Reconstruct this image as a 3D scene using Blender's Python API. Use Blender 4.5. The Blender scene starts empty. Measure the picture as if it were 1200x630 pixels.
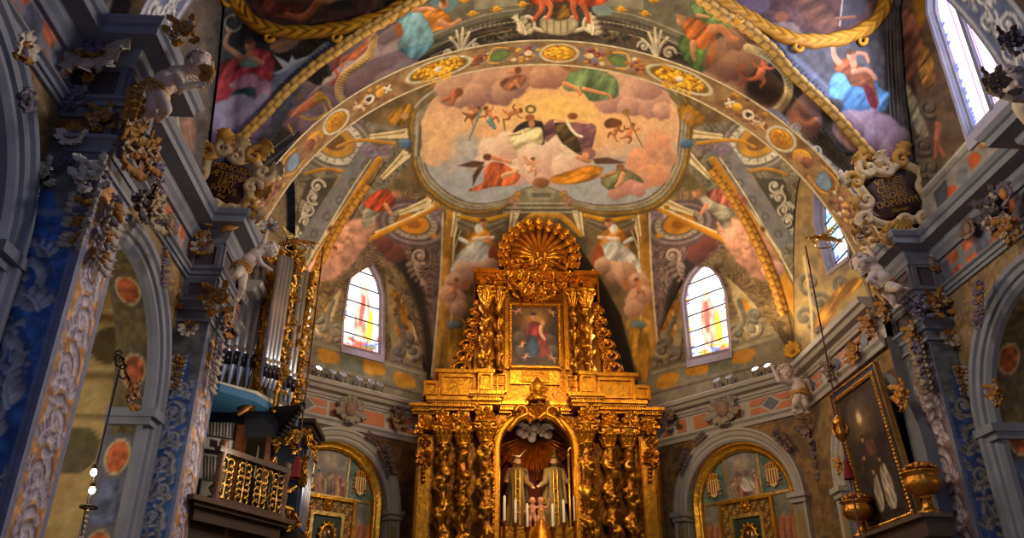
import bpy, math, random
import numpy as np
from mathutils import Matrix, Vector, Euler
PI = math.pi
rng = np.random.default_rng(7)
random.seed(7)
scene = bpy.context.scene
COL = scene.collection
# ------------------------------------------------------------------ camera
FPX = 950.0; PITCH = math.radians(27.3); YAW = math.radians(3.6)
EYE = np.array([0.0, 0.0, 1.6])
FW = np.array([math.sin(YAW)*math.cos(PITCH), math.cos(YAW)*math.cos(PITCH), math.sin(PITCH)])
RT = np.array([math.cos(YAW), -math.sin(YAW), 0.0]); UP = np.cross(RT, FW)
cam_data = bpy.data.cameras.new('camera'); cam = bpy.data.objects.new('camera', cam_data); COL.objects.link(cam)
cam_data.sensor_width = 36.0; cam_data.lens = FPX/1200*36.0; cam_data.clip_end = 200
cam.location = EYE; cam.rotation_euler = (PI/2+PITCH, 0, -YAW); scene.camera = cam

def proj(P):
    d = np.asarray(P, float)-EYE
    z = np.maximum(d@FW, 1e-3)
    return 600+FPX*(d@RT)/z, 315-FPX*(d@UP)/z
def ray(x, y): return FW+RT*(x-600)/FPX+UP*(315-y)/FPX
def at(x, y, **k):
    """photo point -> place on the plane X=, Y= or Z="""
    r = ray(x, y); (a, v), = k.items(); i = 'XYZ'.index(a)
    return EYE+r*(v-EYE[i])/r[i]
def on_plan(x, y, A, B):
    """photo point -> place on the upright plane through plan points A, B"""
    n = np.array([B[1]-A[1], A[0]-B[0]]); r = ray(x, y)
    t = (n@(np.asarray(A[:2])-EYE[:2]))/(n@r[:2])
    return EYE+t*r
class Frame:
    """a wall's own axes: u along it, v up, d out into the room"""
    def __init__(s, A, B, z=0.0):
        s.A = np.array([A[0], A[1], z], float); d = np.array([B[0]-A[0], B[1]-A[1], 0.0])
        s.L = np.linalg.norm(d); s.u = d/s.L; s.v = np.array([0, 0, 1.0]); s.n = np.cross(s.u, s.v)
    def p(s, u, v, d=0.0): return s.A+s.u*u+s.v*v+s.n*d
    def P(s, UV, d=0.0):
        UV = np.asarray(UV, float); return s.A+UV[:, :1]*s.u+UV[:, 1:2]*s.v+s.n*d
    def uv(s, x, y, d=0.0):
        r = ray(x, y); t = (s.n@(s.A+s.n*d-EYE))/(s.n@r); q = EYE+t*r-s.A
        return np.array([q@s.u, q@s.v])
# ------------------------------------------------------------------ colours, noise
def lin(c):
    c = np.asarray(c, float)/255.0
    return np.where(c <= .04045, c/12.92, ((c+.055)/1.055)**2.4)
def _h(ix, iy, s):
    h = (ix.astype(np.int64)*374761393+iy.astype(np.int64)*668265263+s*1274126177) & 0x7fffffff
    h = ((h ^ (h >> 13))*1274126177) & 0x7fffffff
    return ((h ^ (h >> 16)) & 0xffff)/65535.0
def noise(x, y, s=0):
    ix = np.floor(x); iy = np.floor(y); fx = x-ix; fy = y-iy
    fx = fx*fx*(3-2*fx); fy = fy*fy*(3-2*fy)
    a = _h(ix, iy, s); b = _h(ix+1, iy, s); c = _h(ix, iy+1, s); d = _h(ix+1, iy+1, s)
    return (a*(1-fx)+b*fx)*(1-fy)+(c*(1-fx)+d*fx)*fy
def fbm(x, y, s=0, o=4):
    t = 0; a = .5; n = 0
    for i in range(o):
        t = t+a*noise(x*2**i, y*2**i, s+i*17); n += a; a *= .5
    return t/n
def spline(pts, n=6, closed=False):
    p = np.asarray(pts, float); N = len(p)
    if N < 3: return p
    out = []
    for i in range(N if closed else N-1):
        if closed: a, b, c, d = p[(i-1) % N], p[i], p[(i+1) % N], p[(i+2) % N]
        else: a, b, c, d = p[max(i-1, 0)], p[i], p[i+1], p[min(i+2, N-1)]
        for k in range(n):
            t = k/n
            out.append(.5*((2*b)+(c-a)*t+(2*a-5*b+4*c-d)*t*t+(3*b-a-3*c+d)*t**3))
    if not closed: out.append(p[-1])
    return np.array(out)
# ------------------------------------------------------------------ mesh builder
def rotm(rx=0, ry=0, rz=0): return np.array(Euler((rx, ry, rz)).to_matrix())
class MB:
    def __init__(s, col=(200, 200, 200)):
        s.V = []; s.F = []; s.C = []; s.n = 0; s.col = col
    def add(s, V, F, col=None):
        V = np.asarray(V, float).reshape(-1, 3)
        c = s.col if col is None else col
        c = np.asarray(c, float)
        if c.ndim == 1: c = np.repeat(lin(c)[None], len(V), 0)
        s.V.append(V); s.C.append(c)
        for f in (F if isinstance(F, list) else [F]):
            s.F.append(np.asarray(f, int)+s.n)
        s.n += len(V); return s
    def grid(s, P, col=None, cu=False, cv=False, keep=None):
        nu, nv = P.shape[:2]; I = np.arange(nu*nv).reshape(nu, nv)
        if cu: I = np.vstack([I, I[:1]])
        if cv: I = np.hstack([I, I[:, :1]])
        q = np.stack([I[:-1, :-1], I[1:, :-1], I[1:, 1:], I[:-1, 1:]], -1)
        q = q[keep] if keep is not None else q.reshape(-1, 4)
        if col is not None:
            col = np.asarray(col, float)
            if col.ndim == 3: col = col.reshape(-1, 3)
        return s.add(P.reshape(-1, 3), q, col)
    def box(s, lo, hi, col=None, M=None, o=(0, 0, 0)):
        x0, y0, z0 = lo; x1, y1, z1 = hi
        v = np.array([[x0,y0,z0],[x1,y0,z0],[x1,y1,z0],[x0,y1,z0],[x0,y0,z1],[x1,y0,z1],[x1,y1,z1],[x0,y1,z1]], float)
        if M is not None: v = v@np.asarray(M).T
        v = v+np.asarray(o)
        return s.add(v, np.array([[3,2,1,0],[4,5,6,7],[0,1,5,4],[1,2,6,5],[2,3,7,6],[3,0,4,7]]), col)
    def hexa(s, v, col=None):
        return s.add(v, np.array([[3,2,1,0],[4,5,6,7],[0,1,5,4],[1,2,6,5],[2,3,7,6],[3,0,4,7]]), col)
    def fbox(s, fr, u0, u1, v0, v1, d0, d1, col=None):
        v = [fr.p(u, vv, d) for vv in (v0, v1) for u, d in ((u0, d1), (u1, d1), (u1, d0), (u0, d0))]
        return s.hexa(np.array(v), col)
    def prism(s, pts, fn, d0, d1, col=None):
        """closed outline (2D) pushed from depth d0 to d1 by fn(a,b,d)->3D"""
        n = len(pts)
        v = np.array([fn(a, b, d0) for a, b in pts]+[fn(a, b, d1) for a, b in pts])
        q = np.array([[i, (i+1) % n, n+(i+1) % n, n+i] for i in range(n)])
        s.add(v, [q], col)
        k = s.n-2*n
        s.F.append(np.arange(n)[None, ::-1]+k); s.F.append(np.arange(n)[None]+n+k)
        return s
    def tube(s, path, rad, n=8, col=None, flat=None, cap=True):
        p = np.asarray(path, float); N = len(p)
        rad = np.broadcast_to(np.asarray(rad, float), (N,))
        t = np.gradient(p, axis=0); t /= np.linalg.norm(t, axis=1)[:, None]+1e-9
        ref = np.array([0, 0, 1.0]) if abs(t[0][2]) < .9 else np.array([1.0, 0, 0])
        a = np.cross(t[0], ref); a /= np.linalg.norm(a); rings = []
        for i in range(N):
            a = a-t[i]*(a@t[i]); a /= np.linalg.norm(a)+1e-9
            b = np.cross(t[i], a)
            th = np.arange(n)*2*PI/n
            rings.append(p[i]+rad[i]*(np.cos(th)[:, None]*a+np.sin(th)[:, None]*b*(flat or 1)))
        s.grid(np.array(rings), col, cv=True)
        if cap:
            k = s.n-N*n
            s.F.append(np.arange(n)[None, ::-1]+k); s.F.append(np.arange(n)[None]+k+(N-1)*n)
        return s
    def lathe(s, prof, n=16, o=(0, 0, 0), col=None, lobe=None, M=None, a0=0, a1=2*PI):
        prof = np.asarray(prof, float); full = abs(a1-a0-2*PI) < 1e-6
        th = a0+(a1-a0)*np.arange(n if full else n+1)/n
        r = prof[:, 0][:, None]*np.ones_like(th)[None]
        if lobe: r = r*(1+lobe[1]*np.abs(np.sin(th*lobe[0]/2))[None])
        P = np.stack([r*np.cos(th), r*np.sin(th), prof[:, 1][:, None]*np.ones_like(th)[None]], -1)
        if M is not None: P = P@np.asarray(M).T
        P = P+np.asarray(o)
        return s.grid(P.transpose(1, 0, 2), col, cu=full)
    def ball(s, c, r, n=10, m=7, col=None, M=None):
        r = np.broadcast_to(np.asarray(r, float), (3,))
        ph = np.linspace(-PI/2+.02, PI/2-.02, m); th = np.arange(n)*2*PI/n
        P = np.stack([np.cos(ph)[None]*np.cos(th)[:, None], np.cos(ph)[None]*np.sin(th)[:, None], np.sin(ph)[None]+0*th[:, None]], -1)*r
        if M is not None: P = P@np.asarray(M).T
        return s.grid(P+np.asarray(c), col, cu=True)
    def sweep(s, path, prof, side, up=(0, 0, 1), col=None, closed=False, caps=True):
        """profile (out, up) carried along a path; side(i) or fixed sideways vector with mitres"""
        p = np.asarray(path, float); N = len(p); prof = np.asarray(prof, float)
        sd = np.asarray(side, float)
        if sd.ndim == 1: sd = np.repeat(sd[None], N, 0)
        upv = np.asarray(up, float)
        if upv.ndim == 1: upv = np.repeat(upv[None], N, 0)
        P = p[:, None]+sd[:, None]*prof[None, :, :1]+upv[:, None]*prof[None, :, 1:2]
        s.grid(P, col, cu=closed)
        if caps and not closed:
            k = s.n-P.shape[0]*P.shape[1]; m = len(prof)
            s.F.append(np.arange(m)[None]+k); s.F.append(np.arange(m)[None, ::-1]+k+(N-1)*m)
        return s
    def merge(s, o, M=None, t=(0, 0, 0), sc=1.0):
        for V, C in zip(o.V, o.C):
            if o.col == (200, 200, 200) and s.col != o.col: C = np.repeat(lin(s.col)[None], len(V), 0)
            W = V*sc
            if M is not None: W = W@np.asarray(M).T
            s.V.append(W+np.asarray(t)); s.C.append(C)
        for F in o.F: s.F.append(F+s.n)
        s.n += o.n; return s
    def data(s, name, mat, smooth=True, sub=(0, 0, 0)):
        me = bpy.data.meshes.new(name)
        V = np.concatenate(s.V)-np.asarray(sub); C = np.concatenate(s.C)
        me.vertices.add(len(V)); me.vertices.foreach_set('co', V.astype(np.float32).ravel())
        lens = np.concatenate([np.full(len(f), f.shape[1]) for f in s.F])
        vi = np.concatenate([f.ravel() for f in s.F])
        me.loops.add(len(vi)); me.loops.foreach_set('vertex_index', vi.astype(np.int32))
        me.polygons.add(len(lens)); st = np.concatenate([[0], np.cumsum(lens)[:-1]])
        me.polygons.foreach_set('loop_start', st.astype(np.int32))
        me.polygons.foreach_set('loop_total', lens.astype(np.int32))
        me.polygons.foreach_set('use_smooth', np.full(len(lens), smooth))
        at_ = me.color_attributes.new('Col', 'FLOAT_COLOR', 'POINT')
        at_.data.foreach_set('color', np.concatenate([C, np.ones((len(C), 1))], 1).astype(np.float32).ravel())
        me.update(calc_edges=True); me.validate()
        me.materials.append(mat); return me
    def split(s):
        """pieces standing apart from each other become builders of their own"""
        n = len(s.V)
        if n < 2 or n > 900: return [s]
        lo = np.array([v.min(0) for v in s.V]); hi = np.array([v.max(0) for v in s.V]); ext = (hi-lo).max(1)
        g = np.linalg.norm(np.maximum(0, np.maximum(lo[:, None]-hi[None], lo[None]-hi[:, None])), axis=-1)
        near = g <= .40*np.maximum(ext[:, None], ext[None])+.002; lab = np.arange(n)
        for _ in range(60):
            new = np.where(near, lab[None], n).min(1); new = new[new]
            if (new == lab).all(): break
            lab = new
        if len(set(lab)) == 1: return [s]
        st = np.concatenate([[0], np.cumsum([len(v) for v in s.V])]); own = np.repeat(np.arange(n), np.diff(st)); out = []
        for L in sorted(set(lab)):
            m = MB(s.col); mp = np.zeros(st[-1], int); k = 0
            for c in np.nonzero(lab == L)[0]:
                mp[st[c]:st[c+1]] = np.arange(k, k+len(s.V[c])); k += len(s.V[c]); m.V.append(s.V[c]); m.C.append(s.C[c])
            m.n = k; gl = lab[own]
            for f in s.F:
                q = f[gl[f[:, 0]] == L]
                if len(q): m.F.append(mp[q])
            out.append(m)
        return out
    def build(s, name, mat, parent=None, smooth=True, label=None, world=True):
        sub = (0, 0, 0)
        if parent is not None and world: sub = root_loc(parent)
        ps = s.split()
        if 1 < len(ps) <= 40:
            obs = [m.build(name, mat, parent, smooth, label, world) for m in ps]; SIB[obs[0].name] = obs; return obs[0]
        ob = bpy.data.objects.new(name, s.data(name, mat, smooth, sub)); COL.objects.link(ob)
        if parent is not None: ob.parent = parent
        if label: ob['label'] = label
        return ob
def root_loc(o):
    l = np.zeros(3)
    while o is not None: l = l+np.array(o.location); o = o.parent
    return l
def thing(name, label, cat, loc=(0, 0, 0), group=None, rot=(0, 0, 0)):
    o = bpy.data.objects.new(name, None); o.empty_display_size = .1; COL.objects.link(o)
    o.location = loc; o.rotation_euler = rot; o['label'] = label; o['category'] = cat
    if group: o['group'] = group
    return o
def tag(o, label, cat, group=None):
    o['label'] = label; o['category'] = cat
    if group: o['group'] = group
    return o
SIB = {}
def struct(o):
    for q in SIB.get(o.name, [o]): q['kind'] = 'structure'
    return o
def dup(root, loc, rot=None, label=None, group=None, sc=None):
    r = root.copy(); COL.objects.link(r); r.location = loc
    if rot is not None: r.rotation_euler = rot
    if sc is not None: r.scale = (sc,)*3 if np.isscalar(sc) else sc
    if label: r['label'] = label
    if group: r['group'] = group
    for ch in list(root.children):
        c = ch.copy(); COL.objects.link(c); c.parent = r
        for g in ch.children:
            d = g.copy(); COL.objects.link(d); d.parent = c
    return r
# ------------------------------------------------------------------ materials (colour comes with the mesh)
def mat(name, metal=0.0, rough=.7, bump=0.0, bscale=20.0, var=.12, vscale=6.0, emit=0.0, spec=.5, coat=0.0):
    m = bpy.data.materials.new(name); m.use_nodes = True; nt = m.node_tree; N = nt.nodes; L = nt.links
    b = N['Principled BSDF']; a = N.new('ShaderNodeVertexColor'); a.layer_name = 'Col'
    tc = N.new('ShaderNodeTexCoord')
    nz = N.new('ShaderNodeTexNoise'); nz.inputs['Scale'].default_value = vscale; nz.inputs['Detail'].default_value = 6
    L.new(tc.outputs['Object'], nz.inputs['Vector'])
    mr = N.new('ShaderNodeMapRange'); mr.inputs['From Min'].default_value = .3; mr.inputs['From Max'].default_value = .7
    mr.inputs['To Min'].default_value = 1-var; mr.inputs['To Max'].default_value = 1+var
    L.new(nz.outputs['Fac'], mr.inputs['Value'])
    mx = N.new('ShaderNodeVectorMath'); mx.operation = 'SCALE'
    L.new(a.outputs['Color'], mx.inputs[0]); L.new(mr.outputs['Result'], mx.inputs['Scale'])
    L.new(mx.outputs['Vector'], b.inputs['Base Color'])
    b.inputs['Metallic'].default_value = metal; b.inputs['Roughness'].default_value = rough
    b.inputs['Specular IOR Level'].default_value = spec; b.inputs['Coat Weight'].default_value = coat
    if bump:
        n2 = N.new('ShaderNodeTexNoise'); n2.inputs['Scale'].default_value = bscale; n2.inputs['Detail'].default_value = 4
        L.new(tc.outputs['Object'], n2.inputs['Vector'])
        bp = N.new('ShaderNodeBump'); bp.inputs['Strength'].default_value = bump; bp.inputs['Distance'].default_value = .03
        L.new(n2.outputs['Fac'], bp.inputs['Height']); L.new(bp.outputs['Normal'], b.inputs['Normal'])
    if emit:
        L.new(a.outputs['Color'], b.inputs['Emission Color']); b.inputs['Emission Strength'].default_value = emit
    return m
M_FRESCO = mat('fresco plaster', rough=.75, var=.10, vscale=5, bump=.08, bscale=9, spec=.3)
M_STUCCO = mat('painted stucco', rough=.7, var=.16, vscale=7, bump=.15, bscale=25, spec=.35)
M_STONE = mat('grey stone', rough=.65, var=.12, vscale=3, bump=.08, bscale=40, spec=.4)
M_MARBLE = mat('white marble', rough=.55, var=.08, vscale=5, spec=.4)
M_GILT = mat('gilded wood', metal=.85, rough=.33, var=.22, vscale=9, bump=.35, bscale=22)
M_GILTS = mat('smooth gilding', metal=.85, rough=.32, var=.32, vscale=7, bump=.3, bscale=16)
M_WOOD = mat('dark wood', rough=.45, var=.25, vscale=10, bump=.1, bscale=30)
M_IRON = mat('wrought iron', metal=.6, rough=.5, var=.2)
M_TIN = mat('organ pipe metal', metal=.9, rough=.3, var=.1, vscale=3)
M_CLOTH = mat('cloth', rough=.9, var=.15, bump=.2, bscale=30)
M_CANVAS = mat('oil paint', rough=.5, var=.12, vscale=8)
M_GLASS = mat('lit stained glass', rough=.4, var=.1, vscale=8, emit=1.7)
M_GLASSW = mat('bright window glass', rough=.4, var=.05, vscale=8, emit=2.6)
M_LAMP = mat('lit lamp face', rough=.4, var=0.0, emit=40.0)
M_WAX = mat('wax', rough=.5, var=.05)
# ------------------------------------------------------------------ fresco brush: colours laid on the plaster's own vertices
class Paint:
    def __init__(s, P, xy=None, base=(120, 100, 80)):
        P = np.asarray(P, float); s.sh = P.shape; Q = P.reshape(-1, 3)
        if xy is None: s.x, s.y = proj(Q)
        else: s.x, s.y = np.asarray(xy[0], float).ravel(), np.asarray(xy[1], float).ravel()
        s.c = np.repeat(np.asarray(base, float)[None], len(s.x), 0)
        s.nx = fbm(s.x/9, s.y/9, 3); s.nf = fbm(s.x/3.0, s.y/3.0, 9, 3)
        s.k = 1.0
    def cols(s): return lin(np.clip(s.c*(1+.16*(s.nf-.5)+.14*(s.nx-.5))[:, None], 0, 255)).reshape(s.sh)
    def _sel(s, p, m):
        lo = p.min(0)-m; hi = p.max(0)+m
        return np.nonzero((s.x > lo[0]) & (s.x < hi[0]) & (s.y > lo[1]) & (s.y < hi[1]))[0]
    def put(s, i, a, col):
        a = np.clip(a, 0, 1)[:, None]; s.c[i] = s.c[i]*(1-a)+np.asarray(col, float)*a
    def sd(s, i, p):
        x = s.x[i]; y = s.y[i]; d2 = np.full(len(x), 1e9); ins = np.zeros(len(x), bool)
        q = np.roll(p, -1, 0)
        for (ax, ay), (bx, by) in zip(p, q):
            ex = bx-ax; ey = by-ay; l = ex*ex+ey*ey+1e-9
            t = np.clip(((x-ax)*ex+(y-ay)*ey)/l, 0, 1)
            d2 = np.minimum(d2, (x-ax-t*ex)**2+(y-ay-t*ey)**2)
            c = (ay > y) != (by > y)
            if c.any(): ins ^= c & (x < ex*(y-ay)/(ey if abs(ey) > 1e-9 else 1e-9)+ax)
        d = np.sqrt(d2); return np.where(ins, d, -d)
    def poly(s, pts, col, soft=1.0, sm=True, fold=None, edge=0.0, al=1.0, lt=0.0, var=.10):
        """fold=(angle, period, strength): painted pleats; edge: darker outline; lt: modelling from upper left"""
        p = np.asarray(pts, float)
        if sm: p = spline(p, 4, True)
        i = s._sel(p, soft*2)
        if not len(i): return s
        d = s.sd(i, p)+((s.nf[i]-.5)*min(2.0, soft*1.6) if sm else 0); a = al*np.clip(d/soft*.5+.5, 0, 1)
        c = np.repeat(np.asarray(col, float)[None], len(i), 0)
        f = 1+var*(s.nx[i]-.5)*2
        if fold and not edge: edge = .25
        if fold:
            an = math.radians(fold[0]); u = s.x[i]*math.cos(an)+s.y[i]*math.sin(an); v = -s.x[i]*math.sin(an)+s.y[i]*math.cos(an)
            w = fbm(u/fold[1]*1.5, v/(fold[1]*3.2), int(abs(p[0][0])) % 97, 3); f = f*(1+fold[2]*np.clip((w-.5)*5.5, -1.5, 1.5))
        if edge: f = f*(1-edge*np.exp(-np.maximum(d, 0)/2.0))
        if lt:
            o = p.mean(0); r = np.ptp(p, 0).max()*.5+1e-6
            f = f*(1-lt*((s.x[i]-o[0])*.6+(s.y[i]-o[1])*.8)/r)
        s.put(i, a, c*f[:, None]); return s
    def line(s, pts, w, col, soft=.9, sm=True, al=1.0, taper=False, var=.08):
        p = np.asarray(pts, float)
        if sm: p = spline(p, 5)
        w = np.broadcast_to(np.asarray(w, float), (2,)) if np.ndim(w) else np.array([w, w])
        i = s._sel(p, w.max()+soft)
        if not len(i): return s
        x = s.x[i]; y = s.y[i]; best = np.full(len(x), -1e9); n = len(p)-1; md = np.zeros(len(x))
        for k in range(n):
            ax, ay = p[k]; bx, by = p[k+1]; ex = bx-ax; ey = by-ay
            t = np.clip(((x-ax)*ex+(y-ay)*ey)/(ex*ex+ey*ey+1e-9), 0, 1)
            hw = (w[0]+(w[1]-w[0])*(k+t)/n)*.5
            v = hw-np.hypot(x-ax-t*ex, y-ay-t*ey); b = v > best; best = np.where(b, v, best); md = np.where(b, ((y-ay-t*ey)+.5*(x-ax-t*ex))/(hw+.1), md)
        s.put(i, al*np.clip(best/soft+.5, 0, 1), np.asarray(col, float)*(1+var*(s.nx[i]-.5)*2-(.24*md if w.max() >= 4 and abs(s.x.max()) > 0 else 0))[:, None]); return s
    def ell(s, cx, cy, rx, ry=None, col=(0, 0, 0), rot=0, soft=1.0, al=1.0, lt=0.0, ring=None, var=.1):
        ry = rx if ry is None else ry; R = max(rx, ry)
        i = s._sel(np.array([[cx-R, cy-R], [cx+R, cy+R]]), soft*2)
        if not len(i): return s
        a = math.radians(rot); dx = s.x[i]-cx; dy = s.y[i]-cy
        u = dx*math.cos(a)+dy*math.sin(a); v = -dx*math.sin(a)+dy*math.cos(a)
        q = np.sqrt((u/rx)**2+(v/ry)**2)+1e-9; d = (1-q)*min(rx, ry)
        if ring: d = ring*.5-np.abs(d)
        f = (1-lt*(dx*.55+dy*.83)/R)*(1+var*(s.nx[i]-.5)*2)
        s.put(i, al*np.clip(d/soft*.5+.5, 0, 1), np.asarray(col, float)*f[:, None]); return s
    def cloud(s, balls, col, dark, soft=3.0, al=1.0):
        for cx, cy, r in balls:
            R = r*1.15; i = s._sel(np.array([[cx-R, cy-R], [cx+R, cy+R]]), soft*2)
            if not len(i): continue
            dx = (s.x[i]-cx)/r; dy = (s.y[i]-cy)/r
            q = np.hypot(dx, dy)*(1+.22*(fbm(s.x[i]/(r*.55)+cx, s.y[i]/(r*.55), 5)-.5)*2)
            t = np.clip(.45+.62*(dx*.4+dy*.9)+.35*(s.nx[i]-.5), 0, 1)[:, None]
            c = np.asarray(col, float)*(1-t)+np.asarray(dark, float)*t
            a = al*np.clip((1-q)*r/soft, 0, 1)
            a = a[:, None]; s.c[i] = s.c[i]*(1-a)+c*a
        return s
    def mottle(s, cols, sc, seed=0, sel=None):
        i = np.arange(len(s.x)) if sel is None else sel
        t = fbm(s.x[i]/sc, s.y[i]/sc, seed, 4); t = np.clip((t-.3)/.4, 0, 1)*(len(cols)-1)
        k = np.minimum(t.astype(int), len(cols)-2); f = (t-k)[:, None]; c = np.asarray(cols, float)
        s.c[i] = c[k]*(1-f)+c[k+1]*f; return s
    def engrave(s, sel, sc, dark, light, al=.55, seed=0):
        """fine curling ornament drawn with a dark line and a lit edge"""
        x = s.x[sel]; y = s.y[sel]; wx = fbm(x/(sc*1.4), y/(sc*1.4), seed, 2)*2.6; wy = fbm(x/(sc*1.4)+9, y/(sc*1.4)+4, seed+5, 2)*2.6
        t = noise(x/sc+wx, y/sc+wy, seed+11); a = np.abs(((t*3.2) % 1)-.5)*2
        s.put(sel, np.clip((.34-a)*4, 0, 1)*al, dark); s.put(sel, np.clip((a-.72)*4, 0, 1)*al*.8, light); return s
    def inside(s, pts, sm=False):
        p = np.asarray(pts, float)
        if sm: p = spline(p, 4, True)
        i = s._sel(p, 0); return i[s.sd(i, p) > 0]
    # --- repeated motifs
    def garland(s, pts, w, col, dark, step=None):
        """leaf-bound moulding drawn along a line"""
        p = spline(pts, 10); s.line(pts, w, dark, soft=1, sm=True)
        L = np.concatenate([[0], np.cumsum(np.hypot(*np.diff(p, axis=0).T))]); step = step or w*.75
        for l in np.arange(step*.5, L[-1], step):
            k = np.clip(np.searchsorted(L, l), 1, len(p)-1); t = p[k]-p[k-1]; t = t/(np.hypot(*t)+1e-9); n = np.array([-t[1], t[0]])
            q = p[k-1]+t*(l-L[k-1]); an = math.degrees(math.atan2(t[1], t[0]))
            for sg in (-1, 1):
                o = q+n*sg*w*.24
                s.ell(o[0], o[1], step*.55, w*.23, col, an+sg*28, .8, .95, .35)
            s.ell(q[0]+t[0]*step*.4, q[1]+t[1]*step*.4, step*.3, w*.14, np.asarray(col)*1.12, an, .7, .8, .3)
        return s
    def spiral(s, cx, cy, r, col, w, turns=1.6, a0=0, sg=1, al=1.0, shade=None):
        t = np.linspace(0, 1, int(10*turns)+4); a = math.radians(a0)+sg*t*turns*2*PI; rr = r*(1-t)**.8
        p = np.stack([cx+rr*np.cos(a), cy+rr*np.sin(a)], 1)
        if shade is not None: s.line(p+np.array([w*.3, w*.35]), [w*1.15, w*.6], shade, sm=False, al=al*.8)
        s.line(p, [w, w*.5], col, sm=False, al=al)
        s.ell(cx, cy, w*.8, w*.8, col, al=al, lt=.3); return s
    def acanthus(s, x, y, an, L, W, col, shade=None, n=4):
        """one painted leaf: rounded side lobes along a bent midrib"""
        c = np.asarray(col, float); q = []
        for k in range(n+1):
            f = k/n; a = math.radians(an+30*(f-.3)*(1 if int(x+y) % 2 else -1)); q.append((x+math.cos(a)*L*f, y+math.sin(a)*L*f, a))
        for k in range(n, -1, -1):
            px, py, a = q[k]; w = W*(.62-.34*k/n)
            for sg in (-1, 1):
                b = a+sg*.95; ex, ey = px+math.cos(b)*w*.75, py+math.sin(b)*w*.75
                if shade is not None: s.ell(ex+w*.12, ey+w*.16, w*.62, w*.36, shade, math.degrees(b), .9, .9)
                s.ell(ex, ey, w*.6, w*.33, c*(1.0 if sg < 0 else .86), math.degrees(b), .8, lt=.2)
        s.ell(q[n][0], q[n][1], W*.3, W*.2, c, math.degrees(q[n][2]), .8)
        s.line([(a_, b_) for a_, b_, _ in q], [W*.2, W*.08], c*1.08, sm=False); return s
    def skin(s, joints, w, col=(214, 150, 112)):
        return s.line(joints, w, col, soft=1.2, var=.25)
    def putto(s, x, y, k, an=0, col=(206, 140, 104), flip=1, hair=(110, 70, 40)):
        """small painted child: trunk, head, arms, legs; k = trunk length in px"""
        a = math.radians(an); R = np.array([[math.cos(a), -math.sin(a)], [math.sin(a), math.cos(a)]])
        f = lambda u, v: np.array([x, y])+R@np.array([u*k*flip, v*k])
        d = np.asarray(col)*.78
        s.line([f(.05, .5), f(.45, .75), f(.35, 1.3)], [k*.42, k*.2], d); s.line([f(-.05, .5), f(-.35, .85), f(-.75, 1.1)], [k*.42, k*.2], col)
        s.line([f(0, -.35), f(0, .5)], [k*.6, k*.62], col, var=.3)
        s.line([f(.2, -.3), f(.6, -.35), f(.95, -.7)], [k*.26, k*.15], col); s.line([f(-.2, -.3), f(-.6, -.1), f(-.85, -.4)], [k*.26, k*.15], d)
        s.ell(*f(0, -.72), k*.3, k*.32, col, lt=.2); s.ell(*f(.03, -.9), k*.28, k*.18, hair, an)
        return s
# ------------------------------------------------------------------ the frescoes
SKIN = (216, 148, 108); CREAM = (226, 206, 168); GOLD = (222, 156, 40); DGOLD = (150, 96, 24)
GREY = (142, 134, 116); DGREY = (84, 78, 66); VIO = (150, 120, 124); STONE = (168, 158, 134)

def fig_head(p, x, y, r, hair=(92, 60, 36), rot=0, col=SKIN):
    p.ell(x, y, r*.85, r, col, rot, .8, lt=.2); p.ell(x-r*.1, y-r*.62, r*.92, r*.5, hair, rot, .8); p.ell(x+r*.35, y+r*.1, r*.5, r*.7, np.asarray(col)*.74, rot, 1.2, .6)

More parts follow.
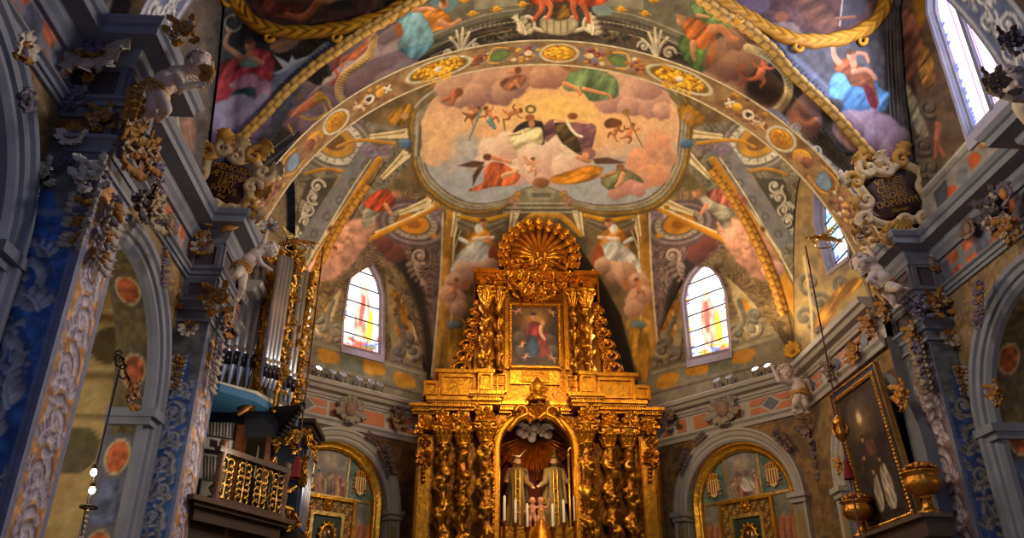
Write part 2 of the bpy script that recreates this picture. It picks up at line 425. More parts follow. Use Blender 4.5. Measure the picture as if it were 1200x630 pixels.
def paint_nave(p):
    """vault of the nave bay: quarters round the two ribs"""
    p.mottle([(44, 36, 30), (66, 55, 44), (84, 70, 54)], 26, 3); p.engrave(np.arange(len(p.x)), 12, (34, 28, 24), (120, 104, 78), .4, 7)
    # painted architecture over the arch crown
    for sg in (-1, 1):
        X = lambda x: 655+sg*(x-655)
        p.poly([(X(612), -20), (X(612), 14), (X(540), 42), (X(470), 80), (X(470), 20), (X(520), -20)], (112, 104, 82), 1, False)
        p.poly([(X(606), -4), (X(606), 6), (X(556), 12), (X(556), -4)], (150, 140, 112), .8, False)
        for k, (y0, col, w) in enumerate([(10, (152, 144, 118), 2), (18, (86, 80, 62), 2.5), (24, (162, 152, 124), 1.6), (30, (78, 72, 56), 2), (34, (150, 140, 112), 1.5)]):
            p.line([(X(614), y0), (X(580), y0+5), (X(548), y0+14), (X(505), y0+32)], w, col)
        for t in range(13):
            xx = 610-t*5.5; p.line([(X(xx), 21+t*.9), (X(xx), 25+t*.9)], 1.6, (70, 64, 50), sm=False)
        for x, y in ((613-655+655, 5), (582, 11), (554, 16), (545, 0)):
            p.ell(X(x), y, 4.2, 3.8, GOLD, lt=.4); p.ell(X(x), y, 1.6, 1.6, DGOLD); p.line([(X(x-7), y+1), (X(x+7), y-1)], 1.4, GOLD)
        for k in range(90):
            xx = 530+random.random()*85; yy = 58-(xx-530)*.26+random.random()*12-6
            p.ell(X(xx), yy, 1.6+random.random()*1.6, 1.5+random.random(), random.choice([(74, 66, 46), (96, 88, 62), (52, 46, 34), (120, 104, 74), (110, 82, 60)]), soft=.7)
        # cream scroll brackets beside the crown
        p.line([(X(612), 30), (X(616), 20), (X(624), 22), (X(626), 32), (X(618), 38)], [5, 3], CREAM); p.line([(X(628), 34), (X(640), 36), (X(646), 28), (X(640), 20), (X(634), 24)], [5, 2.5], CREAM)
        p.acanthus(X(616), 40, -90-sg*10, 22, 14, CREAM, (90, 78, 58))
        # upright acanthus
        for dx, h in ((-9, 22), (-4, 30), (1, 33), (6, 28), (11, 20)):
            p.line([(X(541), 66), (X(541+dx*.7), 66-h*.6), (X(541+dx*1.5), 66-h)], [5, 3], CREAM); p.line([(X(541+dx*.75+1.6), 66-h*.3), (X(541+dx*1.4+2), 66-h*.9)], 1, (120, 104, 80))
        p.spiral(X(526), 62, 8, CREAM, 3.5, 1.3, 0, sg); p.spiral(X(556), 54, 7, CREAM, 3, 1.3, 180, -sg)
    p.poly([(632, 26), (640, 20), (655, 24), (670, 20), (678, 26), (672, 38), (655, 42), (638, 38)], (196, 176, 136), 1, edge=.4)
    for x in (641, 649, 657, 665): p.line([(x, 24), (x, 37)], 1.6, (128, 108, 76), sm=False)
    # orange red figures over the crown
    p.poly([(612, -30), (705, -30), (712, 0), (690, 8), (662, 2), (640, 6), (622, 2)], (196, 78, 34), 1, fold=(20, 9, .22))
    p.line([(636, 0), (634, 12), (625, 24)], [8, 4], (206, 98, 54)); p.line([(640, 0), (646, 10), (641, 22)], [8, 4], (214, 108, 62))
    p.line([(672, 0), (672, 12), (676, 22)], [8, 4], (206, 98, 54)); p.line([(682, 4), (688, 16), (690, 26)], [7, 4], (190, 86, 46))
    p.poly([(648, 8), (664, 6), (668, 20), (652, 22)], (120, 84, 30), 1, fold=(40, 4, .3)); p.poly([(694, 8), (712, 6), (716, 16), (700, 18)], (130, 146, 140), 1)
    # left: blue robe, clouds, banner
    p.poly([(505, -12), (528, -8), (536, 4), (524, 14), (508, 10)], (96, 128, 130), 1)
    p.poly([(494, 14), (508, 8), (522, 14), (530, 26), (520, 34), (502, 36)], (214, 132, 40), 1, fold=(60, 6, .2))
    p.cloud([(404, 62, 26), (424, 38, 26), (440, 56, 34), (452, 30, 22), (430, 88, 34), (410, 100, 26), (468, 74, 24), (476, 84, 18), (392, 102, 16), (456, 102, 22)], (176, 152, 150), (104, 82, 84))
    p.poly([(458, 22), (470, 8), (486, 4), (496, 18), (506, 34), (508, 50), (498, 62), (486, 70), (472, 62), (466, 56), (470, 40), (466, 26)], (128, 172, 182), 1.2, fold=(25, 11, .16), edge=.15, var=.2)
    p.poly([(462, 28), (470, 28), (472, 40), (466, 44)], (150, 86, 50), 1)
    p.line([(486, 12), (500, 10), (508, 12)], [6, 4], SKIN); fig_head(p, 520, 5, 6, (110, 66, 34), 60)
    p.line([(516, 26), (528, 30), (538, 24)], [8, 4], (206, 142, 100)); p.ell(538, 23, 3, 2.4, SKIN)
    p.line([(398, 62), (392, 78), (396, 90), (388, 100)], [4, 3], (186, 80, 56)); p.line([(436, 46), (426, 56), (414, 66)], [10, 9], (206, 116, 76)); p.line([(414, 66), (402, 70), (400, 78)], [8, 4], (206, 116, 76)); p.line([(430, 52), (438, 40)], [5, 3], SKIN); fig_head(p, 436, 44, 4, (110, 60, 36))
    ban = [(438, 44), (434, 62), (422, 74), (406, 86), (398, 98), (398, 112), (404, 122)]
    p.line(ban, 10, (204, 176, 130)); p.line(ban, 7.5, (190, 148, 92)); bs = spline(ban, 8)
    for k in range(10, len(bs)-3, 2):
        q = bs[k]; p.line([q+(-2.4, -.6), q+(2.4, .8)], 1.2, (240, 214, 120), sm=False)
    # right: green robe, brown clouds, banner
    p.poly([(808, 4), (822, 4), (842, 18), (858, 22), (862, 34), (842, 36), (828, 30), (818, 22)], (118, 146, 84), 1, fold=(50, 8, .2))
    p.poly([(796, 44), (806, 42), (828, 60), (834, 76), (824, 86), (806, 74), (796, 58)], (104, 134, 66), 1, fold=(30, 8, .25))
    p.cloud([(852, 70, 28), (870, 48, 22), (866, 88, 30), (890, 96, 24), (844, 96, 22), (884, 72, 22), (906, 118, 20), (862, 112, 18)], (172, 126, 98), (92, 60, 48))
    p.poly([(800, 28), (812, 20), (828, 28), (840, 34), (836, 48), (824, 58), (812, 52), (804, 42)], (186, 102, 46), 1, fold=(45, 7, .22), edge=.2)
    p.line([(834, 34), (846, 34), (856, 44), (864, 46)], [12, 5], (204, 130, 88)); p.line([(812, 50), (812, 62), (814, 70)], [7, 4], SKIN); fig_head(p, 798, 24, 6, (178, 130, 70), 20); p.line([(818, 18), (830, 20)], [5, 3], SKIN)
    p.poly([(838, 46), (838, 56), (834, 76), (830, 78), (832, 60)], (190, 110, 48), 1)
    p.ell(900, 98, 22, 30, (58, 42, 34), 40, 3); p.putto(893, 82, 15, 20, (212, 120, 80)); p.line([(872, 76), (866, 84), (872, 92), (866, 100)], [3, 2.5], (170, 84, 56))
    ban = [(876, 56), (892, 62), (910, 74), (922, 90), (924, 108), (916, 124), (902, 134)]
    p.line(ban, 10, (216, 192, 146)); p.line(ban, 7.5, (200, 172, 122)); bs = spline(ban, 8)
    for k in range(8, len(bs)-3, 2):
        q = bs[k]; p.line([q+(-2, 1.2), q+(2, -1.2)], 1.1, (104, 78, 44), sm=False)
    p.cloud([(942, 140, 24), (950, 122, 18), (930, 152, 16), (900, 140, 14)], (176, 130, 112), (108, 76, 70)); p.ell(932, 136, 6, 6.5, (196, 128, 92), lt=.2); p.line([(934, 142), (946, 146), (956, 140)], [9, 6], (200, 134, 100)); p.ell(894, 128, 7, 5, (120, 60, 40)); p.poly([(884, 134), (904, 126), (924, 142), (904, 150)], (126, 130, 158), 1.5)
    # left lower putto on a cloud with gilt ribbons
    p.cloud([(360, 118, 24), (378, 130, 24), (346, 140, 18), (390, 146, 18), (366, 150, 18)], (158, 134, 136), (92, 74, 82))
    p.line([(332, 130), (344, 132), (356, 126), (368, 118)], [6, 12], (222, 132, 88)); p.line([(350, 130), (342, 136)], [6, 4], SKIN); p.ell(374, 114, 7, 7, (204, 150, 70), lt=.3); p.ell(350, 112, 4, 5, (170, 120, 70))
    for r in ([(352, 136), (366, 140), (382, 132), (378, 122)], [(366, 118), (382, 114), (388, 126), (394, 128)], [(338, 146), (344, 158), (340, 150)]): p.line(r, [3, 2.4], (210, 164, 66))
    # blue grey carved strips along the arch
    for s_, pl in ((0, [(262, 262), (300, 214), (350, 170), (372, 158), (398, 160), (360, 190), (318, 236), (290, 268)]), (1, [(918, 138), (944, 162), (990, 204), (1020, 240), (1020, 262), (996, 250), (960, 210), (922, 168)])):
        p.poly(pl, (146, 154, 176), 1.5, False, var=.3); i = p.inside(pl); t = p.nf[i]
        p.put(i, np.clip((t-.5)*5, 0, 1)*.8, (206, 208, 214)); p.put(i, np.clip((.42-t)*6, 0, 1)*.8, (84, 86, 104))
    p.spiral(372, 150, 9, (210, 208, 208), 3, 1.4, 60, 1); p.spiral(356, 172, 7, (196, 200, 210), 2.6, 1.3, 200, -1); p.spiral(330, 200, 8, (200, 204, 214), 2.6, 1.3, 120, 1)
    p.spiral(934, 150, 8, (196, 190, 196), 3, 1.4, 60, 1); p.spiral(956, 176, 9, (206, 212, 226), 3, 1.4, 200, -1); p.spiral(978, 206, 8, (190, 198, 216), 2.6, 1.3, 120, 1)
    for a, b in (([(286, 200), (348, 152)], 1), ([(292, 208), (352, 160)], 2), ([(962, 152), (1006, 206)], 1), ([(956, 160), (1000, 212)], 2)): p.line(a, 1.6, (112, 116, 128), sm=False); p.line(np.array(a)+(3, 3), 2.2, (44, 46, 52), sm=False)
    # ---- side quarter, left: woman in red with a dove
    p.poly([(236, -30), (290, -30), (290, 60), (356, 100), (300, 200), (228, 214), (222, 60)], (92, 92, 106), 3, False, var=.3)
    p.poly([(262, 12), (300, 40), (350, 44), (352, 60), (320, 62), (290, 52), (270, 60)], (54, 54, 62), 2, False)
    p.poly([(236, 20), (256, 12), (256, 66), (244, 96), (232, 90)], (96, 60, 56), 3)
    for k in range(6): p.line([(228+k*3, 0), (236+k*3, 60), (228+k*2, 140)], 1, (120, 106, 90), al=.5)
    p.poly([(316, 52), (338, 42), (354, 44), (340, 58), (322, 62)], (150, 116, 104), 1.5); p.line([(318, 56), (346, 46)], 2, (196, 130, 96))
    p.poly([(254, 78), (270, 68), (286, 66), (296, 58), (312, 58), (322, 70), (320, 86), (322, 104), (312, 124), (304, 138), (290, 128), (272, 118), (252, 120), (244, 112), (250, 94)], (176, 66, 76), 1.2, fold=(35, 10, .28), edge=.25, var=.2)
    p.poly([(268, 100), (290, 86), (308, 92), (322, 102), (318, 124), (304, 138), (296, 116), (276, 106)], (196, 142, 168), 1.5, fold=(30, 9, .2))
    p.poly([(272, 108), (296, 102), (298, 116), (276, 120)], (70, 108, 118), 1.2, fold=(30, 7, .2)); p.poly([(280, 72), (290, 62), (302, 68), (304, 76), (286, 80)], (128, 150, 146), 1)
    p.line([(270, 36), (264, 52), (276, 62), (284, 68)], [4, 8], (206, 156, 132)); p.line([(268, 38), (266, 33)], 4, SKIN); p.ell(273, 27, 9.5, 9.5, (190, 196, 200), ring=1.6)
    p.ell(292, 62, 4, 7, SKIN); fig_head(p, 293, 53, 7, (112, 76, 62)); p.line([(300, 70), (308, 74)], [7, 5], SKIN)
    p.poly([(320, 64), (332, 70), (338, 74), (342, 64), (346, 70), (366, 64), (350, 76), (342, 84), (330, 88), (320, 86), (332, 80)], (206, 206, 218), .9, False)
    p.poly([(318, 94), (334, 82), (350, 74), (346, 92), (328, 108), (320, 112)], (126, 136, 170), 2, al=.8)
    p.cloud([(262, 142, 26), (282, 130, 22), (288, 148, 22), (302, 136, 18), (250, 146, 18), (272, 152, 18), (310, 122, 14)], (196, 188, 216), (132, 110, 150))
    p.poly([(318, 106), (346, 78), (392, 40), (398, 46), (350, 88), (322, 114)], (126, 128, 142), 1.5, False)
    for k in range(16): p.line([(330+k*4, 98-k*3.6), (333+k*4, 101-k*3.6)], 1.5, (70, 72, 84), sm=False)
    # ---- side quarter, right: woman in blue
    p.poly([(1070, -30), (925, -30), (900, 30), (880, 28), (960, 96), (1010, 180), (1040, 210), (1072, 200)], (88, 84, 86), 3, False, var=.3)
    p.poly([(894, 40), (912, 44), (976, 104), (972, 118), (930, 84)], (120, 122, 140), 2, False)
    for k in range(16): p.line([(900+k*4.2, 48+k*4.2), (903+k*4.2, 45+k*4.2)], 1.5, (66, 68, 80), sm=False)
    p.poly([(1038, 36), (1048, 36), (1052, 170), (1036, 168)], (44, 40, 38), 2, False)
    for k in range(4): p.line([(1040+k*4, 10), (1040+k*4, 60), (1046+k*5, 180)], 1.3, (120, 110, 96))
    p.poly([(976, 88), (990, 80), (1000, 92), (1012, 100), (1024, 90), (1032, 104), (1042, 110), (1038, 128), (1022, 130), (1030, 138), (1012, 142), (996, 136), (986, 132), (988, 118), (974, 114), (972, 100)], (104, 160, 212), 1.2, fold=(40, 10, .2), edge=.2, var=.2)
    p.poly([(980, 72), (992, 68), (1010, 78), (1020, 86), (1026, 104), (1030, 122), (1022, 126), (1012, 104), (998, 100), (990, 88), (978, 82)], (176, 100, 56), 1.2, fold=(60, 7, .2)); p.poly([(1012, 100), (1022, 104), (1028, 126), (1020, 124)], (120, 40, 44), 1)
    p.line([(976, 50), (978, 66), (984, 74)], [5, 8], SKIN); p.line([(1000, 84), (1016, 82), (1026, 92)], [6, 5], SKIN); p.line([(1004, 62), (1014, 64), (1018, 72)], [4, 4], SKIN)
    p.ell(1000, 74, 4, 6, SKIN); fig_head(p, 998, 65, 6.5, (96, 64, 44)); p.ell(976, 50, 4, 3, SKIN)
    p.cloud([(998, 150, 22), (1016, 146, 20), (1034, 156, 22), (1024, 168, 18), (1046, 172, 16), (988, 148, 14), (1052, 160, 14)], (186, 158, 172), (116, 82, 88)); p.cloud([(990, 156, 12), (1000, 166, 12)], (196, 150, 120), (140, 96, 80))
    # scenes inside the two gilt ovals
    p.poly([(276, -40), (288, 0), (306, 20), (350, 30), (420, 22), (500, -40)], (84, 56, 48), 2, False, var=.4)
    p.poly([(300, -6), (326, 2), (352, 6), (344, 22), (312, 16)], (112, 52, 44), 1.5, fold=(30, 8, .25)); p.line([(336, 18), (356, 20), (372, 4)], [7, 10], (168, 96, 68)); p.poly([(372, 2), (398, 2), (412, -8), (380, -14)], (176, 130, 84), 1.5); p.ell(402, 6, 14, 6, (48, 44, 40)); p.line([(322, 18), (350, 22)], 2, (150, 86, 66))
    p.poly([(800, -60), (850, 4), (900, 30), (980, 44), (1030, 20), (1040, -40)], (96, 66, 62), 2, False, var=.4)
    p.poly([(850, -10), (896, -6), (900, 12), (872, 20), (850, 4)], (112, 92, 106), 2); p.ell(916, 20, 7, 7, (150, 90, 64)); p.poly([(904, 28), (928, 26), (938, 40), (912, 36)], (150, 128, 116), 1.5); p.poly([(934, -10), (960, -6), (982, 22), (976, 40), (958, 38), (940, 18)], (116, 76, 60), 2, fold=(60, 12, .2)); p.poly([(986, -10), (1010, -20), (1014, 12), (990, 30)], (84, 80, 84), 2); p.line([(988, -6), (984, 30)], 2, (190, 170, 150)); p.line([(980, 22), (1002, 20)], 4, (150, 100, 76))

SKY = [(497, 176), (494, 150), (500, 128), (512, 112), (540, 96), (570, 84), (610, 77), (655, 73), (700, 77), (740, 88), (770, 102), (788, 118), (796, 140), (794, 168), (790, 190), (778, 214), (760, 230), (735, 238), (700, 239), (672, 233), (650, 221), (632, 217), (612, 221), (592, 233), (562, 238), (535, 231), (512, 214), (500, 196)]
def paint_apse(p):
    p.mottle([(92, 74, 50), (118, 96, 64), (138, 114, 78)], 20, 11)
    C = 640
    for sg in (-1, 1):
        X = lambda x: C+sg*(x-C)
        # compartments between the ribs
        p.poly([(X(482), 190), (X(350), 330), (X(290), 300), (X(330), 215), (X(420), 140), (X(470), 150)], (124, 116, 100), 2, False, var=.2)
        p.poly([(X(512), 235), (X(470), 215), (X(400), 290), (X(380), 400), (X(500), 430)], (120, 100, 78), 2, False, var=.2)
        p.poly([(X(522), 250), (X(478), 240), (X(430), 290), (X(450), 300), (X(490), 330), (X(520), 430)], (106, 84, 84), 2, False, var=.2)
        for pl, dk, lt_ in (([(482, 190), (350, 330), (290, 300), (330, 215), (420, 140), (470, 150)], (70, 62, 50), (176, 164, 138)), ([(512, 235), (470, 215), (380, 310), (345, 430), (430, 420), (500, 430)], (66, 50, 34), (182, 146, 84)), ([(522, 250), (478, 240), (430, 290), (450, 300), (490, 330), (520, 430)], (60, 46, 48), (150, 124, 120))):
            p.engrave(p.inside([(X(a), b) for a, b in pl]), 9, dk, lt_, .6, 3)
        p.poly([(X(500), 440), (X(494), 380), (X(476), 330), (X(456), 300), (X(446), 290), (X(462), 290), (X(490), 322), (X(504), 380), (X(510), 440)], (44, 36, 32), 3)
        # grey medallion rings, acanthus panel and mouldings beside the arch
        for r, c in ((50, (104, 98, 90)), (44, (150, 142, 130)), (40, (96, 90, 84)), (36, (206, 198, 184)), (26, (120, 112, 104)), (24, (188, 140, 52)), (14, (120, 84, 40))): p.ell(X(392), 166, r*1.0, r*.72, c, sg*20, 1)
        for k in range(20):
            a = k/20*2*PI; p.line([(X(392)+27*math.cos(a), 166+20*math.sin(a)), (X(392)+33*math.cos(a), 166+24*math.sin(a))], 1.4, (120, 112, 100), sm=False)
        p.line([(X(420), 206), (X(384), 198), (X(358), 204)], 4, (176, 122, 40)); p.line([(X(400), 206), (X(352), 284)], 4, (176, 122, 40)); p.line([(X(344), 216), (X(338), 280)], 4, (160, 110, 40))
        p.poly([(X(396), 208), (X(362), 210), (X(346), 250), (X(348), 286)], (72, 70, 62), 1, False)
        for k in range(5):
            y = 218+k*14; x = 372-k*5
            p.spiral(X(x), y, 9-k, (196, 188, 172), 3.4-k*.3, 1.3, 60*k, sg*(1 if k % 2 else -1), shade=(50, 46, 42)); p.acanthus(X(x-8), y+5, 90+sg*(40 if k % 2 else -40), 13, 8, (190, 182, 166))
        p.poly([(X(452), 176), (X(426), 166), (X(346), 284), (X(366), 292)], (120, 120, 124), 1.2, False); p.line([(X(444), 188), (X(366), 296)], 3.5, (198, 190, 172), sm=False)
        for k in range(5): p.ell(X(428-k*15), 194+k*20, 4.5, 3.5, (84, 82, 84), -sg*56, ring=1.6)
        p.line([(X(444), 187), (X(419), 226), (X(395), 267), (X(370), 312), (X(345), 365), (X(337), 400)], [8, 16], (184, 130, 44)); p.line([(X(451), 190), (X(427), 229), (X(404), 270), (X(380), 314), (X(357), 366), (X(350), 400)], [1.5, 3], (90, 62, 28)); p.line([(X(437), 184), (X(411), 222), (X(386), 264), (X(360), 309), (X(334), 362), (X(326), 398)], [1.5, 3], (214, 194, 150))
        p.spiral(X(434), 176, 10, (132, 112, 138), 4, 1.4, 0, sg); p.spiral(X(450), 174, 8, (120, 98, 124), 3.5, 1.2, 180, -sg)
        # violet and ochre rings of the next compartment
        for r, c in ((44, (96, 80, 84)), (38, (140, 122, 122)), (33, (92, 76, 80)), (29, (168, 154, 138)), (22, (96, 80, 76)), (19, (196, 130, 36)), (9, (150, 90, 26))): p.ell(X(484), 262, r, r*.62, c, sg*12, 1)
        for k in range(22):
            a = k/22*2*PI; p.line([(X(484)+23*math.cos(a), 262+14.5*math.sin(a)), (X(484)+27*math.cos(a), 262+17*math.sin(a))], 1.2, (110, 96, 84), sm=False)
        p.spiral(X(512), 250, 9, (128, 106, 128), 3.5, 1.4, 40, sg); p.ell(X(508), 276, 4, 3, (200, 140, 50))
        p.spiral(X(492), 300, 10, (168, 150, 132), 4, 1.4, 60, sg); p.acanthus(X(486), 306, 90, 26, 14, (150, 130, 114), (80, 62, 56)); p.cloud([(X(462), 296, 14), (X(450), 286, 12)], (132, 72, 60), (84, 50, 44))
        # the broad gilt rib down to the shoulder and the pair framing the end bay
        p.line([(X(522), 236), (X(488), 254), (X(430), 282), (X(396), 302)], [7, 6], (196, 136, 40)); p.line([(X(524), 232), (X(490), 250), (X(440), 272)], [3, 2], (232, 212, 168))
        p.line([(X(528), 244), (X(524), 300), (X(520), 380), (X(512), 440)], [9, 14], (170, 122, 50), var=.25); p.line([(X(535), 244), (X(531), 300), (X(529), 380)], [2, 3], (216, 190, 140))
        p.line([(X(519), 250), (X(516), 330), (X(506), 440)], [2.5, 3], (196, 172, 132))
        # arms of stucco scrolls at the springers round the sky
        for (x0, y0), (x1, y1) in (((478, 156), (434, 160)), ((476, 180), (448, 208)), ((504, 236), (468, 250)), ((537, 244), (531, 276)), ((604, 246), (598, 276))):
            for k in (-1.5, -.5, .5, 1.5):
                dx, dy = x1-x0, y1-y0; L = math.hypot(dx, dy); nx, ny = -dy/L*1.9*k, dx/L*1.9*k
                p.line([(X(x0+nx*1.6), y0+ny*1.6), (X((x0+x1)/2+nx), (y0+y1)/2+ny), (X(x1+nx*.7), y1+ny*.7)], [3, 1.8], (228, 210, 166) if k != .5 else (170, 146, 106))
            p.spiral(X(x0), y0, 5, (238, 220, 178), 2, 1.2, 0, sg)
        p.line([(X(462), 168), (X(420), 164), (X(396), 172)], 4, (190, 136, 48))
        # mask and garland knots
        for k in range(26): p.ell(X(520+random.gauss(0, 9)), 226+random.gauss(0, 8), 3.4, 2.8, random.choice([(170, 116, 36), (206, 150, 54), (110, 76, 30), (92, 70, 40)]), random.random()*180, .8)
        p.ell(X(521), 236, 5, 6, (206, 170, 130)); p.ell(X(521), 229, 6, 4, (70, 52, 28))
        # seated figure of the shoulder compartment
        p.poly([(X(440), 262), (X(420), 256), (X(400), 264), (X(382), 282), (X(372), 300), (X(364), 318), (X(384), 330), (X(404), 318), (X(424), 296)], (190, 140, 120), 2, lt=.25, var=.3)
        p.putto(X(396), 276, 14, -sg*50, (210, 152, 122)); p.putto(X(386), 300, 13, sg*30, (206, 146, 118)); p.ell(X(374), 316, 13, 12, (196, 150, 136), lt=.3)
        p.poly([(X(452), 244), (X(460), 232), (X(448), 226), (X(432), 232), (X(426), 246), (X(424), 262), (X(432), 268), (X(440), 256)], (168, 160, 142), 1.2, fold=(70, 8, .25), edge=.25)
        if sg < 0: p.poly([(X(452), 226), (X(436), 220), (X(418), 224), (X(404), 236), (X(414), 246), (X(432), 240), (X(444), 236)], (178, 104, 86), 1.2, fold=(20, 7, .3), edge=.2); p.ell(X(412), 252, 5, 5, (150, 110, 84))
        else: p.poly([(X(460), 228), (X(448), 222), (X(430), 232), (X(428), 242), (X(446), 248), (X(462), 240)], (204, 84, 52), 1.2, fold=(40, 7, .28), edge=.2)
        fig_head(p, X(464), 226, 5.5, (150, 120, 86)); p.line([(X(452), 240), (X(458), 250)], [5, 4], SKIN)
        for k in range(2): p.ell(X(470), 214+k*4, 9, 5, (104, 92, 60))
        # bishop in the bay over the altar
        b = X(561)
        for k in range(4): p.line([(X(536), 254+k*3), (X(562), 262+k*4), (X(592), 254+k*3)], 2, (128, 118, 96) if k % 2 else (92, 84, 66))
        p.line([(X(540), 254), (X(566), 258), (X(594), 252)], 5, (204, 148, 40))
        p.poly([(b-16, 276), (b, 266), (b+12, 272), (b+20, 292), (b+14, 304), (b-6, 300), (b-20, 294)], (206, 134, 40), 1.2, fold=(50, 8, .2), edge=.2)
        p.poly([(X(556), 282), (X(570), 284), (X(578), 296), (X(566), 312), (X(544), 318), (X(528), 322), (X(532), 304), (X(542), 292)], (206, 204, 194), 1.2, fold=(40, 8, .2), edge=.25)
        p.poly([(X(578), 286), (X(588), 300), (X(584), 312), (X(572), 300)], (150, 76, 40), 1.2)
        p.ell(b, 268, 5, 6, (228, 222, 208)); fig_head(p, X(567), 261, 5, (108, 64, 40)); p.line([(X(556), 280), (X(578), 278)], [5, 4], (226, 204, 180)); p.line([(X(540), 280), (X(548), 284)], [5, 4], (220, 220, 214)); p.ell(X(572), 280, 3, 2.5, SKIN); p.line([(X(533), 290), (X(540), 270)], 1.4, (196, 180, 140))
        p.cloud([(X(560), 318, 14), (X(546), 320, 16), (X(532), 332, 14), (X(574), 312, 12), (X(534), 352, 15), (X(526), 344, 12), (X(538), 362, 12)], (226, 182, 148), (142, 98, 78)); p.putto(X(532), 336, 10, sg*15, (206, 134, 94)); p.ell(X(546), 334, 5, 6, (184, 120, 74))
        p.ell(X(532), 380, 9, 5, (116, 124, 132), ring=None, lt=.4); p.ell(X(532), 380, 13, 8, (206, 152, 48), ring=2)
        p.poly([(X(522), 392), (X(544), 388), (X(532), 440), (X(514), 450)], (176, 126, 40), 1.2, fold=(8, 7, .2))
        # webs behind the upper tier of the altar, their shadow painted on dark
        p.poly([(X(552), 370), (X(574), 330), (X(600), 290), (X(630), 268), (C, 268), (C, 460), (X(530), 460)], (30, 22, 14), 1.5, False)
        p.line([(X(600), 274), (X(622), 254), (C, 252)], [6, 8], (196, 140, 46))
    # stone rim of the sky with its gallery
    q = np.array(SKY); o = q.mean(0); rim = lambda k: o+(q-o)*k
    bottom = [k for k in range(len(SKY)) if SKY[k][1] > 112 and not (600 < SKY[k][0] < 680 and SKY[k][1] < 120)]
    for k, c in ((1.20, (104, 84, 46)), (1.155, (186, 134, 44)), (1.13, (96, 88, 72)), (1.105, (170, 160, 134)), (1.075, (120, 112, 92)), (1.05, (184, 174, 148)), (1.025, (104, 96, 80))):
        rr = rim(1.0); rr = np.where(np.abs(rr[:, :1]-o[0]) >= 0, o+(q-o)*np.array([1+(k-1)*.55, 1+(k-1)*1.0]), rr); p.poly(rr, c, 1.2)
    for sg in (-1, 1):
        X = lambda x: C+sg*(x-C)
        p.poly([(X(500), 120), (X(522), 132), (X(508), 146), (X(504), 190), (X(484), 182), (X(488), 140)], (138, 130, 112), 1, False)
        for k in range(5): p.line([(X(489+k*4.2), 142), (X(487+k*4), 182)], 1.8, (190, 182, 160) if k % 2 == 0 else (84, 78, 66), sm=False)
        p.poly([(X(478), 116), (X(506), 102), (X(512), 112), (X(486), 134)], (122, 106, 72), 1, False); p.line([(X(470), 146), (X(496), 116), (X(520), 100)], [4, 3], (170, 162, 138))
        p.poly([(X(452), 138), (X(478), 120), (X(486), 132), (X(470), 148)], (168, 120, 40), 1.2, fold=(30, 5, .25)); p.ell(X(474), 136, 5, 4, (176, 136, 100))
        p.ell(X(476), 168, 8, 6, (84, 112, 140), lt=.4)
    # sky
    i = p.inside(SKY, True); x = p.x[i]; y = p.y[i]
    t = np.clip(np.hypot((x-655)/150, (y-128)/72), 0, 1.4)+.25*(fbm(x/40, y/24, 5)-.5)
    c0 = np.array((252, 206, 116.)); c1 = np.array((240, 190, 136.)); c2 = np.array((224, 178, 142.))
    w = np.clip(t, 0, 1)[:, None]; c = np.where(w < .5, c0+(c1-c0)*w*2, c1+(c2-c1)*(w*2-1))
    lo = np.clip((y-168-12*(fbm(x/30, y/20, 8)-.5)*4)/34, 0, 1)[:, None]; lo = lo*np.clip((np.abs(x-640)-0)/60+.5, 0, 1)[:, None]
    c = c*(1-lo*.85)+np.array((158, 172, 186.))*lo*.85; p.c[i] = c
    p.cloud([(512, 150, 20), (528, 165, 22), (510, 178, 18), (545, 150, 16)], (246, 202, 150), (220, 170, 134), al=.8)
    p.poly([(536, 160), (562, 162), (570, 178), (556, 196), (532, 190)], (172, 180, 184), 8, al=.7)
    p.cloud([(530, 106, 20), (552, 100, 26), (578, 98, 26), (600, 96, 22), (556, 112, 16), (590, 108, 16), (540, 118, 10)], (222, 176, 146), (140, 102, 96)); p.cloud([(624, 82, 22), (646, 84, 22), (664, 82, 18), (632, 92, 14), (700, 82, 20)], (226, 174, 138), (150, 104, 92))
    p.cloud([(726, 106, 26), (748, 112, 26), (766, 120, 20), (712, 118, 18), (736, 124, 14), (776, 130, 12), (758, 100, 20)], (234, 186, 158), (158, 116, 110))
    p.poly([(586, 96), (604, 88), (616, 90), (612, 100), (600, 106), (590, 104)], (160, 104, 76), 1.5, fold=(40, 6, .2)); p.line([(606, 84), (596, 84)], [5, 4], (210, 148, 104)); p.ell(607, 82, 4, 4, (122, 74, 48)); p.line([(604, 96), (608, 102)], [5, 3], (196, 128, 90))
    p.line([(532, 110), (524, 116), (518, 118)], [6, 3], (176, 108, 74)); p.line([(536, 108), (532, 114), (530, 122)], [10, 4], (168, 100, 70)); p.ell(538, 108, 5, 5, (140, 84, 56))
    p.poly([(664, 92), (672, 82), (690, 78), (706, 84), (722, 92), (724, 112), (710, 117), (692, 118), (682, 108), (664, 106), (660, 100)], (120, 146, 98), 1.3, fold=(30, 10, .2), edge=.2); p.poly([(648, 70), (664, 70), (690, 76), (672, 84), (660, 80)], (150, 100, 68), 1.5, al=.8)
    p.line([(662, 98), (676, 104), (680, 110)], [6, 4], (214, 152, 104)); p.line([(684, 104), (700, 108), (714, 112), (716, 118)], [5, 3], (210, 148, 100))
    # little flying angels
    for x, y, k, an, fl in ((556, 134, 10, 40, -1), (574, 134, 10, -35, 1), (602, 132, 10, 70, 1), (722, 152, 10, 30, -1), (738, 154, 10, 20, 1)): p.putto(x, y, k, an, (196, 128, 84), fl)
    p.line([(542, 132), (552, 136)], [2, 5], (150, 104, 70)); p.line([(564, 128), (552, 158), (550, 164)], [3, 2], (128, 150, 140)); p.line([(572, 142), (580, 150), (574, 138)], [4, 3], (110, 146, 150)); p.ell(622, 128, 5, 4, (92, 92, 50), ring=2)
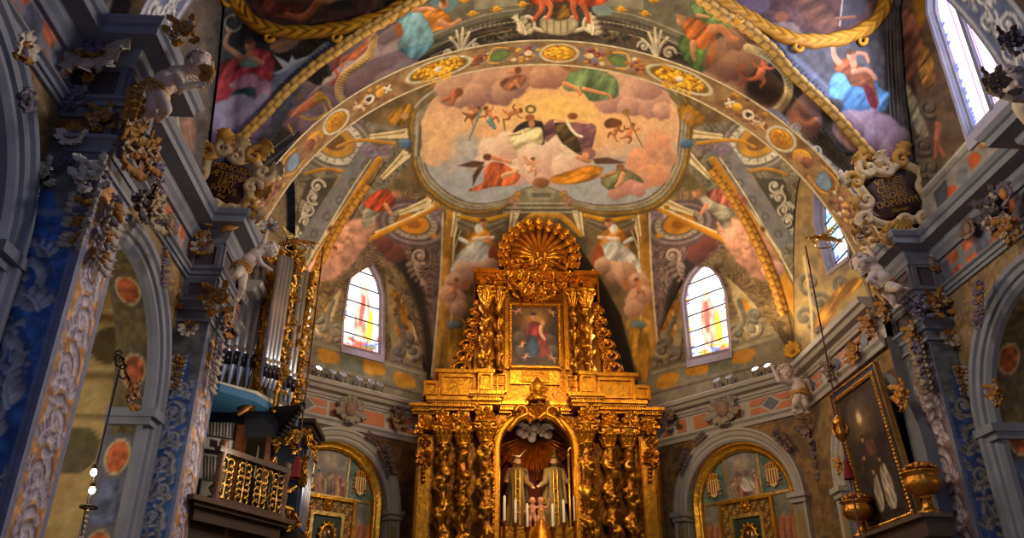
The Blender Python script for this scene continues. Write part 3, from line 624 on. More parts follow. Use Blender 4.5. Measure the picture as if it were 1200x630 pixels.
    p.poly([(708, 144), (716, 138), (728, 142), (724, 148), (712, 150)], (110, 66, 40), 1); p.line([(734, 132), (744, 154), (756, 178)], 1.6, (150, 112, 50)); p.ell(734, 131, 4.5, 3.2, (150, 116, 50)); p.line([(590, 140), (592, 154)], [2.5, 2], (120, 124, 60))
    # central cloud with the two saints
    p.cloud([(574, 176, 16), (592, 184, 22), (612, 190, 22), (596, 170, 18), (626, 180, 22), (630, 200, 18), (566, 192, 12), (604, 206, 14), (648, 196, 16), (656, 186, 28), (640, 182, 24), (664, 196, 20), (674, 186, 16)], (252, 226, 198), (206, 160, 144))
    p.poly([(604, 150), (616, 142), (634, 142), (638, 154), (636, 170), (612, 158), (600, 160)], (50, 42, 38), 1.1, var=.3); p.poly([(594, 166), (606, 154), (618, 150), (634, 150), (636, 168), (622, 168), (612, 172), (606, 180), (600, 168)], (240, 220, 170), 1, fold=(55, 7, .18), edge=.2); p.ell(621, 138, 5.5, 4, (150, 92, 56)); p.ell(623, 145, 4, 4, (196, 132, 90)); p.line([(610, 156), (596, 158)], [4, 3], (226, 200, 150))
    p.poly([(638, 148), (648, 140), (664, 144), (684, 142), (698, 148), (696, 164), (690, 180), (676, 178), (668, 160), (652, 158), (640, 166)], (126, 86, 92), 1.1, fold=(70, 9, .22), edge=.2); p.poly([(650, 146), (664, 144), (676, 160), (682, 182), (668, 174), (656, 164)], (92, 74, 44), 1, fold=(60, 6, .25)); p.line([(664, 142), (670, 152), (676, 158), (682, 160)], [4, 3], (236, 222, 194)); p.ell(671, 136, 6, 4, (140, 84, 58)); p.line([(650, 142), (662, 142)], [3, 3], (226, 170, 120)); p.line([(676, 142), (690, 144)], [3, 3], (226, 170, 120))
    # angels carrying the cloud
    p.poly([(536, 194), (556, 188), (568, 190), (564, 196), (550, 196)], (92, 64, 48), .9, False); p.poly([(568, 194), (560, 206), (554, 218), (554, 206), (560, 196)], (86, 60, 44), .9, False)
    p.poly([(568, 202), (576, 190), (590, 192), (602, 200), (610, 206), (602, 216), (588, 218), (572, 220), (556, 224), (550, 222), (566, 214)], (212, 108, 64), 1.1, fold=(20, 8, .22), edge=.2); p.line([(574, 184), (584, 186), (598, 190)], [6, 4], SKIN); p.ell(571, 184, 5, 4, (104, 66, 44)); p.line([(590, 206), (606, 200)], [6, 5], (232, 174, 130))
    p.putto(624, 194, 9, 0, (240, 176, 128)); p.line([(614, 184), (620, 190)], [3, 3], SKIN)
    p.poly([(646, 208), (668, 200), (690, 194), (706, 196), (704, 204), (690, 212), (664, 216), (648, 214)], (214, 138, 40), 1.1, fold=(70, 7, .22), edge=.2); p.poly([(694, 186), (712, 184), (734, 191), (712, 192), (698, 192)], (106, 74, 56), .9, False); p.line([(678, 184), (690, 188), (686, 178)], [6, 6], (210, 150, 112)); p.ell(690, 180, 8, 7, (142, 100, 92)); p.ell(686, 182, 4, 4, SKIN)
    # angels on clouds at the right
    p.cloud([(748, 186, 14), (766, 190, 18), (780, 186, 14), (770, 170, 18), (742, 196, 12), (760, 206, 16), (774, 204, 14)], (236, 170, 130), (196, 130, 100), al=.85); p.cloud([(726, 220, 14), (738, 218, 12), (748, 222, 10), (720, 226, 10)], (226, 166, 150), (170, 120, 110)); p.ell(774, 184, 7, 6, (214, 150, 104)); p.poly([(760, 178), (778, 172), (790, 182), (784, 194), (770, 190)], (176, 140, 120), 2, al=.6)
    p.poly([(704, 212), (720, 200), (732, 198), (748, 206), (754, 214), (738, 210), (726, 218), (714, 222)], (128, 124, 86), 1.1, fold=(40, 6, .2)); p.ell(727, 196, 5, 4, (150, 106, 64)); p.line([(730, 204), (726, 214), (722, 218)], [6, 4], (216, 156, 112)); p.line([(704, 208), (720, 202)], [4, 5], (180, 130, 84))
    # gallery block in the rim's foot
    p.poly([(602, 238), (610, 224), (652, 224), (662, 238), (668, 246), (598, 246)], (128, 120, 98), 1, False); p.poly([(616, 222), (652, 222), (648, 234), (620, 234)], (156, 148, 122), 1, False); p.poly([(622, 226), (646, 226), (644, 231), (624, 231)], (104, 104, 84), .8, False); p.ell(634, 214, 10, 6, (140, 92, 58), lt=.3)
    for k, c in enumerate(((176, 166, 138), (96, 88, 70), (164, 154, 126), (88, 80, 62), (176, 166, 138))): p.line([(598-k*2, 238+k*2.6), (668+k*2, 238+k*2.6)], 1.7, c, sm=False)
    for sg in (-1, 1): p.spiral(634+sg*34, 236, 7, (166, 120, 104), 3, 1.3, 90, sg); p.spiral(634+sg*26, 228, 6, (176, 130, 70), 3, 1.2, 90, -sg)

def paint_arch(p):
    """soffit of the chancel arch: x = degrees along it (0 crown), y = 0..1 front to back, both scaled to cm"""
    p.mottle([(122, 88, 54), (150, 114, 74), (168, 134, 92)], 26, 4)
    p.poly([(-2000, -2), (2000, -2), (2000, 6), (-2000, 6)], (206, 188, 152), 2, False); p.poly([(-2000, 74), (2000, 74), (2000, 82), (-2000, 82)], (206, 188, 152), 2, False)
    for y in (6.5, 73): p.line([(-900, y), (900, y)], 1.6, (110, 88, 60), sm=False)
    p.ell(0, 40, 44, 30, (206, 188, 150)); p.ell(0, 40, 36, 24, (150, 96, 20)); p.ell(0, 40, 33, 21, (222, 160, 34), lt=.25)
    for k in range(30):
        a = random.random()*6.3; r = math.sqrt(random.random())*.85; p.ell(33*r*math.cos(a), 40+21*r*math.sin(a), 5, 4, random.choice([(244, 190, 60), (180, 116, 20), (232, 170, 40)]), lt=.4)
    for sg in (-1, 1):
        p.mot = 0
        for x in (66, 138): p.poly([(sg*(x-22), 16), (sg*(x+22), 16), (sg*(x+22), 64), (sg*(x-22), 64)], (120, 122, 140), 6, False, al=.8)
        for k in range(26): p.ell(sg*(70+random.gauss(0, 11)), 40+random.gauss(0, 11), 6, 5, random.choice([(150, 84, 70), (196, 140, 40), (214, 164, 60), (124, 60, 60)]), random.random()*180, lt=.3)
        p.ell(sg*66, 40, 8, 8, (228, 206, 168)); p.poly([(sg*104, 40), (sg*116, 24), (sg*140, 28), (sg*148, 48), (sg*128, 58)], (104, 124, 64), 1.5, edge=.4); p.line([(sg*112, 20), (sg*130, 16), (sg*144, 22), (sg*152, 56), (sg*130, 64)], 5, (214, 160, 44)); p.ell(sg*96, 58, 6, 6, (222, 200, 160)); p.ell(sg*158, 26, 6, 6, (222, 200, 160))
        for k in range(20): p.ell(sg*(174+random.gauss(0, 10)), 40+random.gauss(0, 10), 6, 5, random.choice([(140, 84, 54), (176, 110, 60), (110, 62, 50)]), random.random()*180, lt=.3)
        # long oval with gilt acanthus
        p.ell(sg*262, 40, 76, 31, (204, 192, 160)); p.ell(sg*262, 40, 66, 25, (112, 116, 60)); p.ell(sg*262, 40, 63, 23, (128, 84, 20))
        for k in range(9):
            for s2 in (-1, 1):
                p.acanthus(sg*(262-sg*0)+(-sg*(k-4)*5), 40, s2*(35+k*3)+(0 if (k % 2) else 180), 40-abs(k-4)*2, 13, (236, 180, 40) if k % 2 else (214, 150, 26))
        for k in range(70):
            a = random.random()*6.3; r = math.sqrt(random.random())*.9; p.ell(sg*262+62*r*math.cos(a), 40+21*r*math.sin(a), 6, 3.4, random.choice([(246, 192, 52), (236, 176, 36), (160, 100, 14)]), random.random()*180, lt=.4)
        p.ell(sg*262, 42, 9, 8, (222, 206, 180), lt=.3)
        # putto, crossed emblem, masks
        for k in range(40): p.ell(sg*(372+random.random()*96), 40+random.gauss(0, 13), 6, 5, random.choice([(132, 82, 58), (196, 140, 44), (150, 100, 80), (116, 70, 52)]), random.random()*180, lt=.3)
        p.ell(sg*396, 40, 11, 13, (214, 160, 60), lt=.3); p.line([(sg*372, 32), (sg*384, 48)], 6, (226, 214, 190)); p.line([(sg*384, 32), (sg*372, 48)], 6, (226, 214, 190)); p.ell(sg*424, 40, 13, 14, (236, 224, 200)); p.poly([(sg*418, 36), (sg*430, 34), (sg*428, 46), (sg*420, 46)], (70, 44, 34), 1)
        p.putto(sg*452, 42, 17, sg*60, (222, 190, 150))
        p.ell(sg*508, 40, 34, 32, (204, 192, 164)); p.ell(sg*508, 40, 27, 25, (140, 90, 24)); p.ell(sg*508, 40, 25, 23, (206, 144, 40), lt=.25)
        for k in range(6): p.spiral(sg*508+12*math.cos(k*1.05), 40+11*math.sin(k*1.05), 9, (160, 100, 24), 2.5, 1.2, k*60, 1)
        p.ell(sg*566, 40, 22, 22, (206, 150, 50), lt=.2); p.ell(sg*566, 44, 12, 13, (190, 130, 96), lt=.3); p.ell(sg*580, 40, 13, 15, (138, 84, 66), lt=.3)
        p.poly([(sg*612, 26), (sg*632, 22), (sg*650, 34), (sg*648, 54), (sg*622, 58)], (126, 152, 178), 2, edge=.3); p.line([(sg*606, 18), (sg*640, 14), (sg*660, 30)], 5, (206, 150, 54)); p.line([(sg*606, 62), (sg*640, 66), (sg*660, 50)], 5, (206, 150, 54))
        for k in range(40): p.ell(sg*(700+random.gauss(0, 18)), 40+random.gauss(0, 12), 6, 5, random.choice([(146, 98, 72), (120, 74, 64), (196, 150, 90), (214, 196, 160)]), random.random()*180, lt=.3)
        for k in range(6): p.spiral(sg*(750+k*16), 40+(12 if k % 2 else -12), 13, (214, 200, 168), 4, 1.3, k*50, 1 if k % 2 else -1, shade=(110, 84, 60))

def paint_diag(p, sg):
    """window wall of the apse (sg=-1 left, 1 right)"""
    C = 630; X = lambda x: x if sg < 0 else 1256-x-(x-430)*.0
    p.mottle([(112, 100, 78), (140, 122, 92), (104, 90, 68)], 16, 6); p.engrave(np.arange(len(p.x)), 11, (74, 64, 50), (176, 158, 120), .5, 2)
    p.poly([(X(497), 445), (X(490), 370), (X(470), 322), (X(440), 288), (X(432), 276), (X(500), 250), (X(530), 445)], (38, 34, 30), 1.5, False)
    p.poly([(X(492), 420), (X(484), 368), (X(468), 330), (X(452), 306), (X(458), 400), (X(470), 416)], (176, 156, 116), 1.5)
    p.poly([(X(482), 390), (X(470), 340), (X(462), 372), (X(470), 396)], (206, 140, 54), 1.2); p.line([(X(488), 400), (X(474), 344), (X(464), 386)], 2, (226, 206, 160))
    for k in range(30): p.ell(X(462+random.gauss(0, 4)+(k*.4)), 306+k*3.0, 4, 3.4, random.choice([(176, 120, 44), (140, 96, 44), (110, 84, 50)]), random.random()*180)
    p.poly([(X(404), 310), (X(386), 326), (X(372), 352), (X(364), 380), (X(382), 388), (X(400), 340)], (196, 178, 136), 1.5); p.poly([(X(392), 330), (X(374), 352), (X(374), 340), (X(384), 330)], (206, 150, 60), 1.2); p.poly([(X(388), 350), (X(378), 384), (X(370), 372), (X(378), 356)], (206, 146, 60), 1.2)
    for x, y, r, s2 in ((375, 382, 12, 1), (394, 388, 10, -1), (372, 368, 8, -1), (484, 408, 12, -1), (468, 412, 9, 1), (478, 396, 8, 1)):
        p.spiral(X(x), y, r, (128, 120, 108), 5, 1.4, 90, s2*(1 if sg < 0 else -1), shade=(70, 64, 56))
    p.line([(X(398), 392), (X(384), 376), (X(390), 352)], 6, (120, 112, 100)); p.line([(X(464), 414), (X(474), 396), (X(466), 372)], 6, (120, 112, 100))
    # plinth under the window
    p.poly([(X(330), 384), (X(500), 436), (X(500), 490), (X(330), 450)], (134, 124, 100), 1.5, False); p.line([(X(350), 392), (X(492), 432)], 2.4, (104, 96, 80), sm=False); p.line([(X(350), 397), (X(492), 437)], 1.5, (170, 160, 134), sm=False)
    for a in ([(372, 408), (392, 412), (400, 424), (378, 424)], [(424, 422), (444, 424), (452, 438), (430, 438)], [(462, 436), (482, 440), (486, 454), (466, 452)]): p.poly([(X(x), y) for x, y in a], (196, 138, 46), 1.2)
    p.poly([(X(398), 412), (X(426), 420), (X(426), 440), (X(398), 432)], (112, 116, 90), 1.2, False); p.line([(X(356), 426), (X(492), 462)], 3, (104, 94, 76), sm=False)
# ------------------------------------------------------------------ the place: plan of walls
AX = 1.65
XL, XR = -4.3, 7.7                      # nave walls
FL = Frame((XL, 0), (XL, 11.4)); FLN = Frame((XL-.15, 0), (XL-.15, 7.35)); FR = Frame((XR, 11.4), (XR, 0))
PA = (-3.75, 16.85); PB = (-.65, 19.25); PC = (4.4, 19.25); PD = (7.1, 15.95)
DL = Frame(PA, PB); EW = Frame(PB, PC); DR = Frame(PC, PD); PR = Frame(PD, (7.1, 12.2)); PL = Frame((-3.75, 12.2), PA)

def wall(name, fr, u0, u1, v0, v1, step, base=None, paint=None, holes=(), matl=None, pts=None, d=0.0):
    nu = max(2, int((u1-u0)/step)); nv = max(2, int((v1-v0)/step))
    U, V = np.meshgrid(np.linspace(u0, u1, nu+1), np.linspace(v0, v1, nv+1), indexing='ij')
    P = fr.A+U[..., None]*fr.u+V[..., None]*fr.v+fr.n*d
    p = Paint(P, base=base or (150, 140, 125)) if pts is None else Paint(P, (U*pts, V*pts), base or (150, 140, 125))
    if paint: paint(p)
    cu = (U[:-1, :-1]+U[1:, 1:])/2; cv = (V[:-1, :-1]+V[1:, 1:])/2
    keep = np.ones(cu.shape, bool)
    for h in holes: keep &= ~inpoly(cu, cv, h)
    mb = MB(); mb.grid(P, p.cols(), keep=keep)
    return struct(mb.build(name, matl or M_FRESCO, smooth=False))
def inpoly(x, y, poly):
    ins = np.zeros(x.shape, bool); n = len(poly)
    for i in range(n):
        ax, ay = poly[i]; bx, by = poly[(i+1) % n]
        if abs(by-ay) < 1e-9: continue
        c = (ay > y) != (by > y); ins ^= c & (x < (bx-ax)*(y-ay)/(by-ay)+ax)
    return ins
def mitre(plan, left=True, closed=False):
    p = np.asarray(plan, float); N = len(p); out = []
    nrm = []
    for i in range(N-1):
        d = p[i+1]-p[i]; d /= np.linalg.norm(d); nrm.append(np.array([d[1], -d[0]]) if not left else np.array([-d[1], d[0]]))
    for i in range(N):
        a = nrm[max(i-1, 0)]; b = nrm[min(i, N-2)]; m = (a+b)/(1+a@b+1e-9); out.append([m[0], m[1], 0])
    return np.array(out)
def moulding(name, plan, z, prof, col, left=False, matl=None, build=True, mb=None):
    """straight moulding following a plan line; profile (out, height). Straight pieces are kept crisp."""
    sd = mitre(plan, left); path = np.array([[x, y, z] for x, y in plan])
    mb = mb or MB()
    pr = np.asarray(prof, float)
    for i in range(len(plan)-1):
        mb.sweep(path[i:i+2], pr, sd[i:i+2], col=col, caps=True)
    return struct(mb.build(name, matl or M_STONE, smooth=False)) if build else mb
BL = (128, 132, 146)                     # blue grey stone
CORN = [(0, -.42), (.05, -.42), (.07, -.36), (.12, -.30), (.14, -.22), (.36, -.20), (.36, -.10), (.40, -.08), (.44, -.02), (.44, 0), (0, .02)]
ARCHI = [(0, -.16), (.04, -.16), (.04, -.10), (.07, -.10), (.07, -.04), (.11, -.02), (.12, 0), (0, .01)]
CAP = [(0, -.14), (.03, -.14), (.04, -.08), (.09, -.04), (.13, -.02), (.13, .02), (0, .03)]
planL = [(XL-.15, -1), (XL-.15, 7.35), (-3.85, 7.35), (-3.85, 8.1), (XL, 8.1), (XL, 11.4), (-3.82, 11.4), (-3.82, 12.3)]
planR = [(7.28, 12.3), (7.28, 11.4), (XR, 11.4), (XR, 8.1), (7.25, 8.1), (7.25, 7.35), (XR, 7.35), (XR, -1)]
for nm, pl, lf in (('trim_1', planL, False), ('trim_2', planR, False)):
    mb = MB()
    moulding(nm, pl, 8.2, CORN, BL, lf, build=False, mb=mb); moulding(nm, pl, 7.32, ARCHI, BL, lf, build=False, mb=mb)
    struct(mb.build(nm, M_STONE, smooth=False))
# pier cap mouldings
for nm, pl in (('trim_3', [(XL, 7.35), (-3.85, 7.35), (-3.85, 8.1), (XL, 8.1)]), ('trim_4', [(XL, 11.4), (-3.82, 11.4), (-3.82, 12.2)]), ('trim_5', [(7.28, 12.2), (7.28, 11.4), (XR, 11.4)])):
    mb = MB(); moulding(nm, pl, 6.78, CAP, BL, False, build=False, mb=mb); moulding(nm, pl, 6.5, [(0, -.05), (.03, -.05), (.03, 0), (0, 0)], BL, False, build=False, mb=mb)
    struct(mb.build(nm, M_STONE, smooth=False))
# ------------------------------------------------------------------ piers: blue rinceau front, lilac rinceau flank
def rinceau(p, w, h, col, shade, y0=0, lw=1.0):
    """branching acanthus scrolls climbing a strip w wide, h tall (cm)"""
    step = w*.95; k = 0; y = y0
    p.line([(w*.5+w*.18*math.sin((y0+i*step*.5)/step*PI), y0+i*step*.5) for i in range(int((h-y0)/(step*.5)))], w*.07*lw, col)
    while y < h:
        sg = 1 if k % 2 else -1; cx = w*.5+sg*w*.06; cy = y+step*.5; r = w*.40
        p.spiral(cx, cy, r, col, w*.13*lw, 1.6, 90 if sg > 0 else 90, sg, shade=shade)
        for j in range(4):
            a = math.radians(95*j+40*k); p.acanthus(cx+r*.9*math.cos(a), cy+r*.9*math.sin(a), math.degrees(a)+80*sg, w*.24, w*.17, col, shade, 3)
        for j in range(5): p.ell(cx+w*.07*math.cos(j*1.26), cy+w*.07*math.sin(j*1.26), w*.055, w*.045, col, lt=.3)
        p.acanthus(w*.5-sg*w*.34, y+step*.05, 90-sg*25, w*.5, w*.3, col, shade, 4)
        p.acanthus(w*.5+sg*w*.36, y+step*.12, 90+sg*30, w*.3, w*.24, col, shade, 3)
        k += 1; y += step
def pier_face(name, fr, u0, u1, v0, v1, field, col, shade, margin, edge=(126, 132, 158), lw=1.0, top=None):
    def pt(p):
        w = (u1-u0)*100; h = (v1-v0)*100; p.x = p.x-u0*100; p.y = p.y-v0*100
        p.c[:] = edge; m = margin*100
        p.poly([(m, -50), (w-m, -50), (w-m, h-m-(top or 0)*100), (m, h-m-(top or 0)*100)], field, .8, False, var=.35)
        t = p.nf; i = p.inside([(m, -50), (w-m, -50), (w-m, h-m), (m, h-m)])
        p.x -= m; sub = p.c.copy(); rinceau(p, w-2*m, h-(top or 0)*100-(w-2*m)*.7, col, shade, -20, lw); p.x += m
        out = (p.x < m*.9) | (p.x > w-m*.9); p.c[out] = sub[out]
        p.line([(m*.55, -50), (m*.55, h)], 1.0, np.array(edge)*.75, sm=False); p.line([(w-m*.55, -50), (w-m*.55, h)], 1.0, np.array(edge)*.75, sm=False)
        if top:
            p.poly([(m*.4, h-top*100), (w-m*.4, h-top*100), (w-m*.4, h), (m*.4, h)], (104, 104, 104), 1, False, var=.3)
            p.poly([(w*.3, h-top*100-2), (w*.7, h-top*100-2), (w*.62, h-top*60), (w*.38, h-top*60)], field, 1, False)
    return wall(name, fr, u0, u1, v0, v1, .012, paint=pt, matl=M_FRESCO, pts=100)
NF = Frame((XL-.7, 7.35), (-3.85, 7.35)); NS = Frame((-3.85, 7.35), (-3.85, 8.1))
BLUE = (66, 106, 172); SC = (178, 174, 180); SCD = (84, 94, 124); LIL = (184, 176, 196); LILD = (104, 90, 112); OCH = (188, 142, 92)
pier_face('wall_near_pier_front', NF, 0, NF.L, 2.2, 6.5, BLUE, SC, SCD, .10, top=.55)
pier_face('wall_near_pier_flank', NS, 0, NS.L, 2.2, 6.5, OCH, LIL, LILD, .10, edge=(138, 140, 168), lw=1.25)
for nm, A, B in (('wall_near_pier_back', (-3.85, 8.1), (XL, 8.1)),): wall(nm, Frame(A, B), 0, .45, 2.2, 7.8, .1, base=(110, 112, 122))
CF = Frame((XL, 11.4), (-3.82, 11.4)); CS = Frame((-3.82, 11.4), (-3.82, 12.2)); CRS = Frame((7.28, 12.2), (7.28, 11.4)); CRF = Frame((7.28, 11.4), (XR+.25, 11.4))
pier_face('wall_chancel_pier_front', CF, 0, CF.L, 2.2, 6.5, BLUE, SC, SCD, .05, top=.95)
pier_face('wall_chancel_pier_flank', CS, 0, CS.L, 2.2, 6.5, OCH, LIL, LILD, .10, edge=(138, 140, 168), lw=1.25, top=.3)
pier_face('wall_chancel_pier_front.001', CRF, 0, CRF.L, 2.2, 6.5, (72, 92, 146), (160, 150, 138), (70, 76, 98), .06, edge=(120, 122, 142), top=.95)
pier_face('wall_chancel_pier_flank.001', CRS, 0, CRS.L, 2.2, 6.5, (132, 104, 100), (176, 164, 168), (92, 78, 90), .10, edge=(120, 122, 142), lw=1.25, top=.3)
def neck(name, plan):
    mb = MB((112, 112, 120)); p = np.array(plan, float)
    for i in range(len(p)-1): f = Frame(p[i], p[i+1]); mb.fbox(f, 0, f.L, 6.44, 6.84, -.12, .004)
    return struct(mb.build(name, M_STONE, smooth=False))
neck('trim_22', [(XL-.6, 7.35), (-3.85, 7.35), (-3.85, 8.1)]); neck('trim_23', [(XL, 11.4), (-3.82, 11.4), (-3.82, 12.2)]); neck('trim_24', [(7.28, 12.2), (7.28, 11.4), (XR+.2, 11.4)])
# frieze zone of the piers (panelled blocks)
def block(name, plan, z0, z1, col, pcol):
    mb = MB(); p = np.array(plan, float)
    for i in range(len(p)-1):
        f = Frame(p[i], p[i+1]); mb.fbox(f, 0, f.L, z0, z1, -.1, 0, col)
        m = min(.08, f.L*.18)
        for u0, u1, v0, v1 in ((0, f.L, z0, z0+m), (0, f.L, z1-m, z1), (0, m, z0+m, z1-m), (f.L-m, f.L, z0+m, z1-m)): mb.fbox(f, u0, u1, v0, v1, -.02, .04, col)
        mb.fbox(f, m, f.L-m, z0+m, z1-m, -.02, .008, pcol)
    return struct(mb.build(name, M_STONE, smooth=False))
block('trim_6', [(XL-.6, 7.35), (-3.85, 7.35), (-3.85, 8.1)], 6.8, 7.16, (112, 110, 118), (132, 78, 48))
block('trim_7', [(XL-.6, 7.35), (-3.85, 7.35), (-3.85, 8.1), (XL, 8.1)], 7.32, 7.8, (108, 110, 124), (84, 74, 84))
block('trim_8', [(XL, 11.4), (-3.82, 11.4), (-3.82, 12.2)], 6.8, 7.16, (108, 110, 124), (96, 82, 84)); block('trim_9', [(XL, 11.4), (-3.82, 11.4), (-3.82, 12.2)], 7.32, 7.8, (108, 110, 124), (84, 72, 78))
block('trim_10', [(7.28, 12.2), (7.28, 11.4), (XR, 11.4)], 6.8, 7.16, (108, 108, 116), (96, 82, 84)); block('trim_11', [(7.28, 12.2), (7.28, 11.4), (XR, 11.4)], 7.32, 7.8, (108, 108, 116), (84, 72, 78))
# ------------------------------------------------------------------ nave walls with their arches
def arch_poly(c, r, spring, n=28, foot=0.0):
    return [(c-r, foot)]+[(c-r*math.cos(a), spring+r*math.sin(a)) for a in np.linspace(0, PI, n)]+[(c+r, foot)]
def archivolt(mb, fr, c, r, spring, prof, col, n=36, foot=2.0, jamb=True, umax=99):
    """moulded arch: profile (outward from opening, depth out of wall)"""
    th = np.linspace(0, PI, n); pr = np.asarray(prof, float); rows = []
    if jamb: rows.append([fr.p(c-r-a, foot, d) for a, d in pr])
    for t in th: rows.append([fr.p(c-(r+a)*math.cos(t), spring+(r+a)*math.sin(t), d) for a, d in pr])
    if jamb: rows.append([fr.p(c+r+a, foot, d) for a, d in pr])
    R_ = np.array(rows); ov = np.maximum(0, (R_-fr.A)@fr.u-umax); mb.grid(R_-ov[..., None]*fr.u, col); return mb
def nave_frieze(p):
    """marble patchwork between the string courses; x along wall, y up, in cm"""
    p.c[:] = (132, 112, 84); p.mottle([(116, 96, 74), (156, 128, 92), (132, 112, 88)], 12, 2)
    i = (p.y > 728); p.c[i] = (134, 134, 144)
    for k in range(12):
        x = 20+k*104; w = 44
        for a in ([(x-w, 734), (x-12, 734), (x-22, 750), (x-w, 750)], [(x+12, 734), (x+w, 734), (x+w, 750), (x+22, 750)], [(x-w, 758), (x-22, 758), (x-12, 776), (x-w, 776)], [(x+22, 758), (x+w, 758), (x+w, 776), (x+12, 776)]):
            p.poly(a, (188, 104, 72), .8, False, var=.4)
        p.poly([(x-16, 740), (x+16, 740), (x+16, 772), (x-16, 772)], (102, 104, 122), .8, False, var=.3)
    i = p.y < 700; t = p.nf[i]; p.put(np.nonzero(i)[0], np.clip((t-.55)*6, 0, 1)*.6, (176, 140, 92))
    for k in range(40): p.spiral(20+k*29, 676+(k % 3)*6, 10, (176, 148, 104), 3, 1.4, k*50, 1 if k % 2 else -1, shade=(92, 74, 56))
for nm, fr, c, rr, sp, seed in (('wall_left', FL, 9.4, 1.62, 4.95, 1), ('wall_right', FR, 2.05, 1.62, 4.95, 2)):
    holes = [arch_poly(c, rr, sp)]
    nb, nc_, nr_, ns_ = (FLN, 5.3, 1.7, 5.3) if fr is FL else (FR, 6.75, 1.9, 4.75)
    if fr is FL: wall('wall_left', nb, 0, 7.35, 0, 7.85, .035, paint=nave_frieze, holes=[arch_poly(nc_, nr_, ns_)], pts=100)
    else: holes.append(arch_poly(nc_, nr_, ns_))
    wall(nm, fr, 7.35 if fr is FL else 0, 11.4, 0, 7.85, .035, paint=nave_frieze, holes=holes, pts=100, matl=M_FRESCO)
    mb = MB(BL); V = [(-.03, -.08), (-.03, 0), (.03, .05), (.09, .05), (.11, .09), (.19, .10), (.22, .14), (.30, .14), (.33, .05), (.36, 0)]
    archivolt(mb, fr, c, rr, sp, V, BL); archivolt(mb, nb, nc_, nr_, ns_, V, BL)
    for f_, cc, r2, s2 in ((fr, c, rr, sp), (nb, nc_, nr_, ns_)):
        for sg in (-1, 1):
            u = cc+sg*(r2+.12)
            mb.fbox(f_, u-.24, u+.24, s2-.10, s2+.02, -.5, .16, BL); mb.fbox(f_, u-.2, u+.2, s2-.2, s2-.10, -.5, .10, BL)
    struct(mb.build('trim_12' if fr is FL else 'trim_13', M_STONE, smooth=False))
    # painted reveal and the side chapel behind
    def reveal(p):
        p.mottle([(96, 84, 62), (124, 106, 76), (88, 80, 68)], 20, seed); i = np.nonzero((p.y < 240) | (p.y > 800))[0]; p.c[i] = p.c[i]*.35+np.array((112, 116, 142))*.65
        for k in range(14): p.ell(26, 40+k*118, 17, 24, (206, 186, 140)); p.ell(26, 40+k*118, 14, 21, (186, 98, 56), var=.5); p.poly([(10, 70+k*118), (42, 70+k*118), (42, 128+k*118), (10, 128+k*118)], (96, 104, 136) if (k < 2 or k > 6) else (104, 92, 60), 2, False, var=.4)
    rows = [(c-rr, 2.0), (c-rr, 3.5)]+[(c-rr*math.cos(a), sp+rr*math.sin(a)) for a in np.linspace(0, PI, 60)]+[(c+rr, 3.5), (c+rr, 2.0)]
    q = [rows[0]]
    for a, b in zip(rows[:-1], rows[1:]):
        n = max(1, int(math.hypot(b[0]-a[0], b[1]-a[1])/.04)); q += [(a[0]+(b[0]-a[0])*t/n, a[1]+(b[1]-a[1])*t/n) for t in range(1, n+1)]
    q = np.array(q); dd = np.linspace(0, -.52, 30); P = np.array([[fr.p(u, v, d) for d in dd] for u, v in q])
    L = np.concatenate([[0], np.cumsum(np.hypot(*np.diff(q, axis=0).T))])*100
    pp = Paint(P, (np.repeat(-dd[None]*100, len(q), 0), np.repeat(L[:, None], 30, 1))); reveal(pp)
    struct(MB().grid(P, pp.cols()).build('wall_reveal_left' if fr is FL else 'wall_reveal_right', M_FRESCO))
    def chapel(p):
        p.mottle([(206, 176, 112), (220, 192, 130), (196, 164, 104)], 40, 5)
        for y, h, col in ((560, 10, (146, 122, 78)), (575, 4, (226, 204, 150)), (500, 7, (150, 128, 84)), (650, 12, (150, 120, 70)), (666, 5, (226, 200, 140)), (470, 4, (160, 136, 92))): p.poly([(-500, y), (3000, y), (3000, y+h), (-500, y+h)], col, 1, False)
        for k in range(-2, 8):
            x = 60+k*230; p.poly([(x, 585), (x+110, 585), (x+90, 640), (x+20, 640)], (104, 94, 62), 2, False, var=.4); p.ell(x+165, 614, 30, 30, (116, 98, 60)); p.ell(x+50, 690, 60, 30, (150, 88, 46), ring=None); p.ell(x+50, 740, 50, 34, (88, 76, 50))
            p.ell(x+150, 455, 34, 34, (112, 104, 72)); p.spiral(x+60, 400, 36, (196, 138, 44), 12, 1.6, 30, 1, shade=(120, 84, 40)); p.spiral(x+80, 330, 40, (196, 138, 44), 12, 1.6, 200, -1, shade=(120, 84, 40)); p.acanthus(x+60, 270, 80, 90, 50, (196, 138, 44), (120, 84, 40))
    b = Frame(fr.A[:2]-fr.n[:2]*3.2, fr.A[:2]-fr.n[:2]*3.2+fr.u[:2]*16)
    wall('wall_chapel_left' if fr is FL else 'wall_chapel_right', b, 0, 16, 0, 8.5, .05, paint=chapel, pts=100)
    # cross walls of the chapels
    e = Frame(fr.p(11.6 if fr is FL else -.2, 0)[:2]-fr.n[:2]*3.2, fr.p(11.6 if fr is FL else -.2, 0)[:2]) if fr is FL else Frame(fr.p(-.2, 0)[:2], fr.p(-.2, 0)[:2]-fr.n[:2]*3.2)
    wall('wall_chapel_end_left' if fr is FL else 'wall_chapel_end_right', e, 0, 3.2, 0, 8.5, .05, paint=chapel, pts=100)
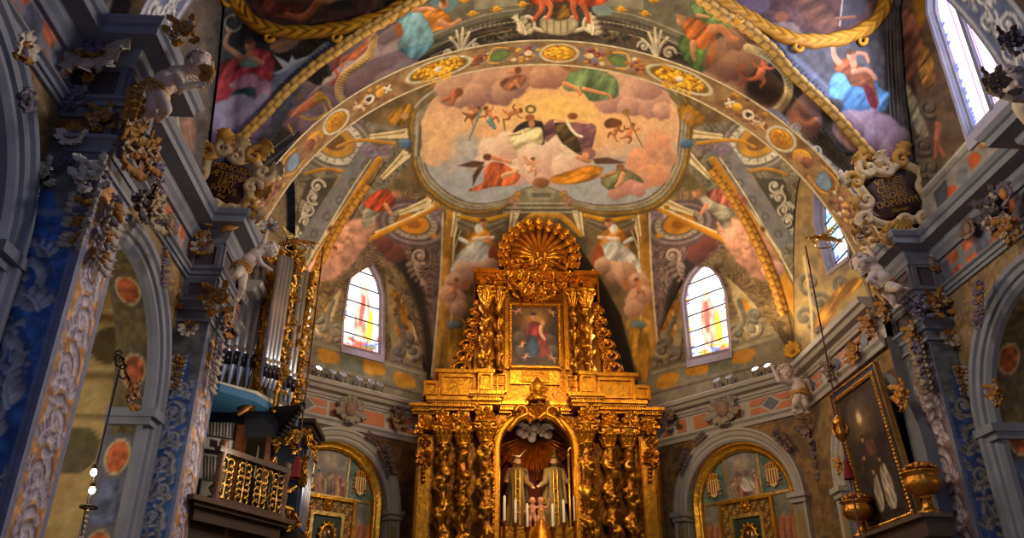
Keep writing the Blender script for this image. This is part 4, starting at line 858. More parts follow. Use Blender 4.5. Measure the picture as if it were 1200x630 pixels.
# chapel vaults and lids so daylight only comes through the windows
mb = MB((120, 100, 70)); mb.box((-8, -2, 8.4), (XL-.05, 12, 8.6)); mb.box((XR+.05, -2, 8.4), (11.3, 12, 8.6)); struct(mb.build('ceiling_chapels', M_FRESCO, smooth=False))
mb = MB((120, 112, 100)); mb.box((-9, -6, -.2), (13, 21, 0)); struct(mb.build('floor', M_STONE, smooth=False))
# ------------------------------------------------------------------ vaults
def rib_tab(px, B, Cn, z0, zb):
    pts = [on_plan(x, y, B, Cn) for x, y in px]; d = np.hypot(Cn[0]-B[0], Cn[1]-B[1])
    r = [math.hypot(q[0]-B[0], q[1]-B[1])/d for q in pts]; t = sorted([(1.0, z0), (0.0, zb)]+[(min(a, .985), q[2]) for a, q in zip(r, pts)])
    c = spline(t, 8); return lambda rr: np.interp(rr, np.maximum.accumulate(c[:, 0]), c[:, 1])
def web(B, zA, zBf, arch, nr, ns, apex_p=1.0, zs=8.2):
    k = int(nr*.62); r = np.concatenate([np.linspace(0, .965, k, endpoint=False), np.linspace(.965, 1, nr-k)])[:, None]; s = np.linspace(0, 1, ns)
    s = (.5-.5*np.cos(PI*s))*.6+s*.4
    W = np.array([arch(t) for t in s]); s = s[None]
    x = B[0]+r*(W[None, :, 0]-B[0]); y = B[1]+r*(W[None, :, 1]-B[1])
    za = zA(r); zb = zBf(r); rib = (1-s)*za+s*zb; lo = (1-s)*W[0, 2]+s*W[-1, 2]
    rise = W[None, :, 2]-lo; top = max(W[:, 2]); mid = (za+zb)/2
    g = np.clip((B[2]+(top-B[2])*r**apex_p-mid)/(top-(W[0, 2]+W[-1, 2])/2), 0, 1)
    return np.stack([x, y, rib+rise*g], -1)
NB = (1.68, 8.5, 12.6); CLp = (-4.15, 11.4); CRp = (7.5, 11.4); NLp = (-4.15, 5.6); NRp = (7.5, 5.6)
RIBPX_R = [(1030, 191), (1017, 178), (979, 135), (956, 112), (925, 82), (903, 56), (867, 26), (831, 5)]; RIBPX_L = [(271, 173), (286, 158), (311, 133), (337, 105), (370, 76), (397, 57), (428, 36), (480, 5)]
zR = rib_tab(RIBPX_R, NB, CRp, 8.2, NB[2]); zL = rib_tab(RIBPX_L, NB, CLp, 8.2, NB[2])
def front_arch(t):
    x = CLp[0]+t*(CRp[0]-CLp[0]); h = 5.45**2-(x-AX)**2
    return (x, 11.4, max(8.2, 6.88+math.sqrt(h) if h > 0 else 8.2))
ST = np.array([(0, 8.2), (.03, 8.6), (.064, 9.4), (.12, 10.9), (.2, 12.3), (.35, 13.2), (.5, 13.5)]); ST = np.vstack([ST, [(1-a, z) for a, z in ST[-2::-1]]])
def side_arch(X):
    return lambda t: (X, 11.4-5.8*t, float(np.interp(t, ST[:, 0], ST[:, 1])))
W_FRONT = web(NB, zL, zR, front_arch, 420, 760)
W_RIGHT = web(NB, zR, zR, side_arch(7.55), 560, 460); W_LEFT = web(NB, zL, zL, side_arch(-4.2), 560, 460)
for P, nm in ((W_FRONT, 'ceiling'), (W_RIGHT, 'ceiling.001'), (W_LEFT, 'ceiling.002')):
    p = Paint(P); paint_nave(p); struct(MB().grid(P, p.cols()).build(nm, M_FRESCO))
P = W_FRONT[::10, ::20].copy(); P[..., 1] = 2*NB[1]-P[..., 1]; struct(MB((110, 92, 66)).grid(P).build('ceiling.003', M_FRESCO))
# soffit of the chancel arch
NA = 640; th = np.linspace(.21, PI-.21, NA); yy = np.linspace(0, 1, 40); P = np.zeros((NA, 40, 3))
for j, t in enumerate(yy):
    R = 5.45-.10*t; cz = 6.88+.2*t; P[:, j] = np.stack([AX-R*np.cos(th), np.full(NA, 11.4+.82*t), cz+R*np.sin(th)], 1)
p = Paint(P, (np.repeat(((th-PI/2)*545*1.1)[:, None], 40, 1), np.repeat(yy[None]*80, NA, 0))); paint_arch(p)
struct(MB().grid(P, p.cols()).build('ceiling_chancel_arch', M_FRESCO))
# apse vault: five bays round a boss
AB = (1.68, 12.7, 13.2); ZS = 7.75
def rz(z0, zb, e=2.3): return lambda r: z0+(zb-z0)*np.sqrt(np.clip(1-np.clip(r, 0, 1)**e, 0, 1))
def seg_arch(A, B, za, zb, apex, k=1.6):
    def f(t):
        q = abs(2*t-1); lo = za+(zb-za)*t; return (A[0]+t*(B[0]-A[0]), A[1]+t*(B[1]-A[1]), lo+(apex-lo)*(1-q**k)**.92)
    return f
zA_ = rz(7.08, AB[2], 2.8); S1 = (AX-5.35, 12.22); S2 = (AX+5.35, 12.22)
zDR = zDL = zEC = zEB = rz(ZS, AB[2], 2.8)
def back_arch(t):
    a = PI*t; return (AX-5.35*math.cos(a), 12.22, 7.08+5.35*math.sin(a))
webs = [web(AB, zA_, zA_, back_arch, 260, 640), web(AB, zDL, zA_, seg_arch(PA, S1, ZS, 7.08, 11.3), 420, 280), web(AB, zEB, zDL, seg_arch(PB, PA, ZS, ZS, 10.9), 520, 360), web(AB, zEC, zEB, seg_arch(PC, PB, ZS, ZS, 10.9), 520, 360), web(AB, zDR, zEC, seg_arch(PD, PC, ZS, ZS, 10.9), 520, 360), web(AB, zA_, zDR, seg_arch(S2, PD, 7.08, ZS, 11.3), 420, 280)]
for k, P in enumerate(webs):
    p = Paint(P); paint_apse(p); struct(MB().grid(P, p.cols()).build('ceiling_apse' if not k else 'ceiling_apse.%03d' % k, M_FRESCO))
# roof lids above the vaults
mb = MB((90, 80, 70)); mb.box((-9, -6, 14.2), (13, 21, 14.4)); struct(mb.build('ceiling_roof', M_STONE, smooth=False))
# ------------------------------------------------------------------ apse walls and windows
WIN_L = [(402, 405), (412, 316), (418, 305), (426, 302), (440, 318), (447, 340), (447, 418)]
def win_poly(fr, px): return [tuple(fr.uv(x, y)) for x, y in px]
wl = win_poly(DL, [(401, 406), (402, 378), (408, 336), (413, 320), (419, 309), (427, 300), (436, 312), (444, 328), (448, 346), (447, 418)])
wr = win_poly(DR, [(800, 350), (803, 334), (810, 321), (818, 312), (825, 306), (834, 314), (843, 325), (850, 342), (856, 412), (808, 423)])
nr_ = win_poly(PR, [(990, 312), (968, 322), (952, 250), (952, 238), (966, 240), (980, 262)])
PRwin = [(1.15, 8.6), (2.15, 8.6), (2.15, 10.3), (1.65, 11.1), (1.15, 10.3)]
def lowwall(p):
    p.mottle([(132, 106, 62), (156, 124, 74), (110, 92, 66)], 14, 9); 
    i = np.nonzero(p.nf > .62)[0]; p.put(i, np.full(len(i), .5), (96, 62, 40))
NICHE = {}
nl = [tuple(DL.uv(x, y)) for x, y in [(375, 640), (372, 525)]]
def diag_wall(nm, fr, win, sg, nic):
    wall(nm, fr, -.05, fr.L+.05, 7.6, 11.3, .022, paint=lambda p: paint_diag(p, sg), holes=[win])
    wall(nm+'_lower', fr, -.05, fr.L+.05, 0, 7.65, .03, paint=lowwall, holes=[nic])
niL = arch_poly(1.42, 1.34, 5.08); niR = arch_poly(2.42, 1.36, 5.1)
diag_wall('wall_apse_left', DL, wl, -1, niL); diag_wall('wall_apse_right', DR, wr, 1, niR)
def endp(p): p.mottle([(40, 32, 24), (60, 48, 32), (52, 40, 28)], 18, 9)
wall('wall_apse_end', EW, -.05, EW.L+.05, 0, 11.3, .06, paint=endp)
def presb(p):
    p.mottle([(150, 126, 84), (172, 144, 98), (132, 112, 84)], 18, 6)
    p.poly([(940, 300), (960, 330), (985, 330), (1010, 300), (1010, 360), (940, 410)], (176, 150, 96), 3)
    for x, y, r, s in ((948, 330, 14, 1), (960, 352, 12, -1), (985, 330, 10, 1), (942, 370, 12, -1)): p.spiral(x, y, r, (124, 114, 98), 5, 1.4, 60, s, shade=(80, 70, 56))
    p.poly([(952, 380), (975, 345), (1000, 326), (1012, 330), (985, 356), (962, 390)], (200, 140, 44), 1.5, fold=(40, 7, .25)); p.line([(942, 300), (950, 360), (952, 400)], 3, (206, 186, 140))
pw = win_poly(PR, [(996, 300), (972, 318), (957, 262), (957, 226), (975, 232), (996, 272)])
wall('wall_presbytery_right', PR, 0, PR.L, 7.6, 11.6, .03, paint=presb, holes=[pw])
#wall('wall_presbytery_left', PL, 0, PL.L, 7.6, 11.6, .04, paint=presb)
def greyw(p): p.mottle([(124, 126, 134), (140, 140, 146)], 20, 9)
wall('wall_presbytery_lower_right', PR, 0, PR.L, 0, 7.65, .05, paint=lowwall)
# outer shell round the windows' reveals is the reveal boxes themselves
def window(nm, fr, poly, depth, cols, seed, split=6, mull=True, emit=None, pcol=(150, 136, 150)):
    """stone reveal, leaded glass of many colours, iron saddle bars"""
    po = np.array(poly); c = po.mean(0); d = spline(po, 1, True) if False else po
    root = None
    mb = MB(pcol); n = len(d); rows = []
    for k, (s, dep) in enumerate(((1.10, .02), (1.10, .05), (1.0, .05), (.99, -depth*.5), (.93, -depth*.55), (.92, -depth))):
        rows.append([fr.p(*(c+(q-c)*s), dep) for q in d])
    mb.grid(np.array(rows), cv=True); fo = struct(mb.build(nm, M_STONE, smooth=False))
    lo = d.min(0)-.1; hi = d.max(0)+.1; st = .022
    U, V = np.meshgrid(np.arange(lo[0], hi[0], st), np.arange(lo[1], hi[1], st), indexing='ij')
    P = fr.A+U[..., None]*fr.u+V[..., None]*fr.v-fr.n*depth
    p = Paint(P, (U*100, V*100), (236, 236, 240)); cols(p, lo*100, hi*100, c*100)
    MB().grid(P, p.cols()).build('stained_glass', M_GLASS if split > 1 else M_GLASSW, fo, smooth=False)
    b = MB((28, 26, 30)); h = hi[1]-lo[1]
    for k in range(1, split): v = lo[1]+.1+(h-.2)*k/split; b.fbox(fr, lo[0]+.1, hi[0]-.1, v-.012, v+.012, -depth+.01, -depth+.03)
    if split > 1: b.build('saddle_bars', M_IRON, fo, smooth=False)
    return fo
def glass_saint(p, lo, hi, c):
    w = (hi-lo)[0]-20; h = (hi-lo)[1]-20; x0 = lo[0]+10; y0 = lo[1]+10; X = lambda f: x0+w*f; Y = lambda f: y0+h*f
    p.mottle([(214, 226, 250), (240, 240, 246), (206, 214, 240)], 10, 4)
    rnd = random.Random(int(c[0]))
    for k in range(46):
        s = rnd.choice([0.06, .94]); p.poly([(X(s)-w*.05, Y(k/46)), (X(s)+w*.05, Y(k/46)), (X(s)+w*.05, Y((k+.8)/46)), (X(s)-w*.05, Y((k+.8)/46))], rnd.choice([(250, 220, 90), (70, 100, 210), (220, 90, 60), (250, 250, 250), (240, 190, 60)]), .8, False)
    for k in range(26): p.ell(X(.15+.7*rnd.random()), Y(.5+.45*rnd.random()), w*.06, w*.05, rnd.choice([(236, 216, 200), (200, 214, 250), (250, 236, 190)]))
    p.poly([(X(.36), Y(.16)), (X(.32), Y(.4)), (X(.42), Y(.62)), (X(.5), Y(.68)), (X(.6), Y(.6)), (X(.68), Y(.4)), (X(.66), Y(.16))], (222, 176, 150), 1.5, fold=(8, 9, .2)); p.poly([(X(.42), Y(.3)), (X(.44), Y(.58)), (X(.54), Y(.56)), (X(.5), Y(.3))], (196, 96, 90), 1.5)
    p.poly([(X(.62), Y(.2)), (X(.7), Y(.5)), (X(.78), Y(.3)), (X(.74), Y(.14))], (240, 196, 70), 1.5); p.ell(X(.5), Y(.66), w*.08, h*.05, (232, 196, 170))
    for k in range(40): p.poly([(X(rnd.random()), Y(.1*rnd.random()+.02))]*1+[(X(.1+.8*rnd.random()), Y(.02+.14*rnd.random())) for _ in range(2)], rnd.choice([(240, 180, 40), (80, 100, 190), (240, 240, 240), (200, 80, 50), (120, 130, 70)]), 1, False, al=.7)
    for f in (.33, .5, .67): p.line([(X(f), Y(.02)), (X(f), Y(.16))], 1.4, (60, 60, 80), sm=False)
    p.line([(X(.03), Y(0)), (X(.03), Y(1))], 2, (250, 214, 60), sm=False); p.line([(X(.97), Y(0)), (X(.97), Y(1))], 2.4, (60, 90, 220), sm=False); p.line([(X(0), Y(.06)), (X(1), Y(.06))], 2, (200, 70, 70), sm=False)
def glass_blue(p, lo, hi, c):
    p.mottle([(120, 190, 240), (230, 240, 250), (180, 220, 250)], 16, 4)
    for k in range(60): p.ell(lo[0]+random.random()*(hi-lo)[0], lo[1]+random.random()*(hi-lo)[1], 7, 5, random.choice([(60, 140, 230), (250, 220, 120), (240, 240, 250), (80, 110, 200)]))
def glass_white(p, lo, hi, c):
    p.mottle([(250, 248, 250), (236, 236, 255)], 30, 4)
    for f, col in ((.12, (110, 130, 230)), (.3, (150, 90, 190)), (.5, (120, 50, 110)), (.68, (170, 70, 120)), (.88, (80, 100, 230))): x = lo[0]+(hi-lo)[0]*f; p.line([(x, lo[1]), (x, hi[1])], 3, col, sm=False)
    for k in range(40): p.poly([(lo[0]+14, lo[1]+k*8), (lo[0]+20, lo[1]+k*8), (lo[0]+20, lo[1]+k*8+6), (lo[0]+14, lo[1]+k*8+6)], random.choice([(80, 90, 200), (250, 180, 190), (220, 220, 250)]), 1, False)
window('window_1', DL, wl, .09, glass_saint, 1); window('window_2', DR, wr, .09, glass_saint, 2); window('window_3', PR, pw, .18, glass_blue, 3)
# clerestory walls of the nave standing on the cornice
NWR = Frame((7.6, 11.4), (7.6, 5.6)); NWL = Frame((-4.25, 5.6), (-4.25, 11.4))
ww = [tuple(NWR.uv(x, y)) for x, y in [(1083, 40), (1126, 150), (1168, 92), (1120, 20)]]
w3 = [(1.80, 9.05), (2.95, 9.05), (2.95, 11.6), (2.6, 12.4), (2.35, 12.7), (2.1, 12.4), (1.80, 11.6)]
def clere(p):
    p.mottle([(92, 76, 62), (120, 98, 74), (104, 84, 66)], 18, 9)
    p.poly([(1038, -10), (1050, 0), (1062, 170), (1082, 262), (1060, 240), (1044, 120)], (60, 54, 50), 2, False)
    p.poly([(1046, 30), (1066, 10), (1082, 40), (1078, 80), (1062, 100), (1050, 80)], (134, 86, 68), 3, fold=(30, 9, .25), lt=.2)
    p.poly([(1070, -20), (1084, 0), (1082, 30), (1074, 26)], (176, 122, 40), 2); p.poly([(1064, 100), (1072, 96), (1074, 130), (1066, 136)], (70, 44, 44), 2)
    p.poly([(1074, 60), (1086, 54), (1096, 80), (1092, 104), (1080, 100)], (176, 128, 60), 1.5, fold=(40, 5, .3)); p.poly([(1056, 96), (1068, 104), (1084, 140), (1088, 160), (1072, 152)], (176, 164, 134), 2, fold=(30, 6, .2))
    p.line([(1100, 148), (1098, 166), (1106, 182)], [7, 5], (196, 116, 84)); p.line([(1098, 164), (1096, 184)], [6, 4], (190, 108, 80)); p.ell(1099, 146, 4, 4, (176, 110, 80))
    for x, y in ((1082, 170), (1090, 196), (1078, 196), (1088, 126)): p.spiral(x, y, 11, (120, 106, 92), 5, 1.4, 60, 1, shade=(56, 48, 42))
    p.poly([(1072, 236), (1132, 168), (1150, 148), (1196, 92), (1240, 60), (1240, 110), (1198, 160), (1082, 270)], (156, 150, 140), 1.2, False)
    p.line([(1080, 226), (1134, 166), (1150, 160), (1230, 70)], 4, (186, 180, 166), sm=False); p.line([(1084, 230), (1140, 170), (1236, 72)], 1.5, (100, 94, 88), sm=False)
    p.poly([(1094, 226), (1108, 210), (1114, 232), (1100, 248)], (96, 100, 110), 1, False, edge=.4); p.poly([(1110, 222), (1118, 216), (1124, 230), (1114, 238)], (206, 92, 46), 1.2)
    p.poly([(1134, 186), (1142, 178), (1150, 184), (1140, 198)], (206, 96, 50), 1.2); p.poly([(1122, 200), (1134, 198), (1132, 214), (1122, 216)], (122, 126, 134), 1.2); p.ell(1154, 164, 8, 12, (186, 142, 78), 30, lt=.4); p.ell(1154, 164, 4, 6, (206, 190, 150), 30); p.poly([(1174, 148), (1190, 132), (1196, 142), (1180, 156)], (206, 104, 60), 1.2)
    p.poly([(1060, 252), (1076, 240), (1080, 264), (1070, 270)], (120, 62, 44), 1)
wall('wall_clerestory_right', NWR, 0, 5.8, 8.1, 13.6, .025, paint=clere, holes=[w3])
def clereL(p):
    p.mottle([(96, 90, 88), (124, 114, 106), (104, 92, 84)], 16, 9)
    p.line([(206, 120), (216, 190), (236, 236)], 3, (170, 156, 140)); p.line([(196, 130), (226, 236)], 2, (150, 146, 150)); p.poly([(214, 150), (224, 136), (230, 170), (220, 180)], (160, 120, 104), 2); p.line([(222, 140), (226, 176)], 4, (176, 140, 120)); p.poly([(200, 190), (230, 196), (240, 240), (220, 230)], (140, 130, 122), 2, fold=(60, 6, .2))
wall('wall_clerestory_left', NWL, 0, 5.8, 8.1, 13.6, .03, paint=clereL)
um = NWR.uv(1145, 68, -.1)[0]; mu = MB((130, 128, 150)); mu.fbox(NWR, um-.035, um+.035, 9.0, 12.8, -.10, -.04); struct(mu.build('trim_25', M_STONE, smooth=False))
window('window_4', NWR, w3, .11, glass_white, 4, split=1, pcol=(176, 176, 200))
# transverse rib nearest the camera, blue with white scrolls
def near_rib(p):
    p.c[:] = (104, 112, 144); p.mottle([(84, 96, 136), (116, 122, 152)], 20, 3)
    for y in (6, 74): p.line([(-2000, y), (2000, y)], 7, (176, 176, 186), sm=False)
    for k in range(-34, 35): p.spiral(k*28, 40+(10 if k % 2 else -10), 17, (206, 204, 206), 5.5, 1.5, k*40, 1 if k % 2 else -1, shade=(70, 78, 112)); p.acanthus(k*28+10, 40, 60 if k % 2 else -60, 24, 14, (206, 204, 206), (70, 78, 112), 3)
P = np.zeros((360, 34, 3)); th = np.linspace(0, PI, 360)
for j, t in enumerate(np.linspace(0, 1, 34)): P[:, j] = np.stack([AX-5.62*np.cos(th), np.full(360, 7.35+.75*t), 7.9+5.5*np.sin(th)], 1)
p = Paint(P, (np.repeat(((th-PI/2)*562)[:, None], 34, 1), np.repeat(np.linspace(0, 80, 34)[None], 360, 0))); near_rib(p)
struct(MB().grid(P, p.cols()).build('ceiling_nave_arch', M_FRESCO))
wall('wall_presbytery_return', Frame((7.08, 12.2), (7.35, 12.2)), 0, .27, 0, 8, .06, base=(120, 114, 112)); wall('wall_presbytery_return.001', Frame((-4.6, 12.3), (-3.7, 12.3)), 0, .9, 7.6, 11, .06, base=(100, 90, 80))
PLB = Frame((-4.5, 12.2), (-4.5, 17.2)); wall('wall_presbytery_left', PLB, 0, PLB.L, 0, 12, .06, base=(70, 60, 48))

wall('wall_presbytery_return.002', Frame((-4.6, 17.2), (-3.7, 16.85)), 0, .97, 0, 12, .08, base=(80, 70, 56))
wall('wall_presbytery_upper_left', Frame((-3.95, 12.3), (-3.95, 17.0)), 0, 4.7, 9.0, 11.9, .04, paint=lambda p: (p.mottle([(120, 104, 78), (150, 130, 96)], 16, 6), p.engrave(np.arange(len(p.x)), 10, (74, 62, 48), (180, 160, 120), .5, 4)))
# ------------------------------------------------------------------ apse order: cornice, marble frieze, niches
WST = (176, 168, 156)
planA = [(-3.7, 12.25), PA, PB, PC, PD, (7.05, 12.25)]
ACORN = [(0, -.26), (.06, -.26), (.08, -.2), (.2, -.17), (.24, -.1), (.3, -.08), (.33, 0), (.30, .02), (0, .02)]
mb = MB(); moulding('', planA, 7.58, ACORN, WST, False, build=False, mb=mb)
moulding('', planA, 7.30, [(0, -.05), (.05, -.05), (.07, 0), (0, 0)], WST, False, build=False, mb=mb)
moulding('', planA, 6.84, [(0, -.16), (.04, -.16), (.05, -.08), (.1, -.03), (.1, .02), (0, .02)], WST, False, build=False, mb=mb)
struct(mb.build('trim_14', M_MARBLE, smooth=False))
# marble frieze of the apse: set panels of orange and grey stone in white
def frieze(fr, cells, name):
    mb = MB(WST); mb.fbox(fr, 0, fr.L, 6.84, 7.26, -.1, .015, WST)
    OR = (190, 118, 78); GR = (104, 104, 112)
    for c, w in cells:
        pr = lambda pts, col: mb.prism(pts, lambda a, b, d: fr.p(c+a, 7.05+b, d), .01, .03, col)
        if w < 0:
            pr([(w, -.15), (-w, -.15), (-w, .15), (w, .15)], OR); continue
        pr([(-.2, 0), (0, -.15), (.2, 0), (0, .15)], GR)
        for sx in (-1, 1):
            for sy in (-1, 1):
                q = [(sx*.06, sy*.16), (sx*w, sy*.16), (sx*w, sy*.025), (sx*.26, sy*.025)]
                pr(q if sx*sy > 0 else q[::-1], OR)
    return struct(mb.build(name, M_MARBLE, smooth=False))
frieze(DL, [(.45, .5), (1.35, -.3), (2.15, -.3), (2.75, -.15), (3.4, .45)], 'trim_15'); frieze(DR, [(.5, .3), (1.2, -.12), (1.75, -.2), (2.6, -.2), (3.55, .5)], 'trim_16')
frieze(PR, [(.6, .5), (1.8, .5), (3.0, .5)], 'trim_17'); frieze(PL, [(.6, .5), (1.8, .5), (3.0, .5)], 'trim_18')
NV = [(-.02, -.45), (-.02, 0), (.03, .04), (.09, .04), (.11, .07), (.19, .09), (.22, .12), (.27, .12), (.28, .02), (.28, 0)]
NCL = (1.42, 1.32, 5.08); NCR = (2.42, 1.34, 5.1); NCP = (2.62, 1.36, 4.9)
mb = MB(WST)
for fr, (c, r, s) in ((DL, NCL), (DR, NCR), (PR, NCP)):
    archivolt(mb, fr, c, r, s, NV, WST, foot=.5, umax=3.7 if fr is PR else 99)
    for sg in ((-1, 1) if fr is not PR else (-1,)):
        u = c+sg*(r+.12); mb.fbox(fr, u-.2, u+.2, s-.1, s, -.4, .2, WST); mb.fbox(fr, u-.17, u+.17, s-.2, s-.1, -.4, .15, WST); mb.fbox(fr, u-.13, u+.13, .5, s-.2, -.4, .09, (150, 142, 124)); mb.fbox(fr, u-.08, u+.08, 2.5, s-.35, 0, .1, (150, 128, 78))
struct(mb.build('trim_19', M_MARBLE, smooth=False))
# niche backs
for nm, fr, (c, r, s), col in (('wall_niche_left', DL, NCL, (70, 66, 60)), ('wall_niche_right', DR, NCR, (70, 66, 60)), ('wall_niche_presbytery', PR, NCP, (112, 116, 124))):
    mb = MB(col); mb.prism(arch_poly(c, r+.1, s, foot=.5), lambda a, b, d: fr.p(a, b, d), -.55, -.42 if fr is not PR else .012, col); struct(mb.build(nm, M_STONE, smooth=False))
# ------------------------------------------------------------------ stucco ribs and gilt frames on the nave vault
def rib_thing(name, zt, Cn, NB=NB, r0=.03, r1=.97, rad=.092, cd=(96, 62, 24), cl=(226, 176, 92)):
    r = np.linspace(r0, r1, 300); p = np.stack([NB[0]+r*(Cn[0]-NB[0]), NB[1]+r*(Cn[1]-NB[1]), zt(r)-.01], 1)
    L = np.concatenate([[0], np.cumsum(np.linalg.norm(np.diff(p, axis=0), axis=1))])
    d = np.array([Cn[0]-NB[0], Cn[1]-NB[1], 0]); d /= np.linalg.norm(d); sd = np.array([d[1], -d[0], 0])
    t = np.gradient(p, axis=0); t /= np.linalg.norm(t, axis=1)[:, None]; n = np.cross(t, sd); n *= np.where(n[:, 2:] > 0, -1, 1)
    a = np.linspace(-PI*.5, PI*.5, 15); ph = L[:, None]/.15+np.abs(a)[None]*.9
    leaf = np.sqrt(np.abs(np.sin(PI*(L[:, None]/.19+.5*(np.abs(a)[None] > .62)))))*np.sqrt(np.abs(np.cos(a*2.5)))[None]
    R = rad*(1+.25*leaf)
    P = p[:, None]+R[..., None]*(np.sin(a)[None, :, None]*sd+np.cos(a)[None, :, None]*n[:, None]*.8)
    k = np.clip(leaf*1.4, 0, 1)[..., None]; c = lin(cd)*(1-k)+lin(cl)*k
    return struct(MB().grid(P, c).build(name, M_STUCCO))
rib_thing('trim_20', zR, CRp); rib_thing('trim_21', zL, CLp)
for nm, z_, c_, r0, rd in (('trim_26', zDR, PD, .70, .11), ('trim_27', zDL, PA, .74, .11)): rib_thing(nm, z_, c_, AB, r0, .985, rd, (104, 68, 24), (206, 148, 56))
class Surf:
    def __init__(s, P):
        s.P = P.reshape(-1, 3); s.x, s.y = proj(s.P)
        du = np.gradient(P, axis=0); dv = np.gradient(P, axis=1); n = np.cross(du, dv); n /= np.linalg.norm(n, axis=-1)[..., None]+1e-9
        s.N = n.reshape(-1, 3); s.N = s.N*np.where(((EYE-s.P)*s.N).sum(1) > 0, 1, -1)[:, None]
    def at(s, x, y):
        i = np.argpartition((s.x-x)**2+(s.y-y)**2, 4)[:4]; w = 1/((s.x[i]-x)**2+(s.y[i]-y)**2+.3); w /= w.sum()
        return (s.P[i]*w[:, None]).sum(0), s.N[i[0]]
def gilt_frame(name, surf, px, w, label, closed=False):
    q = spline(px, 14); PN = [surf.at(x, y) for x, y in q]; p = np.array([a for a, b in PN]); n = np.array([b for a, b in PN])
    for _ in range(3): p[1:-1] = (p[:-2]+p[1:-1]*2+p[2:])/4; n[1:-1] = (n[:-2]+n[1:-1]*2+n[2:])/4
    t = np.gradient(p, axis=0); t /= np.linalg.norm(t, axis=1)[:, None]+1e-9; sd = np.cross(t, n)
    L = np.concatenate([[0], np.cumsum(np.linalg.norm(np.diff(p, axis=0), axis=1))]); tt = np.linspace(-1, 1, 15)
    ph = L[:, None]/.24+1.1*np.abs(tt)[None]
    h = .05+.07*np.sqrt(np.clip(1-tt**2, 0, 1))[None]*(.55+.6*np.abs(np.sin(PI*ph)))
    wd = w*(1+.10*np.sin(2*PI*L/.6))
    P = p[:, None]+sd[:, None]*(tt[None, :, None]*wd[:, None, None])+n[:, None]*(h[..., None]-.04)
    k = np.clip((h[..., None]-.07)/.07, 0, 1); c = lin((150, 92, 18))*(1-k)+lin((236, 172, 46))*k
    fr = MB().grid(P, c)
    for j in range(20, len(q)-8, 34):
        a = np.linspace(0, 4.6, 16); rr = .10*(1-a/6.2)
        for sg in (1,):
            o = p[j]+sd[j]*sg*w*1.15+n[j]*.06; fr.tube(o+t[j]*(rr*np.cos(a))[:, None]+sd[j]*(rr*np.sin(a))[:, None], np.linspace(.04, .025, 16), 6, (232, 168, 44))
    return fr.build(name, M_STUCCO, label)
sL = Surf(W_LEFT); sR = Surf(W_RIGHT)
t1 = thing('ceiling_medallion', 'gilt leaf frame of the painted oval on the left of the vault', 'frame', (-3, 9, 11), 'oval frames of the vault'); t2 = thing('ceiling_medallion', 'gilt leaf frame of the painted oval on the right of the vault', 'frame', (6, 9, 11), 'oval frames of the vault')
f1 = gilt_frame('leaf_frame', sL, [(266, -40), (270, -12), (282, 10), (298, 27), (324, 36), (352, 38), (384, 36), (420, 29), (452, 18), (490, -2)], .13, t1)
f2 = gilt_frame('leaf_frame', sR, [(806, -18), (850, 4), (880, 22), (908, 38), (936, 47), (968, 48), (996, 42), (1020, 30), (1034, 12), (1040, -8)], .13, t2)
